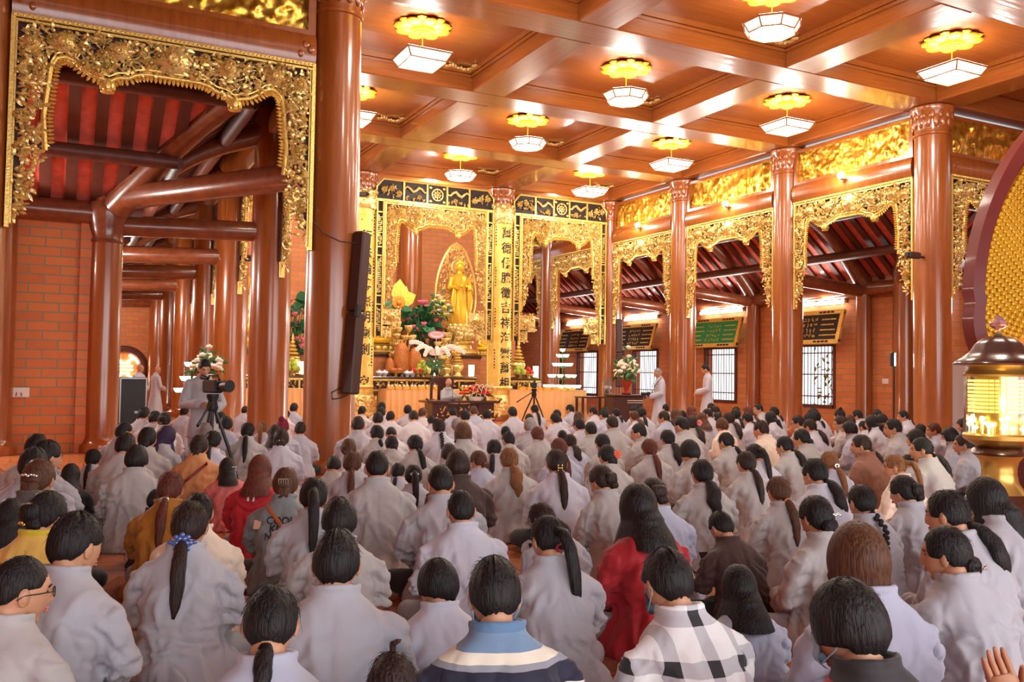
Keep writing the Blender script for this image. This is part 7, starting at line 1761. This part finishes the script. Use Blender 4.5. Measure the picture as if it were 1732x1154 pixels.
# monk speaking at the desk
def sit(b, t, y):
    for r_ in (0,): pass
    V = []; F = []; n = 26; rings = [(.45,.24,.2),(.55,.22,.17),(.7,.19,.14),(.85,.2,.135),(.93,.185,.11),(.98,.13,.09),(1.02,.08,.07),(1.05,.07,.065)]
    for z, rx, ry in rings:
        for i in range(n): a = 2*PI*i/n; V.append((rx*math.cos(a), ry*math.sin(a)+.02, z))
    for j in range(len(rings)-1):
        for i in range(n): F.append((j*n+i, j*n+(i+1)%n, (j+1)*n+(i+1)%n, (j+1)*n+i))
    F.append(tuple(range(n-1,-1,-1))); F.append(tuple(range((len(rings)-1)*n, len(rings)*n))); b.add(V, F); hands = []
    for s in (-1, 1):
        S, E, W = Vector((s*.17, .02, .92)), Vector((s*.28, .12, .74)), Vector((s*.12, .40, .80)); capsule(b, [S, E, E.lerp(W, .85)], [.07, .07, .08]); capsule(y, [S, E, W], [.045, .038, .027]); hands.append((W, W-E, Vector((s*.3, 0, 1)), .4, s))
        capsule(b, [(s*.11, .02, .5), (s*.13, .42, .5), (s*.12, .44, .1)], [.11, .09, .10]); capsule(y, [(s*.1, .42, .06), (s*.1, .55, .04)], [.04, .035])
    b.tube([(.10*math.cos(2*PI*i/14), .02+.09*math.sin(2*PI*i/14), 1.0) for i in range(14)], .035, 8, closed=True)
    hc = Vector((0, .05, 1.165)); Mh = Matrix.Translation(hc) @ Euler((-.1, 0, 0)).to_matrix().to_4x4(); y.tube([(0, .02, .9), (0, .02, 1.05), (0, .035, 1.14)], [.07, .055, .05], 12); y.ball((0, .02, .75), (.14, .09, .25), 12, 9)
    return Mh, hands
f4 = figure('speaker', 'm', sit, .016); put_figure(f4, (MONK_AT[0], MONK_AT[1]-.05, .0), PI+.35, 1.0, 'shaven headed monk in grey robe seated behind the desk facing the crowd', 'g')
# ---------------------------------------------------------------- details on single people
def find(txt):
    r = [p for p in PEOPLE if txt in p['o']['label']]; return r[0]
def on_back(p, pts, lift=.006):
    """points (x, z) in the garment's own frame, dropped onto its back"""
    me = p['robe'].data; bv = BVHTree.FromPolygons([v.co for v in me.vertices], [tuple(q.vertices) for q in me.polygons]); out = []
    for x, z in pts:
        h = bv.ray_cast(Vector((x, -1.5, z)), Vector((0, 1, 0))); out.append((h[0]-Vector((0, lift, 0))) if h[0] is not None else Vector((x, -.16, z)))
    return out
p = find('grey denim jacket')
for row, (txt, x, z, sz) in enumerate((('COOL', .0, .47, .066), ('KIDS', .0, .42, .066), ('NEVER', .0, .37, .066), ('LI', .0, .32, .066))):
    me = glyph(txt, sz, M['ink']); bmm = bmesh.new(); bmm.from_mesh(me); bmesh.ops.triangulate(bmm, faces=bmm.faces); bmesh.ops.subdivide_edges(bmm, edges=[e for e in bmm.edges if e.calc_length() > .02], cuts=1); bmm.to_mesh(me); bmm.free()
    q = on_back(p, [(x+v.co.x, z+v.co.y) for v in me.vertices], .007)
    for v, c in zip(me.vertices, q): v.co = c
    o = link('lettering', me); kid(p['robe'], o); o.parent = p['robe']
def strap(p, a, b_, mat, w_=.014, n=14, nm='bag_strap'):
    pts = on_back(p, [(a[0]+(b_[0]-a[0])*i/n, a[1]+(b_[1]-a[1])*i/n) for i in range(n+1)], .006); b = MB(); b.tube(pts, w_, 6, None, .35, up=(0, 1, 0)); o = b.build(nm, mat, p['o']); return o
strap(p, (-.10, .56), (.20, .24), simple('tan_strap', srgb(186,106,66), .5)); o = MB().box((0, 0, 0), (.05, .004, .06)).build('patch', simple('peach_patch', srgb(232,190,160), .6), p['robe'], smooth=False); o.location = on_back(p, [(-.155, .44)], .01)[0]; o.rotation_euler = (-.25, 0, -.3)
p = find('orange knit top'); RS = simple('dark_red_leather', srgb(140,40,36), .45); strap(p, (.14, .555), (-.20, .24), RS)
q = p['o'].matrix_basis @ Vector((.36, .0, 0)); o = thing('shoulder_bag', (q.x, q.y, 0), 'small dark red shoulder bag standing beside the orange knit top', 'bag', None, p['rz']); MB().bevbox((0, 0, .10), (.07, .2, .2), .02).build('body', RS, o, smooth=False); MB().tube([(0, -.09, .2), (0, -.03, .27), (0, .03, .27), (0, .09, .2)], .008, 6).build('handle', RS, o)
p = find('red hooded jacket with')
for s in (-1, 1): strap(p, (s*.022-.02, .585), (s*.022-.02, .47), M['white'], .008, 6, 'white_stripe')
b = MB(); pts = on_back(p, [(.13*math.cos(PI+PI*i/10), .53+.11*math.sin(PI+PI*i/10)) for i in range(11)], .0); b.tube(pts, [.012+.018*math.sin(PI*i/10) for i in range(11)], 8); kid(p['o'], b.build('hood', CL['hood']))
# things held or lying on the floor
def phone(p, label):
    J, k = p['J'], p['k']; W = (J[-1][2]+J[1][2])/2+Vector((0, .09, .075)); Wm = p['o'].matrix_basis @ W; o = thing('phone', Wm[:], label, 'phone', 'phones in hand', p['rz']); o.rotation_euler = (-.7, 0, p['rz']); o.scale = (k, k, k)
    MB().bevbox((0, 0, 0), (.075, .009, .155), .003).build('case', M['plastic'], o, smooth=False); MB().box((0, -.006, 0), (.068, .002, .14)).build('screen', simple('phone_screen', srgb(40,44,52), .1), o, smooth=False)
for t, l in (('dark brown shirt looking', 'phone held by the boy in the dark brown shirt'), ('girl bowing over', 'phone held by the bowing girl'), ('boy in grey robe holding', 'white backed phone held at the foot of the big column')): phone(find(t), l)
def booklet(px, py, rz, label, s=1.0):
    q = CAM+ray(px, py)*(-CH/ray(px, py).z); o = thing('booklet', (q.x, q.y, .001), label, 'booklet', 'booklets on the floor', rz); o.scale = (s, s, s)
    b = MB(); b.box((0, 0, .006), (.20, .28, .012)); b.build('pages', M['white'], o, smooth=False); MB().box((0, 0, .0135), (.205, .285, .003)).build('cover', simple('pale_cover', srgb(214,218,226), .5), o, smooth=False)
for px, py, rz, l in ((452, 952, .4, 'open pale booklet on the tiles below the denim jacket'), (212, 1082, 1.0, 'booklet on the floor beside the tousled man'), (1300, 905, .3, 'booklet lying beside the brown shirted boy'), (1722, 1015, -.6, 'booklet lying by the far right edge'), (160, 852, .8, 'booklet on the tiles beside the bowl cut person')): booklet(px, py, rz, l)
q = CAM+ray(1311, 1030)*(-CH/ray(1311, 1030).z); o = thing('drink_can', (q.x, q.y, 0), 'green and gold drink can on the floor behind the bluish robed girl', 'can'); MB().lathe([(.026, 0), (.033, .008), (.033, .112), (.026, .122), (.026, .125)], n=20).build('body', simple('green_can', srgb(92,110,40), .3, .4, var=.3, bscale=30), o); MB().lathe([(.0, .1255), (.025, .1255)], n=16, cap=False).build('top', M['metal'], o)
# paper sheet on the lap of the woman in front of the booklet reader
pb = find('low black bun with a silver bar clip'); W = pb['o'].matrix_basis @ Vector((-.28, .30, .20)); o = thing('open_book', W[:], 'open white book on the lap of the woman with the silver bar clip', 'book', None, pb['rz']+.3)
for s in (-1, 1): b = MB(); b.add([(0,-.15,0),(s*.12,-.15,.02),(s*.22,-.15,.012),(s*.22,.15,.012),(s*.12,.15,.02),(0,.15,0),(0,-.15,-.008),(s*.22,-.15,-.004),(s*.22,.15,-.004),(0,.15,-.008)], [(0,1,4,5),(1,2,3,4),(6,9,8,7),(0,5,9,6),(2,7,8,3),(0,6,7,2,1),(5,4,3,8,9)]); b.build('page', M['white'], o, smooth=False)
# prayer mats under the front rows
MATM = simple('woven_brown_mat', srgb(150,84,52), .7, bump=.6, bscale=60, var=.2)
for txt, nm in (('crimson red long', 'the crimson dress'), ('mustard knit', 'the mustard knit top'), ('red hooded jacket with', 'the red hooded jacket'), ('dark brown shirt looking', 'the boy in dark brown')):
    p = find(txt); q = p['o'].location; b = MB(); b.bevbox((0, 0, .006), (.82, .80, .012), .005); o = prop(b.build('floor_mat', MATM, None, (q.x, q.y+.1, 0), p['rz'], smooth=False), 'thin woven brown mat under '+nm, 'mat', 'woven floor mats')
